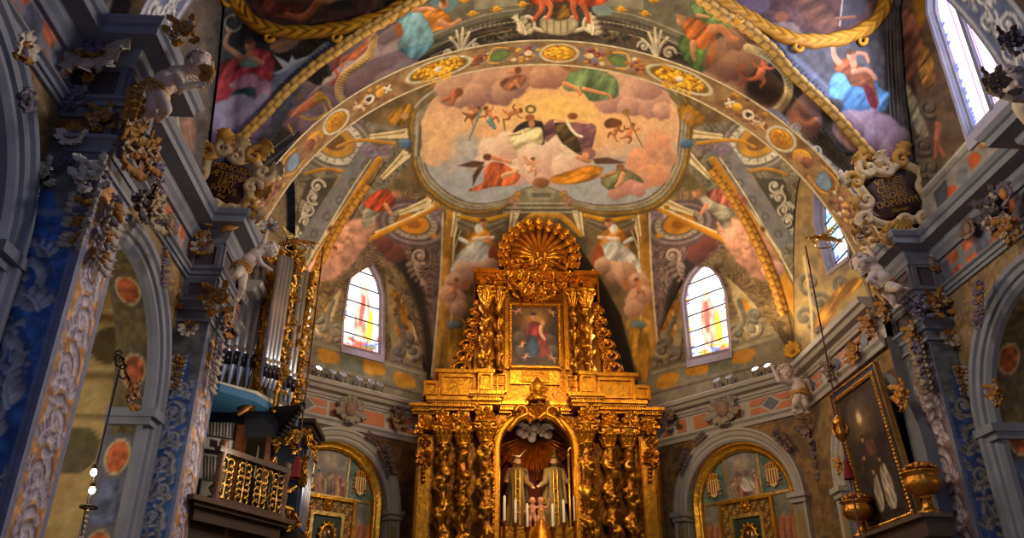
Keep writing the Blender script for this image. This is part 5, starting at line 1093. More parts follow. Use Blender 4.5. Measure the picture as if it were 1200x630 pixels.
# ------------------------------------------------------------------ inscription cartouches
def strokes_text(body, size, name, fr_p, parent, col=(214, 170, 74), font_extr=.004, shear=0.0):
    cu = bpy.data.curves.new('txt', 'FONT'); cu.body = body; cu.size = size; cu.extrude = font_extr; cu.align_x = 'CENTER'; cu.resolution_u = 3; cu.shear = shear
    ob = bpy.data.objects.new('txt', cu); COL.objects.link(ob); dg = bpy.context.evaluated_depsgraph_get()
    me = ob.evaluated_get(dg).to_mesh(); V = np.array([v.co for v in me.vertices]); F = [np.array([list(p.vertices)]) for p in me.polygons]
    COL.objects.unlink(ob); bpy.data.objects.remove(ob)
    mb = MB(col); by = {}
    for f in F: by.setdefault(f.shape[1], []).append(f[0])
    mb.add(np.array([fr_p(x, y, z) for x, y, z in V]), [np.array(v) for v in by.values()])
    return mb.build(name, M_GILTS, parent, smooth=False)
def cartouche(pc, Y, half, tilt, lines, label):
    """stucco frame of scrolls round a dark tablet; traced about its centre on an upright plane"""
    o = at(pc[0], pc[1], Y=Y); k = np.linalg.norm(at(pc[0]+1, pc[1], Y=Y)-o); ca, sa = math.cos(tilt), math.sin(tilt)
    U = np.array([ca, 0, sa]); V = np.array([-sa, -.18, ca]); V /= np.linalg.norm(V); N = np.cross(U, V); N = N if N[1] < 0 else -N
    f = lambda a, b, d=0: o+U*a*k+V*b*k+N*d
    w, h = half
    root = thing('inscription_cartouche', label, 'cartouche', tuple(o), 'inscription cartouches at the vault corners')
    tab = [(-w*.95, h*.55), (-w*.45, h*.95), (0, h*.82), (w*.5, h*.98), (w*.98, h*.5), (w*.8, 0), (w*.98, -h*.6), (w*.4, -h*.98), (0, -h*.85), (-w*.5, -h), (-w, -h*.5), (-w*.82, 0)]
    MB((74, 52, 50)).prism(spline(tab, 4, True), f, -.05, .06).build('tablet', M_STUCCO, root)
    fr = MB((206, 178, 132)); gd = MB((190, 140, 60))
    ring = [(-w*1.25, h*.9), (-w*.6, h*1.35), (0, h*1.12), (w*.7, h*1.4), (w*1.35, h*.8), (w*1.12, 0), (w*1.4, -h*.8), (w*.6, -h*1.35), (0, -h*1.25), (-w*.7, -h*1.38), (-w*1.35, -h*.8), (-w*1.12, 0)]
    q = spline(ring, 8, True); q = np.vstack([q, q[:1]])
    fr.tube([f(a, b, .07) for a, b in q], .075, 8)
    rnd = random.Random(int(pc[0]))
    for j, (a, b) in enumerate(ring):
        r = 9+rnd.random()*4; sg = 1 if j % 2 else -1; t = np.linspace(0, 1, 22); an = math.atan2(b, a)+sg*t*7; rr = r*(1-t)**.8
        (fr if j % 3 else gd).tube([f(a*1.12+x*math.cos(y_), b*1.12+x*math.sin(y_), .08+.05*tt) for x, y_, tt in zip(rr, an, t)], np.linspace(.07, .035, 22), 7)
        L = leaf_mb(.42, .16, .35, 5); R = np.stack([U*math.cos(an[0]-1.57)+V*math.sin(an[0]-1.57), U*math.cos(an[0])+V*math.sin(an[0]), N], 1)
        gd.merge(L, R, f(a*1.05, b*1.05, .05)) if j % 2 else fr.merge(L, R, f(a*1.05, b*1.05, .05))
    # shell at the foot
    for a in np.linspace(-1.1, 1.1, 7): gd.tube([f(-w*.3, -h*1.2, .1), f(-w*.3+14*math.sin(a)*.7, -h*1.2-14*math.cos(a)*.7, .15), f(-w*.3+18*math.sin(a), -h*1.2-18*math.cos(a), .08)], [.03, .05, .03], 6)
    fr.C = [np.repeat(lin((206, 178, 132))[None], len(v), 0) for v in fr.V]; gd.C = [np.repeat(lin((188, 138, 58))[None], len(v), 0) for v in gd.V]
    fr.build('scroll_frame', M_STUCCO, root); gd.build('gilt_leaves', M_STUCCO, root, label='gold coloured leaves and shell of the frame')
    for body, b, sz, sh in lines:
        strokes_text(body, sz*k, 'lettering', lambda x, y, z: f(x/k, y/k+b*h, .065+z), root, shear=sh)
    return root
# ------------------------------------------------------------------ stucco ornament kit
CR = (178, 164, 148); OC = (160, 110, 48); LV = (104, 94, 116); DK = (80, 72, 80)
def leaf_mb(L, W, curl, lobes=4, th=.03):
    """acanthus leaf: base at 0, tip along +y, face to +z, tip curling forward"""
    u = np.linspace(0, 1, 15); t = np.linspace(-1, 1, 7); w = W*np.sin(PI*np.clip(u*.93+.06, 0, 1))**.6*(.5+.5*np.abs(np.cos(PI*lobes*u))**.7)
    X = w[:, None]*t[None]; yb = L*(u-.12*np.clip(u-.75, 0, 1)*4); Y = yb[:, None]+.10*L*np.abs(t)[None]*np.sin(PI*u)[:, None]
    Z = L*curl*(u**2)[:, None]+w[:, None]*(.35*np.abs(t)[None]*np.cos(PI*lobes*u)[:, None]*.6-.25*t[None]**2)+.12*L*np.sin(PI*u)[:, None]
    A = np.stack([X, Y, Z], -1); B = A[:, ::-1].copy(); B[..., 2] -= th
    return MB().grid(np.concatenate([A, B], 1), cv=True)
def paint_mb(mb, col, j=.0):
    mb.C = [np.repeat(lin(col)[None], len(v), 0) for v in mb.V]; return mb
def fan(n, L, W, spread, curl=.4, a0=0.0, lobes=4):
    mb = MB()
    for i in range(n):
        a = a0+(i/(n-1)-.5)*spread if n > 1 else a0
        mb.merge(leaf_mb(L*(1-.18*abs(i/(max(n-1, 1))-.5)), W, curl+.1*(i % 2), lobes), rotm(0, 0, -a), (0, 0, .02*(i % 2)))
    return mb
def bunch(n, r, sx, sy, sd=1, flat=.6):
    mb = MB(); q = random.Random(sd)
    for i in range(n): mb.ball(((q.random()-.5)*sx, (q.random()-.5)*sy, q.random()*r*.8), r*(.7+.5*q.random()), 8, 6)
    return mb
def volute(r, th, turns=1.5, sg=1):
    t = np.linspace(0, 1, 26); a = sg*t*turns*2*PI; R = r*(1-t)**.85
    return MB().tube(np.stack([R*np.cos(a)-r, R*np.sin(a), .5*th+.8*th*t], 1), np.linspace(th, th*.55, 26), 7)
def make_proto(kind):
    """unit ornaments, about 1 high, hanging from / rising about their origin; face to +z, top to +y"""
    P = {}
    if kind == 'crest':      # leaf fan with a boss, volutes and a small drop
        P['leaf_fan'] = (fan(7, .62, .15, 3.4, .35), CR); q = fan(4, .42, .13, 1.4, .5, PI); q.merge(fan(3, .3, .1, 1.6, .7)); P['gilt_leaf'] = (q, OC)
        b = bunch(7, .085, .26, .22, 3); P['fruit_bunch'] = (b, LV); v = MB(); v.merge(volute(.16, .05), None, (.42, -.12, 0)); v.merge(volute(.16, .05, 1.5, -1), np.diag([-1, 1, 1.0]), (-.42, -.12, 0)); P['scroll'] = (v, OC)
    if kind == 'cluster':    # loose bouquet of fruit and leaves
        q = MB(); r = random.Random(5)
        for i in range(17): q.merge(leaf_mb(.36, .12, .5), rotm(0, 0, r.random()*6.3), ((r.random()-.5)*.6, (r.random()-.5)*.7, .05+r.random()*.1))
        P['leaf_fan'] = (q, OC); P['fruit_bunch'] = (bunch(11, .07, .6, .7, 8), LV); P['flower'] = (bunch(3, .06, .4, .5, 11).merge(fan(6, .24, .09, 5.2, .35), None, (.12, .14, .14)).merge(fan(5, .22, .08, 5, .35), None, (-.2, -.2, .12)), CR)
    if kind == 'drop':       # hanging festoon tapering downward
        q = MB(); g = MB(); c = MB(); r = random.Random(9)
        for i in range(9):
            y = -i*.115; w = .17*(1-.07*i); (q if i % 3 else g).merge(bunch(3, .062*(1-.05*i), w*1.5, .12, i+3), None, ((r.random()-.5)*.06, y, .04))
            for sg in (-1, 1): c.merge(leaf_mb(.22, .075, .5), rotm(0, 0, -sg*(1.6+.9*r.random())), (sg*w*.3, y, .03))
        P['fruit_bunch'] = (q, OC); P['berry_bunch'] = (g, LV); P['leaf_fan'] = (c, CR)
    if kind == 'shield':     # scrolled escutcheon with leaf wings
        s = MB().ball((0, 0, .06), (.2, .24, .12), 14, 9); P['boss'] = (s, (150, 118, 96)); q = MB()
        for i in range(12): q.merge(leaf_mb(.36, .12, .35), rotm(0, 0, i*PI/6+.26), (.17*-math.sin(i*PI/6+.26), .2*math.cos(i*PI/6+.26), .03))
        for sg in (-1, 1):
            q.merge(leaf_mb(.5, .15, .3), rotm(0, 0, sg*1.9), (-sg*.2, -.05, .05)); q.merge(volute(.13, .045, 1.5, sg), np.diag([sg, 1, 1.0]), (sg*.5, .2, .03))
        P['leaf_fan'] = (q, (150, 138, 122)); P['cap_leaf'] = (fan(5, .3, .1, 2.2, .5).merge(MB(), None), (150, 138, 122)); P['cap_leaf'][0].merge(fan(3, .34, .1, 1.2, .4, PI), None, (0, -.2, .05)); 
    if kind == 'knot':       # small leafy mask on an arch
        q = MB()
        for i in range(8): q.merge(leaf_mb(.4, .16, .45), rotm(0, 0, i*PI/4), (0, 0, .02*(i % 2)))
        P['leaf_fan'] = (q, LV); P['fruit_bunch'] = (bunch(8, .1, .4, .4, 6), DK)
    return P
PROTO = {}
def ornament(kind, name, o, U, V, N, size, label, cat='ornament', group=None, cols=None, squash=(1, 1, 1)):
    """stand a unit ornament on a wall at o; each gets its own colours"""
    key = (kind, tuple(sorted((cols or {}).items())))
    if key not in PROTO:
        PROTO[key] = [(n, q.data(n, M_STUCCO)) for n, (m, c) in make_proto(kind).items() for q in paint_mb(m, (cols or {}).get(n, c)).split()]
    r = thing(name, label, cat, tuple(o), group)
    M = Matrix(np.stack([U, V, N], 1).tolist()); r.rotation_euler = M.to_euler(); r.scale = tuple(size*s for s in squash)
    for n, me in PROTO[key]:
        c = bpy.data.objects.new(n, me); COL.objects.link(c); c.parent = r
    return r
def onframe(kind, name, fr, x, y, size, label, d=.05, rot=0.0, **k):
    u, v = fr.uv(x, y, d); c, s = math.cos(rot), math.sin(rot)
    return ornament(kind, name, fr.p(u, v, d), fr.u*c+fr.v*s, -fr.u*s+fr.v*c, fr.n, size, label, **k)
# the fronts the ornaments hang on
NF2 = Frame((-6, 7.35), (-3, 7.35)); NS2 = Frame((-3.85, 7), (-3.85, 9)); CF2 = Frame((-5, 11.4), (-3, 11.4)); CS2 = Frame((-3.82, 11), (-3.82, 13)); RF2 = Frame((7, 11.4), (9, 11.4)); RS2 = Frame((7.28, 13), (7.28, 11)); RN2 = Frame((7, 7.3), (9, 7.3))
G1 = 'stucco ornaments on the left piers'; G2 = 'stucco ornaments on the right pier'; G3 = 'stucco ornaments round the apse'
LVc = {'leaf_fan': LV, 'gilt_leaf': LV, 'flower': (150, 140, 156)}; CRc = {'leaf_fan': (206, 196, 182)}; GO = {'leaf_fan': OC, 'gilt_leaf': OC, 'scroll': OC, 'fruit_bunch': OC}; DKc = {'leaf_fan': DK, 'fruit_bunch': LV, 'flower': CR}
DR_ = {'leaf_fan': (128, 106, 88), 'fruit_bunch': (96, 72, 72), 'flower': (150, 124, 96), 'gilt_leaf': (150, 116, 60)}
for a in [
 ('crest', NF2, 112, 58, .86, 'large cream acanthus crest under the nearest left cornice', .14, PI, G1, None), ('knot', NF2, 104, 92, .2, 'small gold flower below the large cream acanthus crest', .15, 0, G1, GO),
 ('cluster', NF2, 112, 22, .36, 'gold brown leaf tuft above the large cream acanthus crest', .1, 0, G1, DR_), ('crest', NF2, 87, 158, .34, 'cream leaf with curling edges on the orange frieze panel', .08, PI, G1, CRc), ('cluster', NF2, 92, 114, .34, 'lavender leaves along the top of the orange frieze panel', .06, 0, G1, LVc), ('cluster', NF2, 122, 140, .34, 'gold scrolling leaves at the right end of the orange frieze panel', .06, 0, G1, GO), ('cluster', NF2, 58, 138, .24, 'gold leaf sprig at the left end of the orange frieze panel', .05, 0, G1, GO),
 ('cluster', NF2, 48, 205, .36, 'cream and lavender bouquet at the left top of the blue pilaster', .06, 0, G1, CRc), ('drop', NF2, 34, 222, .62, 'lavender and ochre fruit string left of the blue pilaster', .05, 0, G1, None), ('cluster', NF2, 110, 206, .42, 'cream leaf bouquet at the right top of the blue pilaster', .12, 0, G1, CRc), ('drop', NF2, 103, 228, .62, 'ochre and grey fruit string on the right edge of the blue pilaster', .08, 0, G1, None), ('knot', NF2, 80, 188, .22, 'dark fruit knot hanging at the centre of the pilaster top', .06, 0, G1, DKc),
 ('cluster', NS2, 146, 170, .6, 'ochre and lavender bouquet behind the frieze panel corner', .1, 0, G1, None), ('cluster', NS2, 150, 135, .5, 'ochre stucco leaves below the knees of the large cherub', .12, 0, G1, GO), ('drop', NS2, 134, 236, .8, 'lavender fruit string down the flank of the nearest pier', .06, 0, G1, None), ('cluster', NS2, 172, 178, .44, 'golden bouquet hanging behind the nearest left pier', .12, 0, G1, GO),
 ('knot', FL, 27, 118, .34, 'lavender leaf knot on the nearest left arch', .36, .5, G1, LVc), ('crest', FL, 26, 60, .34, 'cream leaves along the crown of the nearest left arch', .36, .5, G1, CRc),
 ('cluster', FL, 165, 230, .62, 'dark lavender bouquet over the crown of the left chapel arch', .2, .2, G1, DKc), ('cluster', FL, 178, 246, .5, 'reddish fruit and cream leaves over the left chapel arch', .3, 0, G1, {'fruit_bunch': (160, 84, 56), 'leaf_fan': (170, 150, 120)}), ('shield', FL, 198, 262, .34, 'brown carved bracket between the string courses on the left', .1, .2, G1, DR_), ('drop', FL, 192, 290, .5, 'small lavender festoon on the right haunch of the left chapel arch', .3, .3, G1, LVc), ('cluster', FL, 180, 206, .4, 'purple leaf cluster under the left cornice shadow', .1, 0, G1, LVc),
 ('crest', CF2, 238, 292, .36, 'cream scroll crest on the frieze of the far left pier', .12, 0, G1, None), ('cluster', CF2, 240, 278, .28, 'gold leaf tuft over the cream scroll crest of the far left pier', .14, 0, G1, GO), ('cluster', CF2, 202, 350, .42, 'lavender and cream bouquet at the left top of the far left pier', .1, 0, G1, None), ('cluster', CF2, 256, 352, .5, 'ochre leaf bouquet at the right top of the far left pier', .14, 0, G1, GO), ('crest', CF2, 222, 384, .3, 'cream leaf tuft on the grey field of the far left pier', .06, PI, G1, CRc), ('drop', CF2, 212, 418, .5, 'cream and ochre leaf drop on the grey field of the far left pier', .06, 0, G1, {'fruit_bunch': OC, 'leaf_fan': CR, 'berry_bunch': OC}), ('drop', CS2, 254, 400, .75, 'lavender fruit string down the flank of the far left pier', .08, 0, G1, {'fruit_bunch': LV, 'leaf_fan': CR}), ('cluster', CS2, 262, 378, .42, 'grey fruit bouquet beside the organ pipes', .1, 0, G1, None), ('cluster', FL, 152, 462, .34, 'gold and cream leaf bracket on the impost of the left chapel arch', .3, 0, G1, GO),
 ('crest', CF2, 316, 268, .3, 'cream leaf scroll on the shoulder of the left arch cherub', .35, 0, G1, CRc),
 ('crest', RF2, 1100, 310, .4, 'cream scroll crest on the frieze of the right pier', .12, 0, G2, None), ('cluster', RF2, 1098, 356, .46, 'ochre leaf bouquet below the frieze of the right pier', .12, 0, G2, GO), ('cluster', RF2, 1075, 362, .4, 'lavender bouquet at the left top corner of the right pier', .14, 0, G2, LVc), ('crest', RF2, 1112, 395, .34, 'cream leaf tuft on the grey field of the right pier', .06, PI, G2, None), ('drop', RF2, 1122, 430, .46, 'ochre and cream leaf drop on the grey field of the right pier', .06, 0, G2, {'fruit_bunch': OC, 'leaf_fan': CR, 'berry_bunch': OC}), ('drop', RS2, 1078, 402, .8, 'lavender fruit string down the flank of the right pier', .08, 0, G2, {'fruit_bunch': LV, 'leaf_fan': (150, 134, 112)}), ('cluster', RS2, 1072, 392, .4, 'ochre bouquet on the inner top of the right pier', .1, 0, G2, None), ('cluster', RF2, 1010, 275, .4, 'gold and cream leaves on the right arch cherub head side', .4, 0, G2, GO), ('crest', RF2, 1130, 352, .3, 'brown leaf spray right of the capital of the right pier', .06, 0, G2, DR_),
 ('cluster', FR, 1170, 246, .62, 'lavender and grey bouquet at the crown of the right chapel arch', .3, 0, G2, DKc), ('shield', FR, 1178, 228, .36, 'ochre and purple shield over the right chapel arch', .35, 0, G2, {'boss': (190, 130, 62), 'leaf_fan': LV}), ('cluster', FR, 1186, 266, .46, 'ochre leaves beneath the shield of the right chapel arch', .35, 0, G2, GO), ('shield', FR, 1136, 268, .34, 'brown carved bracket between the string courses on the right', .1, -.3, G2, DR_), ('drop', FR, 1150, 330, .5, 'lavender festoon on the left haunch of the right chapel arch', .3, -.4, G2, LVc), ('knot', FR, 1148, 378, .3, 'lavender leaf knot at the springing of the right chapel arch', .32, 0, G2, LVc), ('cluster', FR, 1170, 460, .34, 'gold leaf bracket on the impost of the right chapel arch', .3, 0, G2, GO),
 ('shield', DL, 410, 480, .66, 'grey leafy escutcheon over the left altarpiece niche', .1, 0, G3, None), ('shield', DR, 848, 480, .74, 'grey leafy escutcheon over the right altarpiece niche', .1, 0, G3, None),
 ('cluster', DL, 466, 490, .5, 'reddish brown leaf cluster right of the left escutcheon', .12, 0, G3, DR_), ('drop', DL, 448, 524, .62, 'grey leaf string on the right haunch of the left niche arch', .16, .5, G3, DR_), ('drop', DL, 430, 508, .36, 'grey leaf sprig right under the left escutcheon', .16, 1.1, G3, DR_), ('cluster', DR, 786, 490, .56, 'reddish brown leaf cluster left of the right escutcheon', .12, 0, G3, DR_), ('drop', DR, 806, 530, .5, 'brown leaf string on the left haunch of the right niche arch', .16, -.6, G3, DR_), ('drop', DR, 826, 508, .36, 'grey leaf sprig left under the right escutcheon', .16, -1.1, G3, DR_), ('drop', DR, 908, 505, .5, 'grey leaf string on the right haunch of the right niche arch', .16, .6, G3, DR_),
 ('cluster', DR, 952, 500, .6, 'purple brown bouquet below the right apse cherub', .1, 0, G3, DR_), ('drop', DR, 958, 520, .7, 'brown fruit string beside the right altarpiece niche', .1, 0, G3, DR_), ('crest', DR, 930, 412, .4, 'bright gold leaf spray behind the right apse cherub', .2, 0, G3, {'leaf_fan': (216, 160, 50), 'gilt_leaf': (216, 160, 50), 'scroll': OC, 'fruit_bunch': OC}),
 ('crest', PR, 1003, 412, .5, 'gold brown leaf console on the right presbytery frieze', .14, PI, G3, GO), ('cluster', PR, 1022, 380, .46, 'ochre scroll cluster on the presbytery frieze beside the right cherub', .14, 0, G3, GO), ('cluster', PR, 975, 432, .42, 'brown leaf cluster on the presbytery frieze above the hanging tassel', .14, 0, G3, DR_), ('cluster', PR, 1040, 362, .42, 'brown leaf cluster behind the legs of the right arch cherub', .14, 0, G3, None),
]:
    onframe(a[0], 'stucco_ornament', a[1], a[2], a[3], a[4], a[5], d=a[6], rot=a[7], group=a[8], cols=a[9])
cartouche((268, 214), 11.15, (26, 25), -.28, [('MEMORIA', .52, 11, 0), ('ÆTERNA', .12, 11, 0), ('ERIT', -.25, 11, 0), ('IVSTVS', -.60, 11, 0), ('Psal.', -.88, 7, .3)], 'stucco cartouche inscribed MEMORIA over the left pier')
cartouche((1046, 230), 11.15, (30, 24), .26, [('VT DET', .55, 11, 0), ('CERINT', .2, 11, 0), ('NOBIS', -.15, 11, 0), ('DOMINVM', -.5, 11, 0), ('Numer.', -.82, 7, .3)], 'stucco cartouche inscribed DOMINVM over the right pier')
# ------------------------------------------------------------------ modelled figures: one continuous body from joined limbs
def cone(mb, a, b, ra, rb, n=12):
    a = np.asarray(a, float); b = np.asarray(b, float)
    t = np.linspace(0, 1, 7)[:, None]; p = a+(b-a)*t; r = ra+(rb-ra)*t[:, 0]
    mb.tube(p, r, n); mb.ball(a, ra, 10, 7); mb.ball(b, rb, 10, 7); return mb
def fuse(mb, voxel, smooth=3):
    """joins overlapping forms into one skin"""
    me = bpy.data.meshes.new('tmp'); V = np.concatenate(mb.V); F = [list(map(int, f)) for A in mb.F for f in A]
    me.from_pydata([tuple(v) for v in V], [], F); ob = bpy.data.objects.new('tmp', me); COL.objects.link(ob)
    m = ob.modifiers.new('r', 'REMESH'); m.mode = 'VOXEL'; m.voxel_size = voxel
    s = ob.modifiers.new('s', 'SMOOTH'); s.iterations = smooth; s.factor = .5
    e = ob.evaluated_get(bpy.context.evaluated_depsgraph_get()).to_mesh()
    n = len(e.vertices); co = np.zeros(n*3, np.float32); e.vertices.foreach_get('co', co)
    out = MB(); polys = {}
    for p in e.polygons: polys.setdefault(len(p.vertices), []).append(list(p.vertices))
    out.add(co.reshape(-1, 3), [np.array(v) for v in polys.values()], (200, 200, 200))
    COL.objects.unlink(ob); bpy.data.objects.remove(ob); bpy.data.meshes.remove(me); return out
def hand(mb, wrist, d, side, r, grip=.5):
    """palm, four unequal curling fingers and a thumb off its side"""
    d = np.asarray(d, float); d /= np.linalg.norm(d); s = np.asarray(side, float); s -= d*(s@d); s /= np.linalg.norm(s)+1e-9; n = np.cross(d, s)
    w = np.asarray(wrist, float); M = np.stack([s, d, n], 1)
    mb.ball(w+d*r*1.0, (r*.85, r*1.05, r*.5), 10, 7, M=M)
    for k, (o, l) in enumerate(((-.6, .95), (-.2, 1.1), (.2, 1.02), (.58, .8))):
        a = w+d*r*1.8+s*o*r; b = a+d*r*l*.7+n*r*grip*.35; c = b+d*r*l*.5*(1-grip)+n*r*l*.6*grip
        cone(mb, a, b, r*.26, r*.23, 8); cone(mb, b, c, r*.23, r*.18, 8)
    a = w+d*r*.7-s*r*.75; b = a+d*r*.5-s*r*.55; cone(mb, a, b, r*.28, r*.25, 8); cone(mb, b, b+d*r*.5+n*r*.2, r*.25, r*.2, 8)
def headform(mb, c, r, face, up, chin=1.0):
    """skull, cheeks, nose, brow, lips, chin and ears; face = looking direction"""
    f = np.asarray(face, float); f /= np.linalg.norm(f); u = np.asarray(up, float); u = u-f*(u@f); u /= np.linalg.norm(u); s = np.cross(f, u); c = np.asarray(c, float); M = np.stack([s, f, u], 1)
    mb.ball(c+u*r*.12, (r*.88, r*.98, r*.98), 14, 10, M=M); mb.ball(c+f*r*.18-u*r*.42, (r*.62, r*.7, r*.56*chin), 12, 8, M=M)
    for k in (-1, 1):
        mb.ball(c+f*r*.62-u*r*.30+s*k*r*.36, r*.30, 8, 6); mb.ball(c+s*k*r*.92-u*r*.12, (r*.12, r*.2, r*.26), 8, 6, M=M); mb.ball(c+f*r*.86+u*r*.16+s*k*r*.34, (r*.26, r*.1, r*.1), 8, 6, M=M)
    cone(mb, c+f*r*.94+u*r*.08, c+f*r*1.10-u*r*.2, r*.09, r*.15, 8)
    mb.ball(c+f*r*.88-u*r*.5, (r*.24, r*.12, r*.08), 8, 6, M=M); mb.ball(c+f*r*.86-u*r*.62, (r*.2, r*.12, r*.07), 8, 6, M=M); mb.ball(c+f*r*.74-u*r*.88*chin, r*.2, 8, 6)
    return f, u, s
def curls(c, r, f, u, s, n=46, seed=1, size=.24):
    mb = MB(); q = random.Random(seed)
    for i in range(n):
        a = q.random()*2*PI; z = q.random()*1.25-.25; k = math.sqrt(max(0, 1-z*z)) if z < 1 else 0
        d = s*k*math.cos(a)+f*k*math.sin(a)+u*z
        if d@f > .55 and d@u < .55: continue
        p = c+u*r*.12+d*r*.98; t = np.linspace(0, 1, 9)*5; x = np.cross(d, u+.01); x /= np.linalg.norm(x)+1e-9; y = np.cross(d, x)
        R = r*size*(1-t/7)[:, None]; mb.tube(p+x*R*np.cos(t)[:, None]+y*R*np.sin(t)[:, None]+d*(t/5*r*.12)[:, None], np.linspace(r*.13, r*.07, 9), 6)
    return mb
def wing(o, d, up, L, W, n):
    """layered feathers along a bent arm"""
    mb = MB(); o = np.asarray(o, float); d = np.asarray(d, float); d /= np.linalg.norm(d); u = np.asarray(up, float); u = u-d*(u@d); u /= np.linalg.norm(u); f = np.cross(d, u)
    for row, (ln, wd) in enumerate(((1.0, .10), (.62, .09), (.36, .08))):
        for k in range(7):
            q = k/6; base = o+d*L*q*.6+u*W*.25*math.sin(PI*q)+f*.015*(row+1); a = -1.5+1.25*q; dr = d*math.cos(a)+u*math.sin(a)
            M = np.stack([np.cross(dr, f), dr, f], 1); mb.merge(leaf_mb(L*ln*(.55+.3*q), wd*L*.8, .12, 1, .012), M, base)
    mb.tube([o, o+d*L*.3+u*W*.22, o+d*L*.62+u*W*.1], [L*.06, L*.05, L*.03], 8); return mb
def cherub(name, label, Y, k, J, face, up=(0, 0, 1), wingd=None, cloth=True, col=(206, 186, 172), seed=1, group='stucco cherubs', hair=(196, 178, 164)):
    """J: traced joints {name: (px, py, depth towards the viewer in m)}; k = px of head radius"""
    pt = {n: at(x, y, Y=Y-d) for n, (x, y, d) in J.items()}; o = pt['pelvis']
    r = k*np.linalg.norm(at(J['head'][0]+1, J['head'][1], Y=Y)-at(J['head'][0], J['head'][1], Y=Y)); P = {n: p-o for n, p in pt.items()}
    root = thing(name, label, 'statue', tuple(o), group); b = MB()
    f, u, s = headform(b, P['head'], r, face, up); cone(b, P['head'], P['chest'], r*.42, r*.6)
    sp = P['chest']-P['pelvis']; sp /= np.linalg.norm(sp)
    cone(b, P['chest'], P['pelvis'], r*.82, r*.92, 14); b.ball((P['chest']+P['pelvis'])/2+np.array([0, -r*.25, -r*.1]), r*.92, 14, 9)
    for sd in 'lr':
        hs = P['hip_'+sd] if 'hip_'+sd in P else P['pelvis']+(P['knee_'+sd]-P['pelvis'])*.15
        cone(b, hs, P['knee_'+sd], r*.66, r*.44, 14); b.ball(hs+(P['knee_'+sd]-hs)*.35, r*.66, 12, 8)
        kn, an = P['knee_'+sd], P['foot_'+sd]; cone(b, kn, an, r*.44, r*.27); b.ball(kn+(an-kn)*.35, r*.43, 10, 7)
        toe = P['toe_'+sd] if 'toe_'+sd in P else an+np.array([0, -r*.8, -r*.15])
        cone(b, an, an+(toe-an)*.75, r*.28, r*.22)
        for t in range(5):
            w = np.cross(toe-an, (0, 0, 1)); w /= np.linalg.norm(w)+1e-9; b.ball(an+(toe-an)*(.98-.05*t)+w*r*.11*(t-2), r*.1, 7, 5)
        sh = P['chest']+(P['elbow_'+sd]-P['chest'])*.3; cone(b, sh, P['elbow_'+sd], r*.42, r*.32); cone(b, P['elbow_'+sd], P['hand_'+sd], r*.33, r*.2)
        hd = P['hand_'+sd]-P['elbow_'+sd]; hand(b, P['hand_'+sd], hd, np.cross(hd, (0, 1, .3)), r*.27, .55)
    paint_mb(fuse(b, r*.085, 4), col).build('body', M_STUCCO, root, world=False)
    paint_mb(curls(P['head'], r, f, u, s, seed=seed), hair).build('hair', M_STUCCO, root, world=False)
    if wingd:
        for w in wingd: paint_mb(wing(P['chest']+np.array([0, r*.5, 0])+s*r*.3*w[3], w[:3], up, r*2.4, r*1.4, 7), (176, 164, 158)).build('wing', M_STUCCO, root, world=False)
    if cloth:
        q = MB(); n = np.cross(sp, (0, 1, 0)); t = np.linspace(0, 2*PI, 40); c = P['pelvis']+sp*r*.1; e = np.cross(sp, n)
        for j in range(4): q.tube(c+n*r*1.06*np.cos(t)[:, None]+e*r*1.06*np.sin(t)[:, None]+sp*(r*(.16*j-.25)+.18*r*np.sin(t*2+j))[:, None], r*.14, 6)
        q.tube([c+n*r, c+n*r*1.2-sp*r*.6+e*r*.3, c+n*r*1.0-sp*r*1.3+e*r*.3], [r*.3, r*.2, r*.12], 8)
        paint_mb(q, (190, 142, 72)).build('loincloth', M_STUCCO, root, world=False, label='ochre twisted loincloth')
    return root
cherub('cherub_statue', 'large winged cherub bending to a gold scroll at the upper left', 7.5, 15, dict(head=(233, 76, .05), chest=(207, 88, .05), pelvis=(184, 106, .0), knee_l=(177, 128, .1), foot_l=(170, 141, .0), knee_r=(195, 128, .15), foot_r=(186, 140, .02), elbow_l=(212, 103, .22), hand_l=(230, 100, .2), elbow_r=(222, 101, .0), hand_r=(238, 97, .0)), (.75, -.55, -.35), (-.1, -.2, 1), [(-1, .2, .25, -1), (.4, .5, .6, 1)], seed=2)
cherub('cherub_statue', 'reclining cherub leaning on the far left pier beside the organ', 11.0, 9.5, dict(head=(317, 293, .0), chest=(300, 297, .05), pelvis=(285, 313, .05), knee_l=(277, 322, .25), foot_l=(273, 327, .1), knee_r=(284, 337, .1), foot_r=(278, 352, -.02), elbow_l=(309, 284, .15), hand_l=(312, 274, .1), elbow_r=(306, 309, .1), hand_r=(313, 313, .05)), (.9, -.4, -.3), (.3, 0, 1), [(-.9, .3, -.1, -1)], seed=3)
cherub('cherub_statue', 'cherub on the right chancel pier with one arm raised', 11.5, 11, dict(head=(1010, 309, .05), chest=(1027, 318, .05), pelvis=(1036, 336, .0), knee_l=(1052, 337, .3), foot_l=(1058, 340, .1), knee_r=(1046, 350, .05), foot_r=(1050, 360, -.02), elbow_l=(1022, 300, .1), hand_l=(1017, 290, .0), elbow_r=(1018, 328, .2), hand_r=(1026, 332, .2)), (-.8, -.5, -.35), (-.1, 0, 1), [(.9, .3, .0, 1)], seed=4)
cherub('cherub_statue', 'cherub at the right end of the right apse cornice', 15.3, 9, dict(head=(921, 437, .0), chest=(934, 449, .0), pelvis=(937, 461, .0), knee_l=(932, 473, .1), foot_l=(930, 482, -.05), knee_r=(944, 474, .1), foot_r=(944, 484, -.05), elbow_l=(913, 446, .1), hand_l=(906, 432, .1), elbow_r=(946, 446, .0), hand_r=(950, 456, .0)), (-.45, -.8, -.3), (-.15, 0, 1), [(.9, .3, .1, 1)], seed=5)
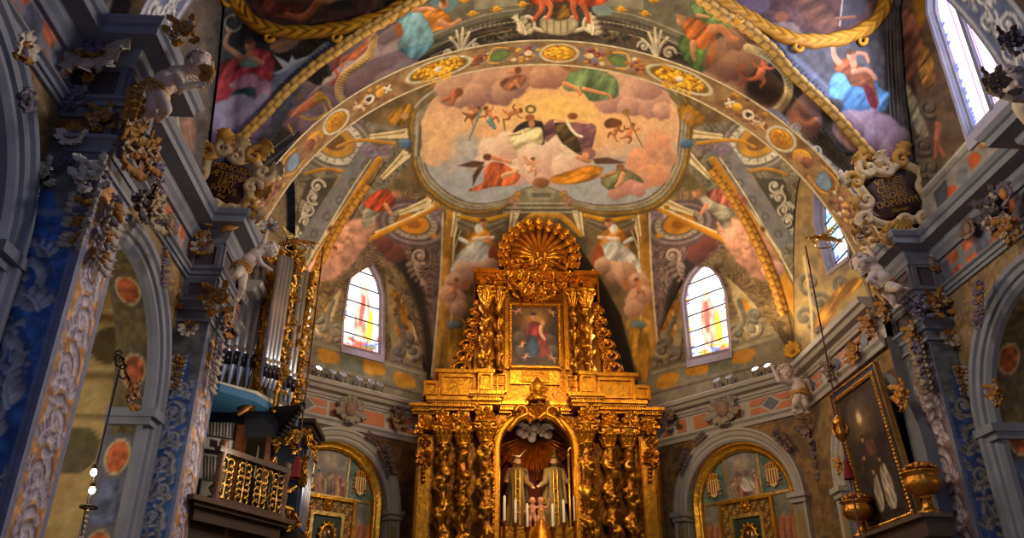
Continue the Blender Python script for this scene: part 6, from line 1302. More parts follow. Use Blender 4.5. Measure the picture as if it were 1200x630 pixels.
cherub('cherub_statue', 'cherub perched at the left end of the left apse cornice', 16.4, 9, dict(head=(347, 434, .0), chest=(336, 444, .0), pelvis=(333, 456, .0), knee_l=(328, 468, .1), foot_l=(334, 478, .0), knee_r=(338, 470, .1), foot_r=(340, 482, .0), elbow_l=(344, 450, .15), hand_l=(354, 448, .15), elbow_r=(326, 448, .0), hand_r=(324, 458, .0)), (.5, -.8, -.2), (.1, 0, 1), [(-.8, .3, .3, -1)], seed=6)
def cherub_bust():
    Y = 7.15; o = at(1190, 100, Y=Y); r = 17*np.linalg.norm(at(1191, 100, Y=Y)-o); root = thing('cherub_statue', 'curly headed cherub bust at the upper right edge of the photo', 'statue', tuple(o), 'stucco cherubs'); b = MB()
    f, u, s = headform(b, (0, 0, 0), r, (-.5, -.75, -.35), (-.2, 0, 1)); cone(b, (0, 0, 0), (r*.6, r*.3, -r*1.3), r*.5, r*.7); cone(b, (r*.6, r*.3, -r*1.3), (r*1.6, r*.5, -r*2.6), r*.9, r*1.0); cone(b, (r*.4, -.1, -r*1.4), (-r*.9, -r*.5, -r*1.5), r*.42, r*.3); cone(b, (-r*.9, -r*.5, -r*1.5), (-r*1.7, -r*.3, -r*1.1), r*.3, r*.2); hand(b, (-r*1.7, -r*.3, -r*1.1), (-1, 0, .4), (0, 0, 1), r*.26)
    paint_mb(fuse(b, r*.08, 4), (196, 178, 166)).build('body', M_STUCCO, root, world=False); paint_mb(curls(np.zeros(3), r, f, u, s, 60, 9), (186, 168, 158)).build('hair', M_STUCCO, root, world=False)
cherub_bust()
UX, UZ, UN = np.array([1., 0, 0]), np.array([0, 0, 1.]), np.array([0, -1., 0])
ornament('cluster', 'stucco_ornament', at(1166, 100, Y=6.95), UX, UZ, UN, .4, 'dark leaf scrolls before the chin of the cherub bust', group=G2, cols=DR_)
ornament('cluster', 'stucco_ornament', at(1184, 52, Y=7.25), UX, UZ, UN, .42, 'dark lavender leaves in the round socket above the cherub bust', group=G2, cols=DKc)
ornament('cluster', 'stucco_ornament', at(216, 40, Y=6.8), UX, UZ, UN, .38, 'gold brown leaf scrolls above the head of the large winged cherub', group=G1, cols=GO)
ornament('drop', 'stucco_ornament', at(162, 104, Y=6.9), UX, UZ, UN, .4, 'gold leaf drop behind the back of the large winged cherub', group=G1, cols={'fruit_bunch': OC, 'leaf_fan': OC, 'berry_bunch': OC})
def volute_thing(x, y, Y, r, label):
    o = at(x, y, Y=Y); k = np.linalg.norm(at(x+1, y, Y=Y)-o)*r; t = np.linspace(0, 1, 30); R = k*(1-t)**.8; a = 2.4-t*9
    m = MB(OC).tube(np.stack([R*np.cos(a), -.12+.06*t, R*np.sin(a)], 1), np.linspace(k*.42, k*.2, 30), 9, flat=1.6).build('stucco_volute', M_STUCCO, None); m.location = tuple(o); tag(m, label, 'ornament')
volute_thing(243, 94, 7.4, 9, 'gold scroll in the hands of the large winged cherub')
volute_thing(142, 44, 7.25, 11, 'ochre spiral volute right of the large cream acanthus crest')
# ---- draped standing figures
def statue(name, label, o, h, robe, face, hat=None, group=None, arms=(), beard=False, skin=(200, 148, 108), cat='statue', turn=0.0, matl=None, mantle=None):
    """head 1/7.5 of the height; robe folds as a fluted cloth; arms as traced joints in units of height"""
    root = thing(name, label, cat, tuple(o), group); r = h/15.0; b = MB(); R = rotm(0, 0, turn)
    f, u, s = headform(b, (0, 0, h*.93), r*.92, face, (0, 0, 1)); cone(b, (0, 0, h*.9), (0, 0, h*.8), r*.42, r*.5)
    for a in arms:
        e, w = np.array(a[0])*h, np.array(a[1])*h; cone(b, w, w+(w-e)*.1, r*.26, r*.24); hand(b, w, w-e, (1, 0, 0), r*.34, .6)
    paint_mb(fuse(b, r*.11, 3), skin).build('body', M_CLOTH, root, world=False)
    th = np.arange(72)*2*PI/72; z = np.linspace(0, .86, 44); prof = np.interp(z, [0, .05, .3, .52, .64, .76, .82, .86], [.15, .15, .132, .11, .115, .13, .11, .04])
    fold = 1+.16*np.cos(th*9+.7)[None]*np.interp(z, [0, .5, .86], [1, .5, .1])[:, None]+.09*np.cos(th*5+z[:, None]*9)
    X = prof[:, None]*fold*h; P = np.stack([X*np.cos(th), X*np.sin(th)*.74, np.repeat(z[:, None]*h, 72, 1)], -1)@R.T
    rb = MB(robe).grid(P.transpose(1, 0, 2), cu=True)
    for a in arms:
        sh = np.array([math.copysign(.105, a[0][0]), 0, .79])*h; e, w = np.array(a[0])*h, np.array(a[1])*h; cone(rb, sh, e, r*.75, r*.62); cone(rb, e, e+(w-e)*.85, r*.62, r*.55)
    g = MB((206, 156, 60)); zz = np.linspace(.03, .8, 16)
    for sg in (-.028, .028): g.tube(np.stack([np.full(16, sg*h), -np.interp(zz, [0, .3, .52, .76, .8], [.135, .118, .098, .112, .1])*h, zz*h], 1), .012*h, 6)
    for q in (.2, .36, .52, .66): g.ball((0, -np.interp(q, [0, .3, .52, .8], [.135, .118, .1, .105])*h, q*h), .018*h, 8, 6)
    g.build('gold_orphrey', M_GILTS, root, world=False, label='gold embroidered band down the front')
    paint_mb(rb, robe).build('robe', matl or M_CLOTH, root, world=False)
    if mantle:
        z = np.linspace(.34, .83, 30); th = np.linspace(-.7, PI+.7, 50)+PI; pr = np.interp(z, [.34, .6, .78, .83], [.165, .15, .142, .06]); fo = 1+.1*np.cos(th*7)[None]+0*z[:, None]
        X = pr[:, None]*fo*h; P = np.stack([-X*np.cos(th), -X*np.sin(th)*.8, np.repeat(z[:, None]*h, 50, 1)], -1); P = np.concatenate([P, P[:, ::-1]*np.array([.95, .95, 1])], 1)
        MB(mantle).grid(P, cv=True).build('mantle', matl or M_CLOTH, root, world=False)
    hr = curls(np.array([0, 0, h*.93]), r*.92, f, u, s, 40, 3, .2)
    if beard: 
        for k in range(12): hr.tube([np.array([0, 0, h*.93])+f*r*(.75)-u*r*(.55)+s*r*.09*(k-6), np.array([0, 0, h*.93])+f*r*.85-u*r*(1.2)+s*r*.07*(k-6), np.array([0, 0, h*.93])+f*r*.7-u*r*1.7+s*r*.03*(k-6)], [r*.12, r*.11, r*.04], 6)
    paint_mb(hr, (70, 48, 30)).build('hair', M_CLOTH, root, world=False)
    if hat == 'mitre':
        m = MB((150, 120, 60)); n = 28; th = np.arange(n)*2*PI/n; rows = []
        for t in np.linspace(0, 1, 9):
            k = 1+.22*math.sin(t*PI*.7)-.95*max(0, t-.35)/.65*np.abs(np.cos(th))**.5*1; zz = h*.955+r*2.6*t-r*1.4*t*np.abs(np.cos(th))**1.5
            rows.append(np.stack([r*.95*k*np.cos(th), r*(.95*(1-.9*t))*np.sin(th), zz], 1))
        m.grid(np.array(rows).transpose(1, 0, 2), cu=True).build('mitre', M_GILTS, root, world=False)
    return root
# ------------------------------------------------------------------ the high altar: one gilded retable
YR = 17.4; GD = (206, 136, 30); GD2 = (160, 98, 18); GDK = (120, 74, 18); CX = 629.0
def RX(x, y, d=0): return at(x, y, Y=YR-d)[0]
def RZ(y, d=0): return at(CX, y, Y=YR-d)[2]
ALT = thing('altarpiece', 'tall two-tier gilded high altar with twisted columns and shell crest', 'altar', (at(CX, 470, Y=YR)[0], YR, 0))
ax0 = at(CX, 470, Y=YR)[0]
def rbox(mb, x0, x1, y0, y1, d0, d1, col=None):
    """block given by its front face in the photo, pushed back to depth d0"""
    zt, zb = RZ(y0, d1), RZ(y1, d1); ym = (y0+y1)/2
    mb.box((RX(x0, ym, d1), YR-d1, zb), (RX(x1, ym, d1), YR-d0, zt), col); return mb
def sym(fn, mb, x0, x1, *a, **k):
    fn(mb, x0, x1, *a, **k); fn(mb, 2*CX-x1, 2*CX-x0, *a, **k); return mb
def cornice_run(mb, x0, x1, y0, y1, d, col, dent=True):
    """stepped cornice with dentils, wider at the top"""
    h = y1-y0
    for k, (a, b, e) in enumerate(((0, .25, .22), (.25, .45, .17), (.45, .7, .10), (.7, 1.0, .04))): rbox(mb, x0-e*22, x1+e*22, y0+h*a, y0+h*b, 0, d+e, col if k != 1 else GD2)
    if dent:
        n = int((x1-x0)/2.6)
        for k in range(n): rbox(mb, x0+(x1-x0)*(k+.2)/n, x0+(x1-x0)*(k+.75)/n, y0+h*.46, y0+h*.72, 0, d+.15, col)
def carved(mb, x0, x1, y0, y1, d, n, seed, col=GD, r=.05):
    q = random.Random(seed)
    for i in range(n):
        o = at(x0+q.random()*(x1-x0), y0+q.random()*(y1-y0), Y=YR-d)
        mb.merge(leaf_mb(r*3.2, r*1.1, .45, 3, .02), np.stack([UX, UZ, UN], 1)@rotm(0, 0, q.random()*6.3), o+UN*q.random()*.03)
        if i % 3 == 0: mb.ball(o+UN*.03, r*.6, 7, 5)
    return mb
def twisted(name, xc, y0, y1, rpx, d, seed, base=True, group=None):
    """solomonic shaft wrapped in vine leaves"""
    zt = RZ(y0, d); zb = RZ(y1, d) if y1 < 640 else 2.9; xx = RX(xc, (y0+min(y1, 630))/2, d); R = RX(xc+rpx, y0, d)-RX(xc, y0, d)
    nz = int((zt-zb)/.03); z = np.linspace(zb, zt, nz); th = np.arange(30)*2*PI/30; H = .62 if rpx > 7 else .42
    ph = z[:, None]/H*2*PI*(1 if xc < CX else -1)
    hel = np.cos(th[None]-ph); off = R*.07
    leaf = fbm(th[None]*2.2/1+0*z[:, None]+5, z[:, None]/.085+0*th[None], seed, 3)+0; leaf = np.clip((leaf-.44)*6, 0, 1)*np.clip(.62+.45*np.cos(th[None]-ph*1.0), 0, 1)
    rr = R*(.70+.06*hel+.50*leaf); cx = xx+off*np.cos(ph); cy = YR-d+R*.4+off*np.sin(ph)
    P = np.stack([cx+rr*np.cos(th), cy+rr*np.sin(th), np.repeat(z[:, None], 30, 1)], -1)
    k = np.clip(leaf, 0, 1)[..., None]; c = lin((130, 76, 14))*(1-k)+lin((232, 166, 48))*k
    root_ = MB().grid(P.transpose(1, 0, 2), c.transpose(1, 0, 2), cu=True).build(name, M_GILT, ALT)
    cp = MB(GD); prof = [(R*.8, 0), (R*.95, .03), (R*.8, .06), (R*.85, .2), (R*1.25, .34), (R*1.3, .40)]
    cp.lathe(prof, 20, (xx, YR-d+R*.4, zt-.02))
    for i in range(10):
        a = i*2*PI/10; dr = np.array([math.cos(a), math.sin(a), 0]); M = np.stack([np.cross(UZ, dr), UZ, -dr*-1], 1); cp.merge(leaf_mb(.3, R*.38, .35, 3, .02), M, np.array([xx, YR-d+R*.4, zt+.02])+dr*R*.8)
    for sx in (-1, 1): cp.tube(np.stack([xx+sx*(R*1.05+.07*np.cos(np.linspace(0, 6, 16))), np.full(16, YR-d-R*.5), zt+.34+.07*np.sin(np.linspace(0, 6, 16))], 1), .035, 6)
    cp.box((xx-R*1.4, YR-d-R*.9, zt+.38), (xx+R*1.4, YR-d+R*1.6, zt+.45)); o = cp.build('column_capital', M_GILT, None); o.parent = root_; 
    o.location = -np.array(root_loc(ALT))
    return root_
mb = MB(GD2); GW = (118, 70, 12)                                # body of both tiers; GW is the gold darkened as shade between columns
zA = RZ(490, 0); bx = lambda x0, x1, y0, y1, d: rbox(mb, x0, x1, y0, y1, -1.2, d, GD2)
NZ0, NZS = 2.9, RZ(527, .1); nx0, nx1 = RX(585, 560, .1), RX(673, 560, .1); nc, nr = (nx0+nx1)/2, (nx1-nx0)/2
q = arch_poly(nc, nr, NZS, 24, foot=NZ0)
x0, x1, zt = RX(487, 540), RX(771, 540), RZ(484, .1)
outer = [(x0, .2), (x0, zt), (x1, zt), (x1, .2)]
# front wall of the lower tier around the niche (left, right, spandrels)
for sg in (-1, 1):
    pts = [(x0 if sg < 0 else x1, NZ0), (x0 if sg < 0 else x1, zt), (nc, zt)]+[(nc+sg*nr*math.sin(a), NZS+nr*math.cos(a)) for a in np.linspace(0, PI/2, 14)]+[(nc+sg*nr, NZ0)]
    mb.prism(pts if sg > 0 else pts[::-1], lambda a, b, d: np.array([a, YR-d, b]), -.25, .1, GW)
mb.box((x0, YR-.6, .02), (x1, YR+1.2, NZ0-.15), GD2); mb.box((x0-.1, YR-.7, NZ0-.3), (x1+.1, YR+1.2, NZ0), GD)
sym(rbox, mb, 487, 506, 490, 640, 0, .22); bx(520, 738, 433, 478, -.05); sym(rbox, mb, 556, 592, 320, 452, -.6, .0, GD2); bx(556, 702, 318, 352, 0); bx(590, 668, 345, 452, -.12)
mb.build('retable_wall', M_GILTS, ALT, smooth=False)
mb = MB(GD)
sym(cornice_run, mb, 484, 508, 474, 487, .3, GD); sym(cornice_run, mb, 504, 558, 466, 482, .45, GD); sym(cornice_run, mb, 554, 586, 458, 474, .6, GD); cornice_run(mb, 586, 672, 470, 484, .16, GD)
sym(rbox, mb, 512, 526, 484, 501, 0, .48); sym(rbox, mb, 535, 550, 484, 501, 0, .48); sym(rbox, mb, 561, 577, 476, 495, 0, .62); sym(rbox, mb, 490, 505, 488, 506, 0, .32)
sym(rbox, mb, 509, 529, 500, 503.5, 0, .52); sym(rbox, mb, 532, 553, 500, 503.5, 0, .52); sym(rbox, mb, 558, 580, 494, 498, 0, .66)
mb.build('main_entablature', M_GILTS, ALT, smooth=False)
mb = MB(GD)
for a, b, y0, y1, d in ((513, 525, 486, 498, .5), (536, 549, 486, 498, .5), (562, 576, 478, 492, .64), (491, 504, 490, 503, .34)):
    carved(mb, a, b, y0, y1, d, 26, int(a)); carved(mb, 2*CX-b, 2*CX-a, y0, y1, d, 26, int(a)+1)
mb.build('frieze_carving', M_GILT, ALT)
for i, (x, y0, d) in enumerate(((517.5, 522, .4), (541, 522, .4), (568, 518, .55))):
    for sg in (-1, 1): twisted('twisted_column', CX+sg*(CX-x), y0, 700, 9.0, d, i*2+sg+5)
# flat outer pilasters with drops
mb = MB(GD); sym(rbox, mb, 489, 503, 515, 640, 0, .28); mb.build('outer_pilasters', M_GILTS, ALT, smooth=False)
mb = MB(GD2)
for sg in (-1, 1):
    X = lambda x: CX+sg*(x-CX); a = sorted((X(492), X(500))); carved(mb, a[0], a[1], 517, 541, .3, 22, 3, GD2)
    for k in range(4): mb.ball(at(X(496), 548+k*5, Y=YR-.33), .05, 8, 6)
mb.build('pilaster_drops', M_GILT, ALT)
# niche: moulded arch, red lined back, carved rays
AP = [(-.02, -.1), (-.02, .16), (.03, .2), (.07, .16), (.10, .22), (.15, .22), (.17, .12)]
fr0 = Frame((nc-5, YR), (nc+5, YR)); mb = MB(GD); archivolt(mb, fr0, 5.0, nr, NZS, AP, GD, foot=NZ0)
for i in range(70):
    t = i/69*(PI*nr+2*(NZS-NZ0)); L0 = NZS-NZ0
    u, v = (-nr-.13, NZ0+t) if t < L0 else ((nr+.13, NZ0+(2*L0+PI*nr-t)) if t > L0+PI*nr else (-(nr+.13)*math.cos((t-L0)/nr), NZS+(nr+.13)*math.sin((t-L0)/nr)))
    mb.ball(fr0.p(5+u, v, .22), .045, 7, 5)
mb.build('niche_arch', M_GILT, ALT)
mb = MB((92, 22, 14)); mb.prism(arch_poly(nc, nr+.1, NZS, 24, foot=NZ0), lambda a, b, d: np.array([a, YR-d, b]), -.95, -.85); th = np.linspace(0, PI, 30)
P = np.array([[(nc-nr*math.cos(t)*1.02, YR-d, NZS+nr*math.sin(t)*1.02) for d in (-.9, .05)] for t in th]); P = np.concatenate([[[(nc-nr*1.02, YR-d, NZ0) for d in (-.9, .05)]], P, [[(nc+nr*1.02, YR-d, NZ0) for d in (-.9, .05)]]]); mb.grid(P, (70, 30, 16))
mb.build('niche_lining', M_CLOTH, ALT, label='dark red lining of the niche')
mb = MB(GD2); gc = at(626, 507, Y=YR+.7)
for i in range(30):
    a = -.45+i/29*(PI+.9); L = .95+.25*(i % 2)+(.5 if a < .1 or a > PI-.1 else 0); d = np.array([math.cos(a), 0, math.sin(a)]) if i % 1 == 0 else 0
    d = np.array([math.cos(a+PI), 0, -abs(math.sin(a))*.9 if 0 < i < 29 else -.3]); e = gc+d*L; s = np.cross(d, UN)*.035
    mb.add([gc+d*.2-s*.5, gc+d*.2+s*.5, e+s*1.8, e-s*1.8, gc+d*.2+UN*.04, e+UN*.05], np.array([[0, 3, 5, 4], [1, 4, 5, 2]]))
    up = np.array([d[0], 0, -d[2]*.75]); e = gc+up*L*.8; mb.add([gc+up*.2-s*.5, gc+up*.2+s*.5, e+s*1.8, e-s*1.8, gc+up*.2+UN*.04, e+UN*.05], np.array([[0, 3, 5, 4], [1, 4, 5, 2]]))
mb.build('ray_burst', M_GILTS, ALT, smooth=False)
mb = MB(GD); carved(mb, 612, 652, 472, 487, .3, 60, 41, r=.06); 
for sg in (-1, 1): t = np.linspace(0, 5.5, 22); mb.tube(np.stack([RX(CX+sg*17, 484, .3)+sg*.16*(1-t/8)*np.cos(t), np.full(22, YR-.38), RZ(484, .3)+.16*(1-t/8)*np.sin(t)], 1), np.linspace(.06, .03, 22), 7); mb.tube([at(CX+sg*2, 490, Y=YR-.3), at(CX+sg*10, 484, Y=YR-.36), at(CX+sg*22, 490, Y=YR-.36), at(CX+sg*34, 504, Y=YR-.3)], [.09, .07, .07, .05], 8)
mb.build('arch_crest', M_GILT, ALT)
mb = MB(GD); o = at(CX+1, 470, Y=YR-.45); mb.lathe([(.16, 0), (.18, .05), (.1, .12), (.15, .25), (.17, .35), (.08, .45), (.02, .55)], 14, o, lobe=(8, .15)); carved(mb, 625, 637, 452, 468, .55, 18, 17); mb.build('crown_finial', M_GILT, ALT)
# attic tier
mb = MB(GD); cornice_run(mb, 562, 696, 317, 329, .18, GD); sym(cornice_run, mb, 560, 580, 315, 329, .34, GD)
sym(rbox, mb, 563, 575, 330, 343, -.1, .3); sym(rbox, mb, 579, 590, 330, 343, -.1, .2); sym(rbox, mb, 514, 560, 438, 466, -.5, .1); sym(rbox, mb, 510, 560, 434, 438, -.5, .16, GD); sym(rbox, mb, 560, 578, 436, 460, -.1, .36); sym(rbox, mb, 558, 580, 433, 437, -.1, .4)
rbox(mb, 598, 656, 432, 450, -.1, .02); rbox(mb, 612, 644, 434, 447, -.1, .07, GD2); sym(rbox, mb, 496, 514, 448, 466, -.5, .05); sym(rbox, mb, 592, 597, 330, 432, -.1, .06)
mb.build('attic_entablature', M_GILTS, ALT, smooth=False)
for i, (x, rp, d) in enumerate(((569, 6.5, .3), (584.5, 5.2, .18))):
    for sg in (-1, 1): twisted('attic_column', CX+sg*(CX-x), 357, 436, rp, d, 20+i*2+sg)
def frame4(mb, x0, x1, y0, y1, w, d0, d1, col):
    for a in ((x0, x1, y0, y0+w), (x0, x1, y1-w, y1), (x0, x0+w, y0+w, y1-w), (x1-w, x1, y0+w, y1-w)): rbox(mb, a[0], a[1], a[2], a[3], d0, d1, col)
mb = MB(GD); frame4(mb, 596, 658, 354, 432, 4, -.1, .1, GD2); frame4(mb, 597.5, 656.5, 355.5, 430.5, 2, -.1, .16, GD)
for k in range(22):
    for x in (598.5, 655.5): mb.ball(at(x, 357+k*3.4, Y=YR-.17), .028, 6, 5)
mb.build('painting_frame', M_GILT, ALT, smooth=False)
U, V = np.meshgrid(np.linspace(600, 654, 110), np.linspace(358, 428, 140), indexing='ij'); P = np.stack([RX(600, 393)+(U-600)/54*(RX(654, 393)-RX(600, 393)), np.full(U.shape, YR-.02), RZ(358)+(V-358)/70*(RZ(428)-RZ(358))], -1)
p = Paint(P, (U, V), (62, 40, 24)); p.mottle([(48, 30, 18), (84, 54, 28)], 9, 2)
p.ell(627, 374, 14, 13, (176, 124, 50), soft=8); p.cloud([(608, 396, 8), (612, 412, 9), (644, 398, 8), (646, 412, 9)], (116, 96, 76), (60, 44, 34)); p.poly([(620, 380), (630, 378), (638, 386), (642, 404), (640, 418), (616, 418), (614, 404)], (138, 46, 44), 1, fold=(20, 6, .25)); p.poly([(618, 396), (628, 396), (632, 412), (626, 420), (614, 416)], (40, 66, 84), 1, fold=(30, 6, .25))
fig_head(p, 626, 371, 4, (60, 36, 22)); p.ell(636, 379, 2.8, 3, SKIN); p.line([(634, 384), (634, 392), (638, 398)], [5, 3], (220, 168, 120)); p.putto(607, 365, 5, 60); p.putto(646, 365, 5, -60); p.putto(612, 404, 4, 20); p.putto(646, 419, 5, -60); p.putto(616, 418, 4, 40)
MB().grid(P, p.cols()).build('canvas', M_CANVAS, ALT, label='dark oil painting of a seated woman with a child')
mb = MB(GD)
for sg in (0, 1):
    for a, b, y0, y1, w, d in ((517, 557, 441, 464, 2.2, .14), (497, 512, 450, 464, 1.6, .09), (563, 576, 438, 457, 1.6, .40), (582, 594, 438, 460, 1.6, .03)):
        if sg: a, b = 2*CX-b, 2*CX-a
        frame4(mb, a, b, y0, y1, w, d-.1, d+.03, GD)
mb.build('plinth_panel', M_GILTS, ALT, smooth=False)
mb = MB(GD); carved(mb, 608, 648, 332, 352, .12, 80, 7, r=.06); sym(carved, mb, 598, 608, 328, 340, .2, 14, 8); carved(mb, 563, 695, 321, 328, .4, 70, 14, r=.045)
mb.build('attic_carving', M_GILT, ALT)
# shell crest
mb = MB(GD); o = at(CX+2, 304, Y=YR-.1); zr = RZ(276, .1)-o[2]
for i in range(13):
    a = (i/12-.5)*PI*1.04; L = zr*(1-.12*abs(i/12-.5)); d = np.array([math.sin(a), 0, math.cos(a)]); mb.tube([o+d*L*.12+UN*.1, o+d*L*.55+UN*.2, o+d*L+UN*.16, o+d*L*1.05+UN*.05], [.02, .055, .085, .05], 8)
mb.prism([(o[0]-zr*math.cos(t), o[2]+zr*math.sin(t)) for t in np.linspace(0, PI, 24)], lambda a, b, d: np.array([a, YR-d, b]), -.05, .12, GD2); mb.build('shell', M_GILTS, ALT)
mb = MB(GD)
for i in range(15):
    a = (i/14-.5)*PI*1.15; d = np.array([math.sin(a), 0, math.cos(a)]); c = o+d*zr*1.22+UN*.12
    mb.merge(leaf_mb(.34, .13, .5, 3, .02), np.stack([np.cross(UN, d)*-1, d, UN], 1), c-d*.1); mb.ball(c+UN*.05, .085, 8, 6); t = np.linspace(0, 5, 14); s = np.cross(d, UN); mb.tube(c+UN*.05+(d*np.cos(t)[:, None]+s*np.sin(t)[:, None])*(.11*(1-t/7))[:, None], .035, 6)
rbox(mb, 604, 658, 304, 317, -.1, .12, GD2); carved(mb, 594, 664, 303, 318, .2, 90, 19, r=.06)
mb.build('crest_leaves', M_GILT, ALT)
# openwork wings beside the attic
for sg in (-1, 1):
    mb = MB(GD2); X = lambda x: CX+sg*(x-CX); pth = [(560, 362), (557, 380), (552, 400), (546, 420), (543, 440)]
    mb.tube([at(X(x), y, Y=YR-.02) for x, y in spline(pth, 5)], .06, 7)
    for k, (x, y) in enumerate(spline(pth, 3)):
        t = np.linspace(0, 5.5, 16); R = (.13+.012*k)*(1-t/8); c = at(X(x-1.5), y, Y=YR-.06); s2 = 1 if k % 2 else -1; mb.tube(np.stack([c[0]+sg*-1*R*np.cos(t), np.full(16, c[1]), c[2]+s2*R*np.sin(t)], 1), np.linspace(.05, .025, 16), 6)
        mb.merge(leaf_mb(.26, .09, .4, 3, .02), np.stack([UX, UZ, UN], 1)@rotm(0, 0, sg*1.2+.5*s2), at(X(x+4), y, Y=YR-.03))
    mb.build('openwork_wing', M_GILT, ALT)
# ---- niche figures, candles, tabernacle finial (stand on the altar shelf)
zf = RZ(619, -.2); SHF = MB(GD2); SHF.box((nc-nr*.95, YR-.05, NZ0), (nc+nr*.95, YR+.8, zf)); SHF.build('niche_shelf', M_GILTS, ALT, smooth=False)
h1 = RZ(531, -.3)-zf; Xl = at(606, 560, Y=YR+.35)[0]; Xr = at(650, 560, Y=YR+.35)[0]
statue('saint_statue', 'bearded saint statue in gilt robes on the left of the altar niche', (Xl, YR+.35, zf), h1*.96, (120, 88, 40), (.25, -1, -.1), beard=True, arms=[((.13, -.06, .62), (.2, -.14, .55)), ((-.15, -.03, .66), (-.16, -.14, .62))], mantle=(70, 54, 34), matl=M_STUCCO, group='saints in the altar niche')
st = statue('saint_statue', 'mitred bishop statue with a crosier on the right of the altar niche', (Xr, YR+.35, zf), h1*.97, (132, 108, 62), (-.2, -1, -.1), hat='mitre', arms=[((-.14, -.08, .62), (-.22, -.14, .56)), ((.15, -.05, .64), (.17, -.16, .62))], mantle=(160, 128, 66), matl=M_STUCCO, group='saints in the altar niche', beard=True)
k = MB((214, 168, 70)); t = np.linspace(0, 5, 22); hx = h1*.97*.18; hz = h1*1.0
k.tube([(hx, -h1*.17, .02), (hx, -h1*.17, hz)], .022, 8); k.tube(np.stack([hx+.1-.1*np.cos(t)*(1-t/9), np.full(22, -h1*.17), hz+.1*np.sin(t)*(1-t/9)], 1), np.linspace(.03, .016, 22), 7); k.ball((hx, -h1*.17, hz-.08), .04, 8, 6); k.build('crosier', M_GILTS, None).parent = st
hl = MB((222, 206, 160)); o = at(609, 532, Y=YR+.2); hl.tube([o+np.array([-.17, 0, -.02]), o+np.array([0, 0, -.05]), o+np.array([.16, 0, .12])], [.015, .05, .01], 8, flat=.4); tag(hl.build('silver_crescent', M_GILTS, None), 'pale crescent halo over the head of the bearded saint statue', 'halo')
def small_putto(x, y, label, seed):
    o = at(x, y, Y=YR+.05); o[2] = zf; h = .62; root = thing('child_statue', label, 'statue', tuple(o), 'children at the feet of the saints'); b = MB(); r = h*.13
    f, u, s = headform(b, (0, 0, h*.86), r, (.2, -1, .1), (0, 0, 1)); cone(b, (0, 0, h*.8), (0, 0, h*.68), r*.4, r*.6); cone(b, (0, 0, h*.68), (0, 0, h*.38), r*.85, r*.9)
    for sg in (-1, 1): cone(b, (sg*r*.5, 0, h*.36), (sg*r*.7, -r*.8, h*.2), r*.6, r*.42); cone(b, (sg*r*.7, -r*.8, h*.2), (sg*r*.65, -r*.3, r*.2), r*.42, r*.28); cone(b, (sg*r*.65, -r*.3, r*.2), (sg*r*.65, -r*1.1, r*.15), r*.26, r*.2); cone(b, (sg*r*.8, 0, h*.66), (sg*r*1.6, -r*.5, h*.62), r*.36, r*.28); e = (sg*r*2.0, -r*.9, h*(.86 if sg > 0 else .5)); cone(b, (sg*r*1.6, -r*.5, h*.62), e, r*.28, r*.2); hand(b, e, (sg*.2, -.3, .6 if sg > 0 else -.3), (1, 0, 0), r*.26)
    paint_mb(fuse(b, r*.1, 3), (206, 140, 96)).build('body', M_WAX, root, world=False); paint_mb(curls(np.array([0, 0, h*.86]), r, f, u, s, 30, seed), (120, 70, 30)).build('hair', M_CLOTH, root, world=False)
small_putto(624, 600, 'small child statue raising an arm between the saints', 3); small_putto(634, 606, 'small seated child statue beside the bishop statue', 4)
c = MB((196, 186, 176)); q = random.Random(3)
for i in range(26): a = q.random()*6.3; R = math.sqrt(q.random()); c.ball(gc+np.array([.42*R*math.cos(a), -.1-.12*q.random(), .2*R*math.sin(a)+.08*abs(math.cos(a))]), .06+.05*q.random(), 8, 6)
for sg in (-1, 1): c.merge(wing((0, 0, 0), (sg, 0, .4), UZ, .3, .2, 7), None, gc+np.array([sg*.1, -.25, .05]))
tag(paint_mb(c, (196, 186, 176)).build('dove_cloud', M_WAX, None), 'silvery cloud of wings above the saints at the centre of the rays', 'ornament')
for i, (x, y0, y1, d, lab) in enumerate(((591, 582, 610, .0, 'tall white candle at the far left of the altar niche'), (604, 586, 612, -.0, 'white candle in front of the bearded saint statue'), (618, 591, 617, .0, 'short white candle left of the child statues'), (648, 591, 617, .0, 'short white candle in front of the bishop statue'), (661, 586, 612, .0, 'white candle just right of the bishop crosier'), (674, 581, 610, .0, 'tall white candle at the far right of the altar niche'))):
    o = at(x, y1, Y=YR-.12); zb = o[2]; root = thing('candlestick', lab, 'candle', (o[0], o[1], NZ0), 'candles of the altar niche'); h = zb-NZ0; zt = RZ(y0, .12)-NZ0
    MB(GD).lathe([(.09, 0), (.09, .03), (.03, .06), (.025, h*.45), (.05, h*.5), (.025, h*.55), (.03, h-.05), (.07, h-.02), (.07, h)], 12).build('holder', M_GILTS, root, world=False); MB((240, 226, 200)).lathe([(.028, h), (.028, zt), (.02, zt+.01), (0.004, zt+.03)], 10).build('candle', M_WAX, root, world=False)
o = at(634, 630, Y=YR-.55); mb = MB(GD); H = RZ(608, .55)-NZ0
mb.lathe([(.3, 0), (.3, .1), (.2, .18), (.24, H*.45), (.3, H*.5), (.22, H*.7), (.16, H*.85), (.08, H*.94), (.03, H)], 16, lobe=(8, .15)); root = thing('tabernacle', 'gold domed tabernacle with a small cross before the niche', 'tabernacle', (o[0], o[1]-.1, NZ0)); mb.build('dome', M_GILT, root, world=False)
MB(GD).box((-.015, -.015, H), (.015, .015, H+.22)).box((-.07, -.015, H+.12), (.07, .015, H+.15)).build('cross', M_GILTS, root, smooth=False, world=False)
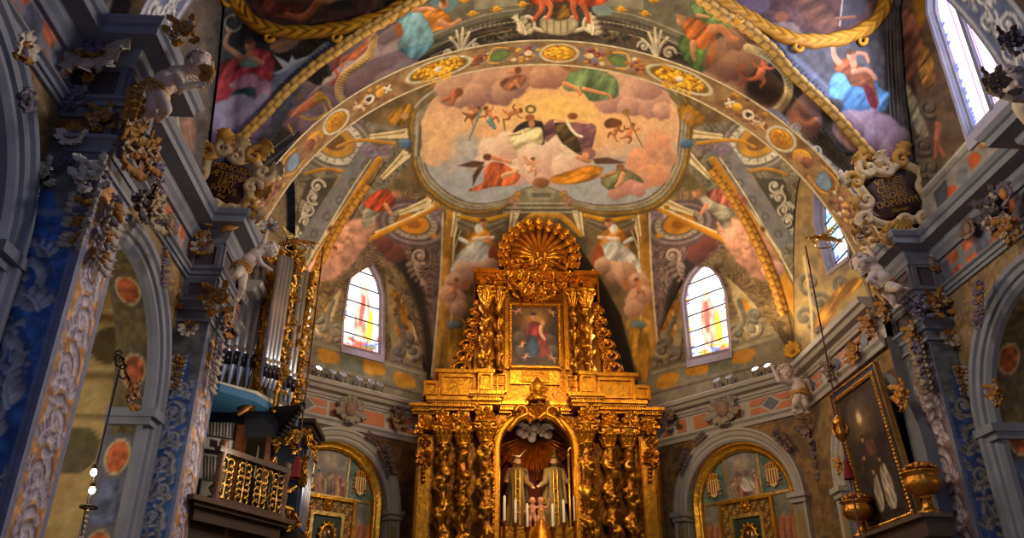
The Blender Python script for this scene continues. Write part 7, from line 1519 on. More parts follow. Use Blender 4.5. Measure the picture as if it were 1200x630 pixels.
# ------------------------------------------------------------------ arched side altarpieces
GA = (232, 170, 56)
def sky_scene(p, w, h, seed, sky=(120, 134, 132), ground=(120, 92, 70), people=True):
    p.mottle([tuple(int(c*.9) for c in sky), sky, tuple(min(255, int(c*1.12)) for c in sky)], 12, seed)
    q = random.Random(seed); x0, y0 = p.x.min(), p.y.min(); w = np.ptp(p.x); h = np.ptp(p.y)
    if people:
        for k in range(14):
            x = x0+w*(.12+.76*q.random()); y = y0+h*(.12+.34*q.random()); c = q.choice([(150, 62, 46), (176, 140, 110), (96, 100, 96), (140, 116, 90), (170, 90, 60)])
            p.poly([(x-4, y-12), (x+5, y-12), (x+4, y+6), (x-3, y+7)], c, 1.5, fold=(10, 5, .2)); p.ell(x, y+10, 2.8, 3.2, (196, 150, 116))
def flip_paint(fn):
    return fn
def side_altar(fr, c, R, sp, label, mirror, seed):
    o = fr.p(c, 0, -.3); root = thing('side_altarpiece', label, 'altar', (o[0], o[1], 0), 'arched side altarpieces of the apse'); D = -.22; z0 = 2.6
    mb = MB(GA); archivolt(mb, fr, c, R-.17, sp, [(-.02, D), (-.02, D+.08), (.03, D+.14), (.07, D+.10), (.11, D+.2), (.16, D+.2), (.18, D+.05), (.18, D-.08)], GA, foot=z0); mb.build('arch_frame', M_GILTS, root)
    def panel(u0, u1, v0, v1, fn, name='painted_panel', d=D+.01, lab=None, arch=True):
        U, V = np.meshgrid(np.linspace(c+u0, c+u1, max(8, int((u1-u0)/.012))), np.linspace(v0, v1, max(8, int((v1-v0)/.012))), indexing='ij')
        P = fr.A+U[..., None]*fr.u+V[..., None]*fr.v+fr.n*d; p = Paint(P, ((U-c)*100, V*100)); fn(p)
        uc, vc = (U[:-1, :-1]+U[1:, 1:])/2-c, (V[:-1, :-1]+V[1:, 1:])/2; keep = (uc**2+(np.maximum(vc-sp, 0))**2) < (R-.14)**2
        return MB().grid(P, p.cols(), keep=keep).build(name, M_CANVAS, root, label=lab)
    s = -1 if mirror else 1
    def lab_(a, b): return (a, b) if s > 0 else (-b, -a)
    def scene(p):
        sky_scene(p, 0, 0, seed, (140, 136, 124)); p.poly([(-24, 545), (22, 545), (24, 590), (-22, 592)], (128, 120, 112), 3, False, al=.6); p.ell(-4, 598, 18, 14, (196, 176, 140), soft=6, al=.7)
        for k in range(16): x = random.Random(k+seed).uniform(-36, 36); p.poly([(x-5, 520), (x+6, 520), (x+4, 548+k % 4*5), (x-3, 549+k % 4*5)], [(150, 72, 56), (170, 150, 120), (120, 110, 100), (186, 140, 100)][k % 4], 2, fold=(10, 5, .2)); p.ell(x, 552+k % 4*5, 3, 3.4, (200, 158, 124))
        if mirror: p.poly([(-6, 540), (24, 536), (24, 562), (-4, 566)], (206, 196, 180), 1.5, fold=(40, 6, .15))
    panel(-.42, .42, 5.26, sp+R, scene); 
    for a, b in ((.44, 1.12), (-1.12, -.44)): panel(a, b, 5.26, sp+R, lambda p: p.mottle([(70, 98, 96), (96, 122, 116), (120, 134, 120)], 18, seed+3)); panel(a+(.2 if a > 0 else 0), b-(.2 if a < 0 else 0), z0, 5.20, lambda p: (sky_scene(p, 0, 0, seed+int(a*10), (126, 122, 106)), [p.poly([(x-5, 430), (x+6, 430), (x+4, 466+k % 3*4), (x-3, 467+k % 3*4)], [(156, 66, 50), (160, 124, 90), (196, 120, 70)][k % 3], 2) for k, x in enumerate(np.linspace(p.x.min()+5, p.x.max()-5, 9))]))
    mb = MB(GA)
    for u in (-.43, .43): mb.fbox(fr, c+u-.02, c+u+.02, 5.2, sp+R-.26, D, D+.04, (240, 206, 130))
    for u in (-1.06, .62): mb.fbox(fr, c+u, c+u+.44, 5.2, 5.26, D, D+.04, (240, 206, 130))
    mb.fbox(fr, c-.62, c+.62, 5.2, 5.26, D, D+.05, (240, 206, 130)); mb.build('dividers', M_GILTS, root, smooth=False)
    def damask(p):
        p.c[:] = (104, 74, 30)
        for k in range(-3, 4):
            for j in range(22): x = k*20+(10 if j % 2 else 0); y = 260+j*12.5; p.spiral(x, y, 6, (214, 160, 58), 2, 1.3, 60*j, 1 if j % 2 else -1); p.ell(x+8, y+5, 2.6, 2, (226, 172, 70))
    panel(-.64, .64, z0, 5.22, damask, 'carved_surround', D+.03)
    mb = MB(GA)
    for u0, u1, v0, v1 in ((-.66, .66, 5.16, 5.22), (-.66, -.60, z0, 5.16), (.60, .66, z0, 5.16), (-.40, .40, 4.82, 4.90), (-.40, -.33, z0, 4.82), (.33, .40, z0, 4.82)): mb.fbox(fr, c+u0, c+u1, v0, v1, D, D+.10, (244, 206, 120) if abs(u0) < .5 else GA)
    b = fr.p(c, 5.05, D+.06); mb.ball(b, .07, 10, 7); 
    for k in range(8): mb.ball(b+fr.u*.1*math.cos(k*.785)+fr.v*.1*math.sin(k*.785), .035, 7, 5)
    mb.build('inner_frame', M_GILTS, root, smooth=False)
    panel(-.34, .34, z0, 4.83, lambda p: p.mottle([(34, 50, 34), (52, 72, 48), (44, 60, 44)], 10, seed), 'green_picture', D+.05, lab='dark green picture in the centre')
    # crowned shields with red bars
    for u in (-.74, .74):
        m = MB((230, 196, 120)); ce = lambda a, b_, d: fr.p(c+u+a, 5.56+b_, D+.02+d); sh = [(-.13, .17), (.13, .17), (.135, -.05), (.08, -.17), (0, -.22), (-.08, -.17), (-.135, -.05)]
        m.prism(sh[::-1], ce, 0, .05, (236, 206, 130))
        for k in (-.09, -.03, .03, .09): m.prism([(k-.012, -.14), (k+.012, -.14), (k+.012, .15), (k-.012, .15)], ce, .05, .058, (156, 40, 26))
        for k in range(5): a = (k-2)*.3; m.tube([ce((k-2)*.05, .18, .03), ce((k-2)*.065, .26, .05), ce((k-2)*.05, .30-abs(k-2)*.015, .03)], .02, 6, (226, 150, 40)); m.ball(ce((k-2)*.055, .31-abs(k-2)*.015, .03), .022, 7, 5, (230, 160, 50))
        for sg in (-1, 1):
            for k in range(4): m.ball(ce(sg*.15, .12-k*.09, .02), .028, 7, 5, (210, 130, 40))
        m.build('coat_of_arms', M_WAX, root, smooth=False, label='gold shield with red bars under a crown')
    # gilt reliquary in the picture
    m = MB(GA); oo = fr.p(c+.03, 4.42, D+.10); t = np.linspace(0, 2*PI, 30)
    m.tube(oo+fr.u*(.17*np.cos(t))[:, None]+fr.v*(.22*np.sin(t))[:, None], .035, 7)
    for k in range(12): a = k*PI/6; m.ball(oo+fr.u*.2*math.cos(a)+fr.v*.26*math.sin(a), .04, 7, 5)
    m.prism([(-.14, -.18), (.14, -.18), (.14, .18), (-.14, .18)], lambda a, b_, d: oo+fr.u*a+fr.v*b_+fr.n*d, -.04, 0, (150, 122, 84)); m.fbox(fr, c-.12, c+.18, 4.0, 4.16, D+.04, D+.16); m.ball(oo+fr.v*.05+fr.n*.01, (.06, .04, .075), 9, 7, (196, 150, 110)); m.build('small_oval_frame', M_GILTS, root, label='small gilt oval frame with a face')
    return root
side_altar(DL, NCL[0]-.08, 1.27, 5.14, 'arched gilt altarpiece with painted panels behind the organ balcony', False, 3)
side_altar(DR, NCR[0]+.08, 1.27, 5.14, 'arched gilt altarpiece with crowned shields right of the high altar', True, 5)
# ------------------------------------------------------------------ large framed painting on the right, leaning out
def leaning():
    u0, u1 = 2.10, 3.52; v0, v1 = 4.02, 6.22; f = lambda u, v, d: PR.p(u+.12*(v-v0)/(v1-v0)*0, v, .10+.18*(v-v0)/(v1-v0)+d); o = PR.p((u0+u1)/2, v0, .1)
    root = thing('framed_painting', 'large dark painting of kneeling white-robed figures in a gilt frame', 'painting', tuple(o))
    U, V = np.meshgrid(np.linspace(u0, u1, 110), np.linspace(v0, v1, 170), indexing='ij'); P = np.array([[f(a, b, .01) for a, b in zip(r, s)] for r, s in zip(U, V)]); w = (u1-u0)*100; p = Paint(P, ((U-u0)*100, (V-v0)*100))
    p.mottle([(40, 32, 24), (62, 50, 36), (48, 38, 28)], 14, 3); p.ell(62, 166, 34, 34, (120, 94, 60), soft=22); p.ell(60, 172, 9, 11, (226, 206, 160), soft=3); p.ell(60, 172, 13, 15, (150, 110, 60), ring=2)
    p.poly([(20, 120), (50, 140), (96, 136), (112, 96), (90, 80), (40, 84)], (60, 46, 34), 4); p.poly([(46, 60), (66, 74), (66, 30), (52, 16), (40, 26)], (186, 172, 144), 2, fold=(8, 7, .25)); p.poly([(78, 74), (100, 84), (110, 34), (94, 12), (76, 24)], (190, 174, 146), 2, fold=(8, 7, .25)); p.poly([(32, 100), (48, 106), (50, 70), (34, 72)], (50, 42, 36), 2)
    for x, y in ((40, 110), (58, 82), (88, 96), (70, 130), (52, 138)): p.ell(x, y, 5, 6, (176, 126, 88), lt=.2); p.ell(x, y+4, 5, 3, (50, 36, 26))
    p.poly([(56, 128), (84, 132), (90, 110), (60, 106)], (96, 60, 44), 3, fold=(30, 7, .2)); p.line([(24, 90), (34, 110)], 3, (120, 90, 60)); p.mottle([(30, 26, 20), (70, 58, 40)], 10, 8, p.inside([(0, 0), (w, 0), (w, 12), (0, 16)]))
    MB().grid(P, p.cols()).build('canvas', M_CANVAS, root)
    def fr4(w0, w1, d0, d1, col, nm, m):
        mb = MB(col)
        for a in ((u0-w1, u1+w1, v1+w0, v1+w1), (u0-w1, u1+w1, v0-w1, v0-w0), (u0-w1, u0-w0, v0-w0, v1+w0), (u1+w0, u1+w1, v0-w0, v1+w0)):
            mb.hexa(np.array([f(u, v, d) for v in (a[2], a[3]) for u, d in ((a[0], d1), (a[1], d1), (a[1], d0), (a[0], d0))]), col)
        if nm == 'gilt_frame':
            for k in range(36):
                for u in (u0-.03, u1+.03): mb.ball(f(u, v0+(v1-v0)*k/35, d1), .024, 6, 5)
            for k in range(22):
                for v in (v0-.03, v1+.03): mb.ball(f(u0+(u1-u0)*k/21, v, d1), .024, 6, 5)
        return mb.build(nm, m, root, smooth=False)
    fr4(.0, .07, -.03, .05, (206, 160, 80), 'gilt_frame', M_GILTS); fr4(.07, .16, -.05, .02, (36, 48, 62), 'outer_moulding', M_WOOD); fr4(.16, .185, -.05, .04, (196, 152, 80), 'gilt_edge', M_GILTS)
leaning()
mb = MB((74, 62, 54)); mb.fbox(PR, 1.5, 4.35, 3.52, 3.78, .02, .42); mb.fbox(PR, 1.45, 4.4, 3.78, 3.84, .02, .5, (96, 82, 70)); ledge = mb.build('inscribed_ledge', M_WOOD, thing('altar_ledge', 'dark ledge with gold lettering below the large framed painting', 'ledge', tuple(PR.p(3, 3.5, 0))), smooth=False)
strokes_text('TINS OSITAS', .2, 'lettering', lambda x, y, z: PR.p(2.75+x, 3.6+y, .425+z), ledge.parent, col=(150, 120, 70))
def urn(x, yb, yt, d, label, n):
    u, v = PR.uv(x, yb, d); o = PR.p(u, 3.84, d); h = PR.uv(x, yt, d)[1]-3.84; root = thing('gilt_urn', label, 'urn', tuple(o), 'fluted urns on the ledge'); r = h*.36
    MB((206, 140, 52)).lathe([(r*.62, 0), (r*.62, h*.05), (r*.4, h*.08), (r*.3, h*.14), (r*.22, h*.3), (r*.34, h*.34), (r*.22, h*.37)], 20).build('foot', M_GILTS, root, world=False)
    MB((206, 140, 52)).lathe([(r*.25, h*.37), (r*.7, h*.42), (r*.92, h*.55), (r*.86, h*.68), (r*.72, h*.74), (r*.98, h*.78), (r*1.02, h*.81), (r*.9, h*.82)], 48, lobe=(18, .09)).build('bowl', M_GILT, root, world=False)
    b = MB((190, 128, 50)); q = random.Random(n)
    for i in range(44): a = q.random()*6.3; R = math.sqrt(q.random())*r*.9; b.ball((R*math.cos(a), R*math.sin(a), h*.82+(1-(R/r)**2)*h*.16), r*.15, 7, 5)
    b.build('fruit_heap', M_GILT, root, world=False)
urn(1089, 600, 536, .26, 'gilt urn heaped with fruit right of the large framed painting', 1); urn(1012, 632, 573, .36, 'gilt urn heaped with fruit left of the large framed painting', 2)
def relief_head(x, y, s, label):
    onframe('cluster', 'gilt_relief', PR, x, y, s, label, d=.2, cat='relief', group='gilt reliefs beside the painting', cols={'leaf_fan': (206, 140, 56), 'fruit_bunch': (214, 150, 60), 'flower': (190, 120, 46)})
relief_head(1060, 462, .44, 'gilt cherub relief at the upper right of the large framed painting'); relief_head(985, 544, .3, 'small gilt relief beside the red tassel')
# ------------------------------------------------------------------ winged lamp brackets, cords with tassels, sanctuary lamp
def bracket(x, y, Y, k, sg, label):
    o = at(x, y, Y=Y); root = thing('lamp_bracket', label, 'lamp', tuple(o), 'winged lamp brackets'); s = np.linalg.norm(at(x+1, y, Y=Y)-o)*k
    b = MB((196, 150, 70)); b.tube(np.array([(-sg*1.3, 0, -.1), (-sg*.5, -.1, .1), (.1, -.2, 0), (sg*.8, -.2, .12), (sg*1.25, -.25, -.05)])*s, np.array([.1, .2, .22, .14, .06])*s, 9); b.ball(np.array([sg*1.3, -.25, 0])*s, .14*s, 9, 7); b.tube(np.array([(sg*1.3, -.25, 0), (sg*1.6, -.3, -.08)])*s, [.09*s, .03*s], 7)
    for j in range(10): b.merge(leaf_mb(.5*s, .16*s, .6, 3, .02), rotm(1.57, 0, j*.9)@rotm(0, 0, j*.7-3), np.array([(-1.1+j*.24)*sg, -.25, .05])*s)
    b.build('body', M_GILTS, root, world=False)
    for e in (-1, 1): paint_mb(wing(np.array([-sg*.1, .1*e, .15])*s, (-sg*.5, .5*e, .7), UZ, 1.0*s, .6*s, 7), (206, 176, 110)).build('wing', M_GILTS, root, world=False)
    t = np.linspace(0, 2*PI, 30); MB((190, 160, 110)).tube(np.stack([.75*s*np.cos(t), .75*s*np.sin(t)-.1*s, -.35*s+0*t], 1), .07*s, 7).build('ring', M_GILTS, root, world=False)
bracket(966, 281, 12.9, 15, -1, 'silvery gilt winged lamp bracket before the right presbytery window'); bracket(348, 286, 12.9, 17, 1, 'bright gilt winged lamp bracket above the organ pipes')
def cord(x, y, Y, ytop, ytas, yend, label, lamp=None):
    o = at(x, ytop, Y=Y); root = thing('tassel_cord', label, 'cord', tuple(o), 'hanging cords with red tassels'); Z = lambda yy: at(o[0]*0+x, yy, Y=Y)[2]
    def zz(yy):   # height on this plumb line seen at row yy
        lo, hi = 0.0, 14.0
        for _ in range(40):
            m = (lo+hi)/2
            if proj((o[0], o[1], m))[1] > yy: lo = m
            else: hi = m
        return lo-o[2]
    zt, ze = zz(ytas), zz(yend); MB((96, 52, 44)).tube([(0, 0, 0), (0, 0, ze)], .014, 6).build('cord', M_CLOTH, root, world=False)
    MB((120, 20, 24)).lathe([(.015, .15), (.045, .12), (.035, .08), (.06, 0), (.08, -.15), (.085, -.18)], 14, (0, 0, zt), lobe=(14, .12)).build('tassel', M_CLOTH, root, world=False, label='dark red tassel')
    if lamp:
        zl = zz(lamp); m = MB((196, 134, 56)); m.lathe([(.02, -.2), (.06, -.15), (.1, -.04), (.07, .07), (.1, .13), (.055, .19), (.015, .25)], 18, (0, 0, zl), lobe=(9, .2))
        for k in range(6): a = k*PI/3; m.tube([(.09*math.cos(a), .09*math.sin(a), zl+.11), (.14*math.cos(a), .14*math.sin(a), zl), (.1*math.cos(a), .1*math.sin(a), zl-.09)], .022, 6)
        m.build('lamp_bowl', M_GILT, root, world=False)
cord(944, 288, 12.9, 288, 548, 640, 'right cord with red tassel and gilt lamp hanging before the painting', 503); cord(379, 289, 12.9, 289, 546, 552, 'left cord with red tassel hanging in front of the organ')
# ------------------------------------------------------------------ floodlights on the apse cornice
def flood(fr, x, y, lit, label):
    u, v = fr.uv(x, y, .18); o = fr.p(u, 7.6, .18); root = thing('floodlight', label, 'lamp', tuple(o), 'floodlights on the apse cornice'); d = fr.n*.6+np.array([0, 0, .55]); d /= np.linalg.norm(d); s = fr.u; M = np.stack([s, np.cross(d, s), d], 1)
    MB((60, 58, 56)).box((-.05, -.05, 0), (.05, .05, .03)).tube([(-.09, 0, .02), (-.1, 0, .12), (-.09, 0, .16)], .012, 6).tube([(.09, 0, .02), (.1, 0, .12), (.09, 0, .16)], .012, 6).build('yoke', M_IRON, root, world=False)
    MB((196, 190, 180)).lathe([(.03, -.1), (.06, -.09), (.075, .08), (.085, .1), (.07, .1)], 14, (0, 0, .15), M=M).build('can', M_MARBLE, root, world=False)
    c = np.array([0, 0, .15])+d*.09; MB((255, 244, 214) if lit else (90, 92, 96)).lathe([(.001, 0), (.07, 0)], 14, c, M=M).build('lens', M_LAMP if lit else M_MARBLE, root, world=False)
    return o, d
FL_LIT = []
for fr, x, y, lit, lab in ((DL, 372, 432, 1, 'lit floodlight at the left end of the left apse cornice'), (DL, 388, 438, 0, 'unlit floodlight next to the lit one on the left apse cornice'), (DL, 400, 442, 0, 'third floodlight from the left on the left apse cornice'), (DL, 419, 448, 0, 'third floodlight from the right on the left apse cornice'), (DL, 433, 453, 0, 'last but one floodlight on the left apse cornice'), (DL, 443, 457, 0, 'rightmost floodlight on the left apse cornice'), (DR, 842, 448, 0, 'leftmost floodlight on the right apse cornice'), (DR, 857, 444, 0, 'second floodlight from the left on the right apse cornice'), (DR, 887, 434, 1, 'lit floodlight below the right apse window'), (DR, 901, 429, 1, 'lit floodlight beside the raised hand of the apse cherub'), (PR, 964, 390, 0, 'white floodlight on the right presbytery cornice')):
    od = flood(fr, x, y, lit, lab)
    if lit: FL_LIT.append(od)
# ------------------------------------------------------------------ left chapel: wrought bracket and hanging lamp chain
def chapel_light():
    Y = 10.2; o = at(140, 432, Y=Y); root = thing('hanging_lamp', 'lamp chain with two lit bulbs in the yellow left chapel', 'lamp', tuple(o)); q = lambda x, y: at(x, y, Y=Y)
    s = np.linalg.norm(q(101, 432)-q(100, 432)); zb = q(104, 600)[2]; top = np.array([o[0], Y, o[2]])
    MB((40, 34, 30)).tube([top, (o[0], Y, zb+.1)], .012, 6).build('chain', M_IRON, root)
    for k, y in enumerate((554, 575)):
        z = q(104, y)[2]; MB((255, 224, 160)).ball((o[0]+.03*k, Y-.04, z), (.035, .035, .045), 16, 11).build('bulb', M_LAMP, root, label='lit bulb'); MB((60, 50, 40)).lathe([(.02, .1), (.04, .07), (.035, .05)], 10, (o[0]+.03*k, Y-.04, z)).build('bulb_holder', M_IRON, root)
    m = MB((200, 190, 170))
    for k in range(7): m.ball((o[0]+.02, Y, zb-.35+k*.06), .025, 7, 5)
    m.build('glass_beads', M_WAX, root); t = np.linspace(0, 2*PI, 24); m = MB((60, 50, 42)).tube(np.stack([o[0]+.02+.09*np.cos(t), Y+.09*np.sin(t), zb+.06+0*t], 1), .018, 6); m.tube([(o[0]+.02, Y-.09, zb+.06), (o[0]+.02, Y, zb-.35)], .008, 5); m.build('lamp_ring', M_IRON, root)
    b = thing('wall_bracket', 'wrought iron scroll bracket on the left chapel arch', 'bracket', tuple(q(152, 440))); m = MB((36, 32, 30))
    m.tube([q(152, 446), q(147, 436), q(145, 424), q(140, 416), q(135, 418), q(136, 428), q(141, 430)], .016, 7); m.tube([q(150, 440), q(144, 444), q(140, 440)], .013, 6)
    for k in range(3): t = np.linspace(0, 5.5, 18); c = q(138+3*k, 414+8*k); R = .05*(1-t/8); m.tube(np.stack([c[0]+R*np.cos(t), np.full(18, Y), c[2]+R*np.sin(t)], 1), .01, 6)
    m.build('iron_scroll', M_IRON, b)
chapel_light()
# ------------------------------------------------------------------ organ with balcony, left of the apse
ZP = at(256, 450, Y=12.42)[2]; q1 = lambda x, y, z=ZP: at(x, y, Z=z)
ORG = thing('organ', 'organ with tin pipes, gilt posts and inlaid panels behind the left pier', 'organ', (-3.7, 13.0, 0))
def zrow(p, y):
    lo, hi = 0.0, 14.0
    for _ in range(40):
        m = (lo+hi)/2
        if proj((p[0], p[1], m))[1] > y: lo = m
        else: hi = m
    return lo
def pipe(x, y, ym, yt, r):
    b = q1(x, y); zm = zrow(b, ym); zt = zrow(b, yt); m = MB((190, 194, 206)); m.lathe([(r*.3, b[2]), (r*.95, zm-.06), (r, zm), (r, zm+.01), (r, zt), (r*.85, zt), (r*.85, zt-.05)], 16, (b[0], b[1], 0))
    d = np.array([.75, -.66, 0]); s = np.array([.66, .75, 0]); o = np.array([b[0], b[1], 0])+d*r*.93
    m.hexa(np.array([o+s*k*r*.6+UZ*z+d*e for z in (zm-.05, zm+.16) for k, e in ((-1, .03), (1, .03), (1, 0), (-1, 0))]), (60, 60, 66)); m.hexa(np.array([o+s*k*r*.68+UZ*z+d*e for z in (zm+.1, zm+.26) for k, e in ((-1, .03), (1, .03), (1, 0), (-1, 0))]), (206, 208, 216))
    m.build('pipe', M_TIN, ORG)
for x, y, ym, yt, r in ((258, 450, 424, 330, .085), (267, 453, 424, 322, .085), (277, 456, 427, 318, .085), (287, 459, 428, 312, .085), (306, 452, 438, 300, .05), (310.5, 454, 440, 300, .05), (315, 456, 440, 302, .05), (319.5, 458, 442, 304, .05), (333, 470, 452, 320, .06), (338, 474, 456, 318, .06)): pipe(x, y, ym, yt, r)
def post(x, y, yt, w, seed, col=(196, 146, 62)):
    b = q1(x, y); zt = zrow(b, yt); m = MB(col); m.box((b[0]-w*.7, b[1]-w*.7, b[2]-.3), (b[0]+w*.7, b[1]+w*.7, zt)); r = random.Random(seed)
    for i in range(int((zt-b[2])*34)):
        d = np.array([.6, -.8, 0]); m.merge(leaf_mb(.13, .045, .4, 3, .015), np.stack([[.8, .6, 0], [0, 0, 1], d], 1)@rotm(0, 0, r.random()*6.3), b+np.array([(r.random()-.5)*w*1.8, (r.random()-.5)*w*1.2, 0])+d*w*.9+UZ*r.random()*(zt-b[2]))
    return m.build('gilt_post', M_GILT, ORG)
post(298, 460, 318, .075, 1); post(325, 462, 292, .06, 2); post(345, 478, 320, .075, 3)
def slab(pts, z0, z1, back, col, name, m=M_WOOD):
    """front edge traced on the plane z0, carried back into the wall"""
    mb = MB(col); P = [q1(x, y, z0)[:2] for x, y in pts]; P = [np.array(p) for p in P]; B = [np.array([back, p[1]]) for p in P][::-1]
    ring = P+B; mb.prism([tuple(p) for p in ring][::-1], lambda a, b, d: np.array([a, b, d]), z0, z1, col); return mb.build(name, m, ORG, smooth=False)
slab([(257, 458), (299, 470), (349, 500)], ZP-.26, ZP-.14, -4.4, (64, 120, 160), 'blue_ledge', M_STONE); slab([(257, 452), (301, 463), (350, 490)], ZP-.13, ZP-.06, -4.4, (226, 214, 180), 'ivory_ledge', M_MARBLE); slab([(257, 454), (300, 465), (349, 492)], ZP-.06, ZP-.01, -4.4, (60, 42, 30), 'pipe_rack')
b0, b1 = q1(254, 449), q1(347, 478)
mb = MB((34, 26, 22)); k0 = q1(255, 446)+np.array([-.25, .3, 0]); k1 = q1(301, 458)+np.array([-.22, .3, 0]); k2 = q1(350, 482)+np.array([-.25, .2, 0]); zt = zrow(k1, 306)
for a, b in ((k0, k1), (k1, k2)): f = Frame(a[:2], b[:2]); mb.fbox(f, 0, f.L, ZP-.05, zt, -.1, 0)
mb.build('case_back', M_WOOD, ORG, smooth=False)
# gilt cresting at the top of the case with a lit gold pilaster
mb = MB((206, 150, 56)); carvq = random.Random(5)
for x0, y0, x1, y1, n, r in ((300, 308, 345, 330, 60, .09), (290, 326, 310, 350, 40, .07), (330, 330, 350, 400, 50, .07), (322, 392, 340, 404, 20, .06)):
    for i in range(n):
        o = at(x0+carvq.random()*(x1-x0), y0+carvq.random()*(y1-y0), Y=13.3+.8*carvq.random()); mb.merge(leaf_mb(.3, .1, .45, 3, .02), np.stack([UX, UZ, UN], 1)@rotm(0, 0, carvq.random()*6.3), o)
        if i % 3 == 0: mb.ball(o, r*.6, 7, 5)
mb.build('gilt_cresting', M_GILT, ORG)
a = at(343, 312, Y=14.3); c = at(354, 312, Y=14.3); zb = at(346, 350, Y=14.3)[2]; mb = MB((220, 164, 50)); mb.box((a[0]-.04, 14.2, zb-.06), (c[0]+.04, 14.7, zb)); mb.box((a[0], 14.3, zb), (c[0], 14.7, a[2])); mb.box((a[0]-.04, 14.2, a[2]), (c[0]+.06, 14.7, a[2]+.1)); mb.build('gold_pilaster', M_GILTS, ORG, smooth=False)
# horizontal trumpets
for i in range(9):
    t = i/8; b = at(288+t*34, 481+t*10, Y=13.1+.5*t); e = at(355-i*3.2, 476+i*4.0, Y=13.1+.25*t-.5); m = MB((30, 27, 26)); d = e-b; m.tube([b, b+d*.55, b+d*.9, e], [.022, .03, .045, .075], 9); m.build('trumpet_pipe', M_IRON, ORG)
mb = MB((26, 22, 20)); mb.hexa(np.array([at(x, y, Y=yy) for y, z in ((512, 0), (476, 0)) for x, yy in ((286, 12.9), (326, 13.0), (330, 13.7), (292, 13.7))])); mb.build('trumpet_chest', M_WOOD, ORG, smooth=False)
b = at(306, 472, Y=12.9); mb = MB((150, 96, 50)); mb.tube([at(280, 484, Y=12.8), at(290, 476, Y=12.7), at(301, 470, Y=12.7)], [.05, .09, .06], 9); mb.build('carved_volute', M_GILT, ORG)
# inlaid ivory panels facing the nave
fp = Frame(at(228, 540, Y=12.85)[:2], at(275, 540, Y=12.85)[:2])
def inlay(p):
    p.c[:] = (36, 26, 24); W, H = 48, 0
    for (y0, y1, k) in ((478, 482, 0), (483, 507, 1), (510, 524, 2), (530, 560, 1), (562, 590, 3)):
        c = [(236, y0), (275, y0+6), (272, y1+6), (232, y1)]
        p.poly(c, (214, 200, 176), 1, False)
        if k == 1:
            for j in range(5): x = 238+j*7.4; p.poly([(x+.6, y0+3+j), (x+6, y0+4+j), (x+5, y1+1+j), (x-.4, y1+j)], (52, 38, 36), .7, False); p.line([(x+3, y0+5+j), (x+2.4, y1-1+j)], 1.5, (206, 194, 176))
        if k == 2:
            for x in (246, 259): p.poly([(x, y0+4), (x+9, y0+6), (x+8.4, y1+1), (x-.6, y1-1)], (70, 40, 44), .7, False)
        if k == 3: p.poly([(244, y0+9), (253, y0+1), (262, y0+13), (252, y0+24)], (40, 28, 26), .8, False); p.poly([(247.5, y0+10), (253, y0+5), (258.5, y0+13), (252, y0+19)], (150, 134, 124), .7, False); p.poly([(249.5, y0+10.5), (253, y0+8), (256, y0+13), (252, y0+16)], (50, 34, 32), .6, False)
U, V = np.meshgrid(np.linspace(-.1, fp.L, 90), np.linspace(3.4, 5.35, 180), indexing='ij'); P = fp.A+U[..., None]*fp.u+V[..., None]*fp.v; p = Paint(P); inlay(p); mb = MB().grid(P, p.cols()); mb.fbox(fp, -.1, fp.L, 3.4, 5.35, -.5, -.01, (40, 30, 26)); mb.build('inlaid_panel', M_MARBLE, ORG, smooth=False)
mb = MB((150, 96, 50)); mb.fbox(fp, fp.L-.03, fp.L+.08, 3.4, 5.3, -.2, .06); mb.build('carved_stile', M_GILT, ORG, smooth=False)
# balcony
ZR = at(262, 527, Y=12.3)[2]; A = q1(258, 526, ZR); B = q1(337, 553, ZR); fb = Frame(A[:2], B[:2]); zf = zrow(B, 612)
BAL = thing('organ_balcony', 'dark wooden organ balcony with gilded iron scroll railing', 'balcony', (float(A[0]), float(A[1]), float(zf)))
mb = MB((58, 40, 30)); mb.fbox(fb, -.4, fb.L+.1, zf-.08, zf+.02, -1.0, .08); mb.fbox(fb, -.5, fb.L+.16, zf-.02, zf+.05, -1.0, .14, (84, 56, 36)); mb.fbox(fb, -.3, fb.L, zf-.26, zf-.08, -1.0, .0); mb.fbox(fb, -.2, fb.L-.15, zf-.5, zf-.26, -1.0, -.15, (44, 30, 24)); mb.build('balcony_floor', M_WOOD, BAL, smooth=False)
mb = MB((60, 40, 28)); mb.fbox(fb, -.05, fb.L+.05, ZR-.04, ZR+.04, -.06, .06); mb.fbox(fb, -.05, fb.L+.05, zf+.05, zf+.12, -.05, .05); mb.build('handrail', M_WOOD, BAL, smooth=False)
for u in (.06, fb.L-.02): MB((110, 74, 46)).lathe([(.06, zf), (.07, zf+.1), (.04, zf+.2), (.065, (zf+ZR)/2), (.04, ZR-.2), (.07, ZR-.05), (.06, ZR+.05), (.07, ZR+.12), (.02, ZR+.16)], 12, fb.p(u, 0)).build('newel_post', M_WOOD, BAL)
for k in range(4):
    u = .2+k*(fb.L-.4)/3; m = MB((214, 168, 90)); m.tube([fb.p(u, zf+.1), fb.p(u, ZR-.04)], .016, 6); H = ZR-zf
    for (vc, sg) in ((.28, 1), (.28, -1), (.52, 1), (.52, -1), (.76, 1), (.76, -1)):
        for up in (-1, 1): t = np.linspace(0, 5.6, 18); R = H*.105*(1-t/9); m.tube(np.array([fb.p(u+sg*(H*.10-r_*math.cos(tt)), zf+H*vc+up*(H*.055+r_*math.sin(tt)*.9), .0) for r_, tt in zip(R, t)]), .014, 6)
    m.build('scroll_baluster', M_GILTS, BAL)
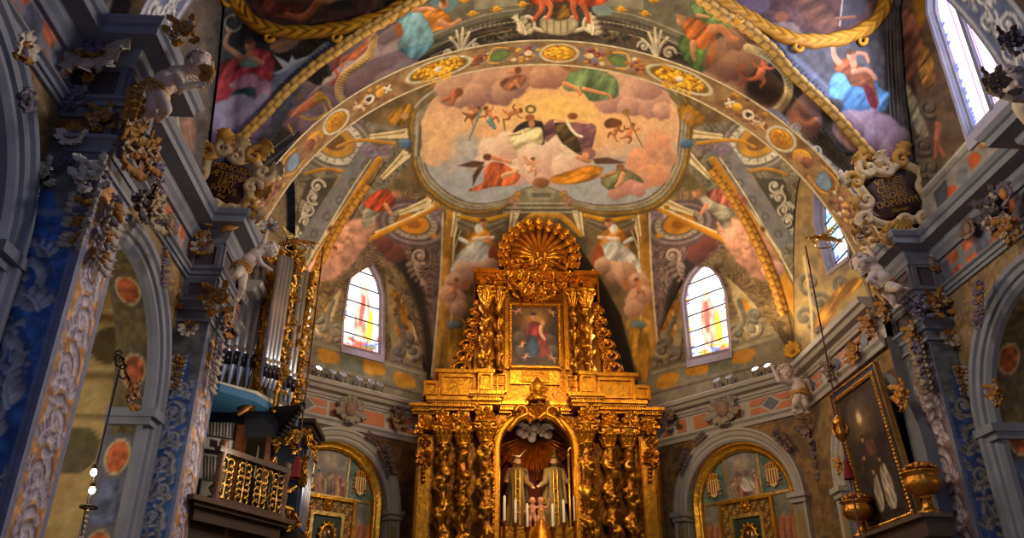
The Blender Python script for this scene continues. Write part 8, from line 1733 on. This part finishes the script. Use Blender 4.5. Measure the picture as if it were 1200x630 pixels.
mb = MB((176, 118, 86)); mb.box(tuple(at(306, 560, Y=13.9)-np.array([0, 0, .3])), tuple(at(318, 512, Y=13.9)+np.array([0, .3, 0]))); mb.box(tuple(at(298, 552, Y=13.8)-np.array([0, 0, .1])), tuple(at(303, 522, Y=13.8)+np.array([0, .06, 0])), (226, 206, 160)); mb.build('console_boards', M_WOOD, ORG, smooth=False)
# rear cabinet of the choir organ
CAB = thing('organ_cabinet', 'dark blue choir organ cabinet with gilt carving on the balcony edge', 'organ', tuple(at(350, 625, Y=14.0)))
zt = at(345, 503, Y=14.0)[2]; x0 = at(323, 520, Y=14.0)[0]; x1 = at(356, 520, Y=14.0)[0]; zb = at(345, 622, Y=14.0)[2]
mb = MB((36, 46, 62)); mb.box((x0, 14.0, zb), (x1, 14.9, zt)); mb.build('case', M_WOOD, CAB, smooth=False)
mb = MB((40, 34, 32)); mb.box((x0-.1, 13.9, zt), (x1+.12, 15.0, zt+.08)); mb.box((x0-.16, 13.84, zt+.08), (x1+.18, 15.06, zt+.16)); mb.box((x0-.06, 13.95, zb-.1), (x1+.08, 14.95, zb)); mb.build('case_cornice', M_WOOD, CAB, smooth=False)
mb = MB((206, 150, 64)); r = random.Random(8); M1 = np.stack([UX, UZ, UN], 1); M2 = np.stack([[0, 1, 0], [0, 0, 1], [1, 0, 0]], 1)
for i in range(60): mb.merge(leaf_mb(.2, .07, .4, 3, .02), M1@rotm(0, 0, r.random()*6.3), (x0+(x1-x0)*r.random(), 13.98, zt-.05-.16*r.random() if i < 30 else zb+(zt-zb)*r.random())) if i < 30 else mb.merge(leaf_mb(.2, .06, .4, 3, .02), M1@rotm(0, 0, r.random()*6.3), (x0+(.03 if i % 2 else x1-x0-.03), 13.98, zb+(zt-zb)*r.random()))
for i in range(70): mb.merge(leaf_mb(.2, .07, .4, 3, .02), M2@rotm(0, 0, r.random()*6.3), (x1+.02, 14.0+.9*(r.random() if i < 40 else (i % 2)*.98), (zt-.2*r.random()) if i < 40 else zb+(zt-zb)*r.random()))
mb.build('gilt_carving', M_GILT, CAB)
for k in range(5): MB((176, 182, 196)).lathe([(.02, zb+.1), (.05, zb+.4), (.05, zt-.25), (.045, zt-.25)], 10, (x1+.03, 14.18+k*.14, 0)).build('pipe', M_TIN, CAB)
def light(kind, name, loc, energy, color, size=.3, target=None, spot=60, blend=.6):
    d = bpy.data.lights.new(name, kind); d.energy = energy; d.color = color
    if kind == 'AREA': d.shape = 'DISK'; d.size = size
    else: d.shadow_soft_size = size
    if kind == 'SPOT': d.spot_size = math.radians(spot); d.spot_blend = blend
    o = bpy.data.objects.new(name, d); COL.objects.link(o); o.location = loc
    if target is not None: o.rotation_euler = (Vector(target)-Vector(loc)).to_track_quat('-Z', 'Y').to_euler()
    return o
w = bpy.data.worlds.new('world'); scene.world = w; w.use_nodes = True
w.node_tree.nodes['Background'].inputs['Color'].default_value = (.42, .56, 1.0, 1); w.node_tree.nodes['Background'].inputs['Strength'].default_value = .32
WARM = (1.0, .74, .42); NEUT = (1.0, .88, .70); COOL = (.6, .74, 1.0)
# lights of the church, with added fills that have no fixture
light('POINT', 'apse_fill', (1.7, 13.4, 8.4), 330, WARM, .5)  # fill added in free air under the apse vault
for q in FL_LIT: light('AREA', 'flood_beam', tuple(np.array(q[0])+q[1]*.45), 70, WARM, .35, tuple(np.array(q[0])+q[1]*3))
light('POINT', 'nave_fill', (1.7, 8.0, 8.9), 390, NEUT, .6)  # added mid-air fill for the nave vault, no fixture
light('SPOT', 'altar_spot', (6.6, 9.6, 9.0), 480, WARM, .12, (1.4, 17.0, 6.4), 40, .7)
light('SPOT', 'altar_spot', (-3.2, 9.6, 9.0), 300, WARM, .12, (1.8, 17.0, 7.0), 40, .7)
light('SPOT', 'altar_spot', (1.7, 9.5, 8.0), 200, WARM, .12, (1.65, 17.0, 6.6), 36, .7)
light('AREA', 'window_daylight', (7.3, 9.0, 11.0), 130, (.72, .74, 1.0), 1.4, (-3, 9.5, 9.0))
light('AREA', 'window_daylight', tuple(DL.p(1.6, 9.2, .3)), 60, (.9, .92, 1.0), .9, (3, 13, 6))
light('AREA', 'window_daylight', tuple(DR.p(1.9, 9.2, .3)), 60, (.9, .92, 1.0), .9, (0, 13, 6))
light('POINT', 'chapel_light', (-5.9, 9.4, 4.6), 60, NEUT, .3); light('POINT', 'chapel_light', (9.4, 9.4, 4.6), 14, NEUT, .3)  # added to brighten the chapels; no lamp stands at these points
light('POINT', 'organ_console_lamp', (-3.2, 12.35, 4.75), 9, NEUT, .08)
light('POINT', 'niche_fill', (nc, YR-.25, NZS-.5), 14, WARM, .1)  # unseen fill added to brighten the niche
vs = scene.view_settings; vs.view_transform = 'Standard'; vs.look = 'None'; vs.exposure = 0.0; vs.gamma = 1.0; vs.use_curve_mapping = False
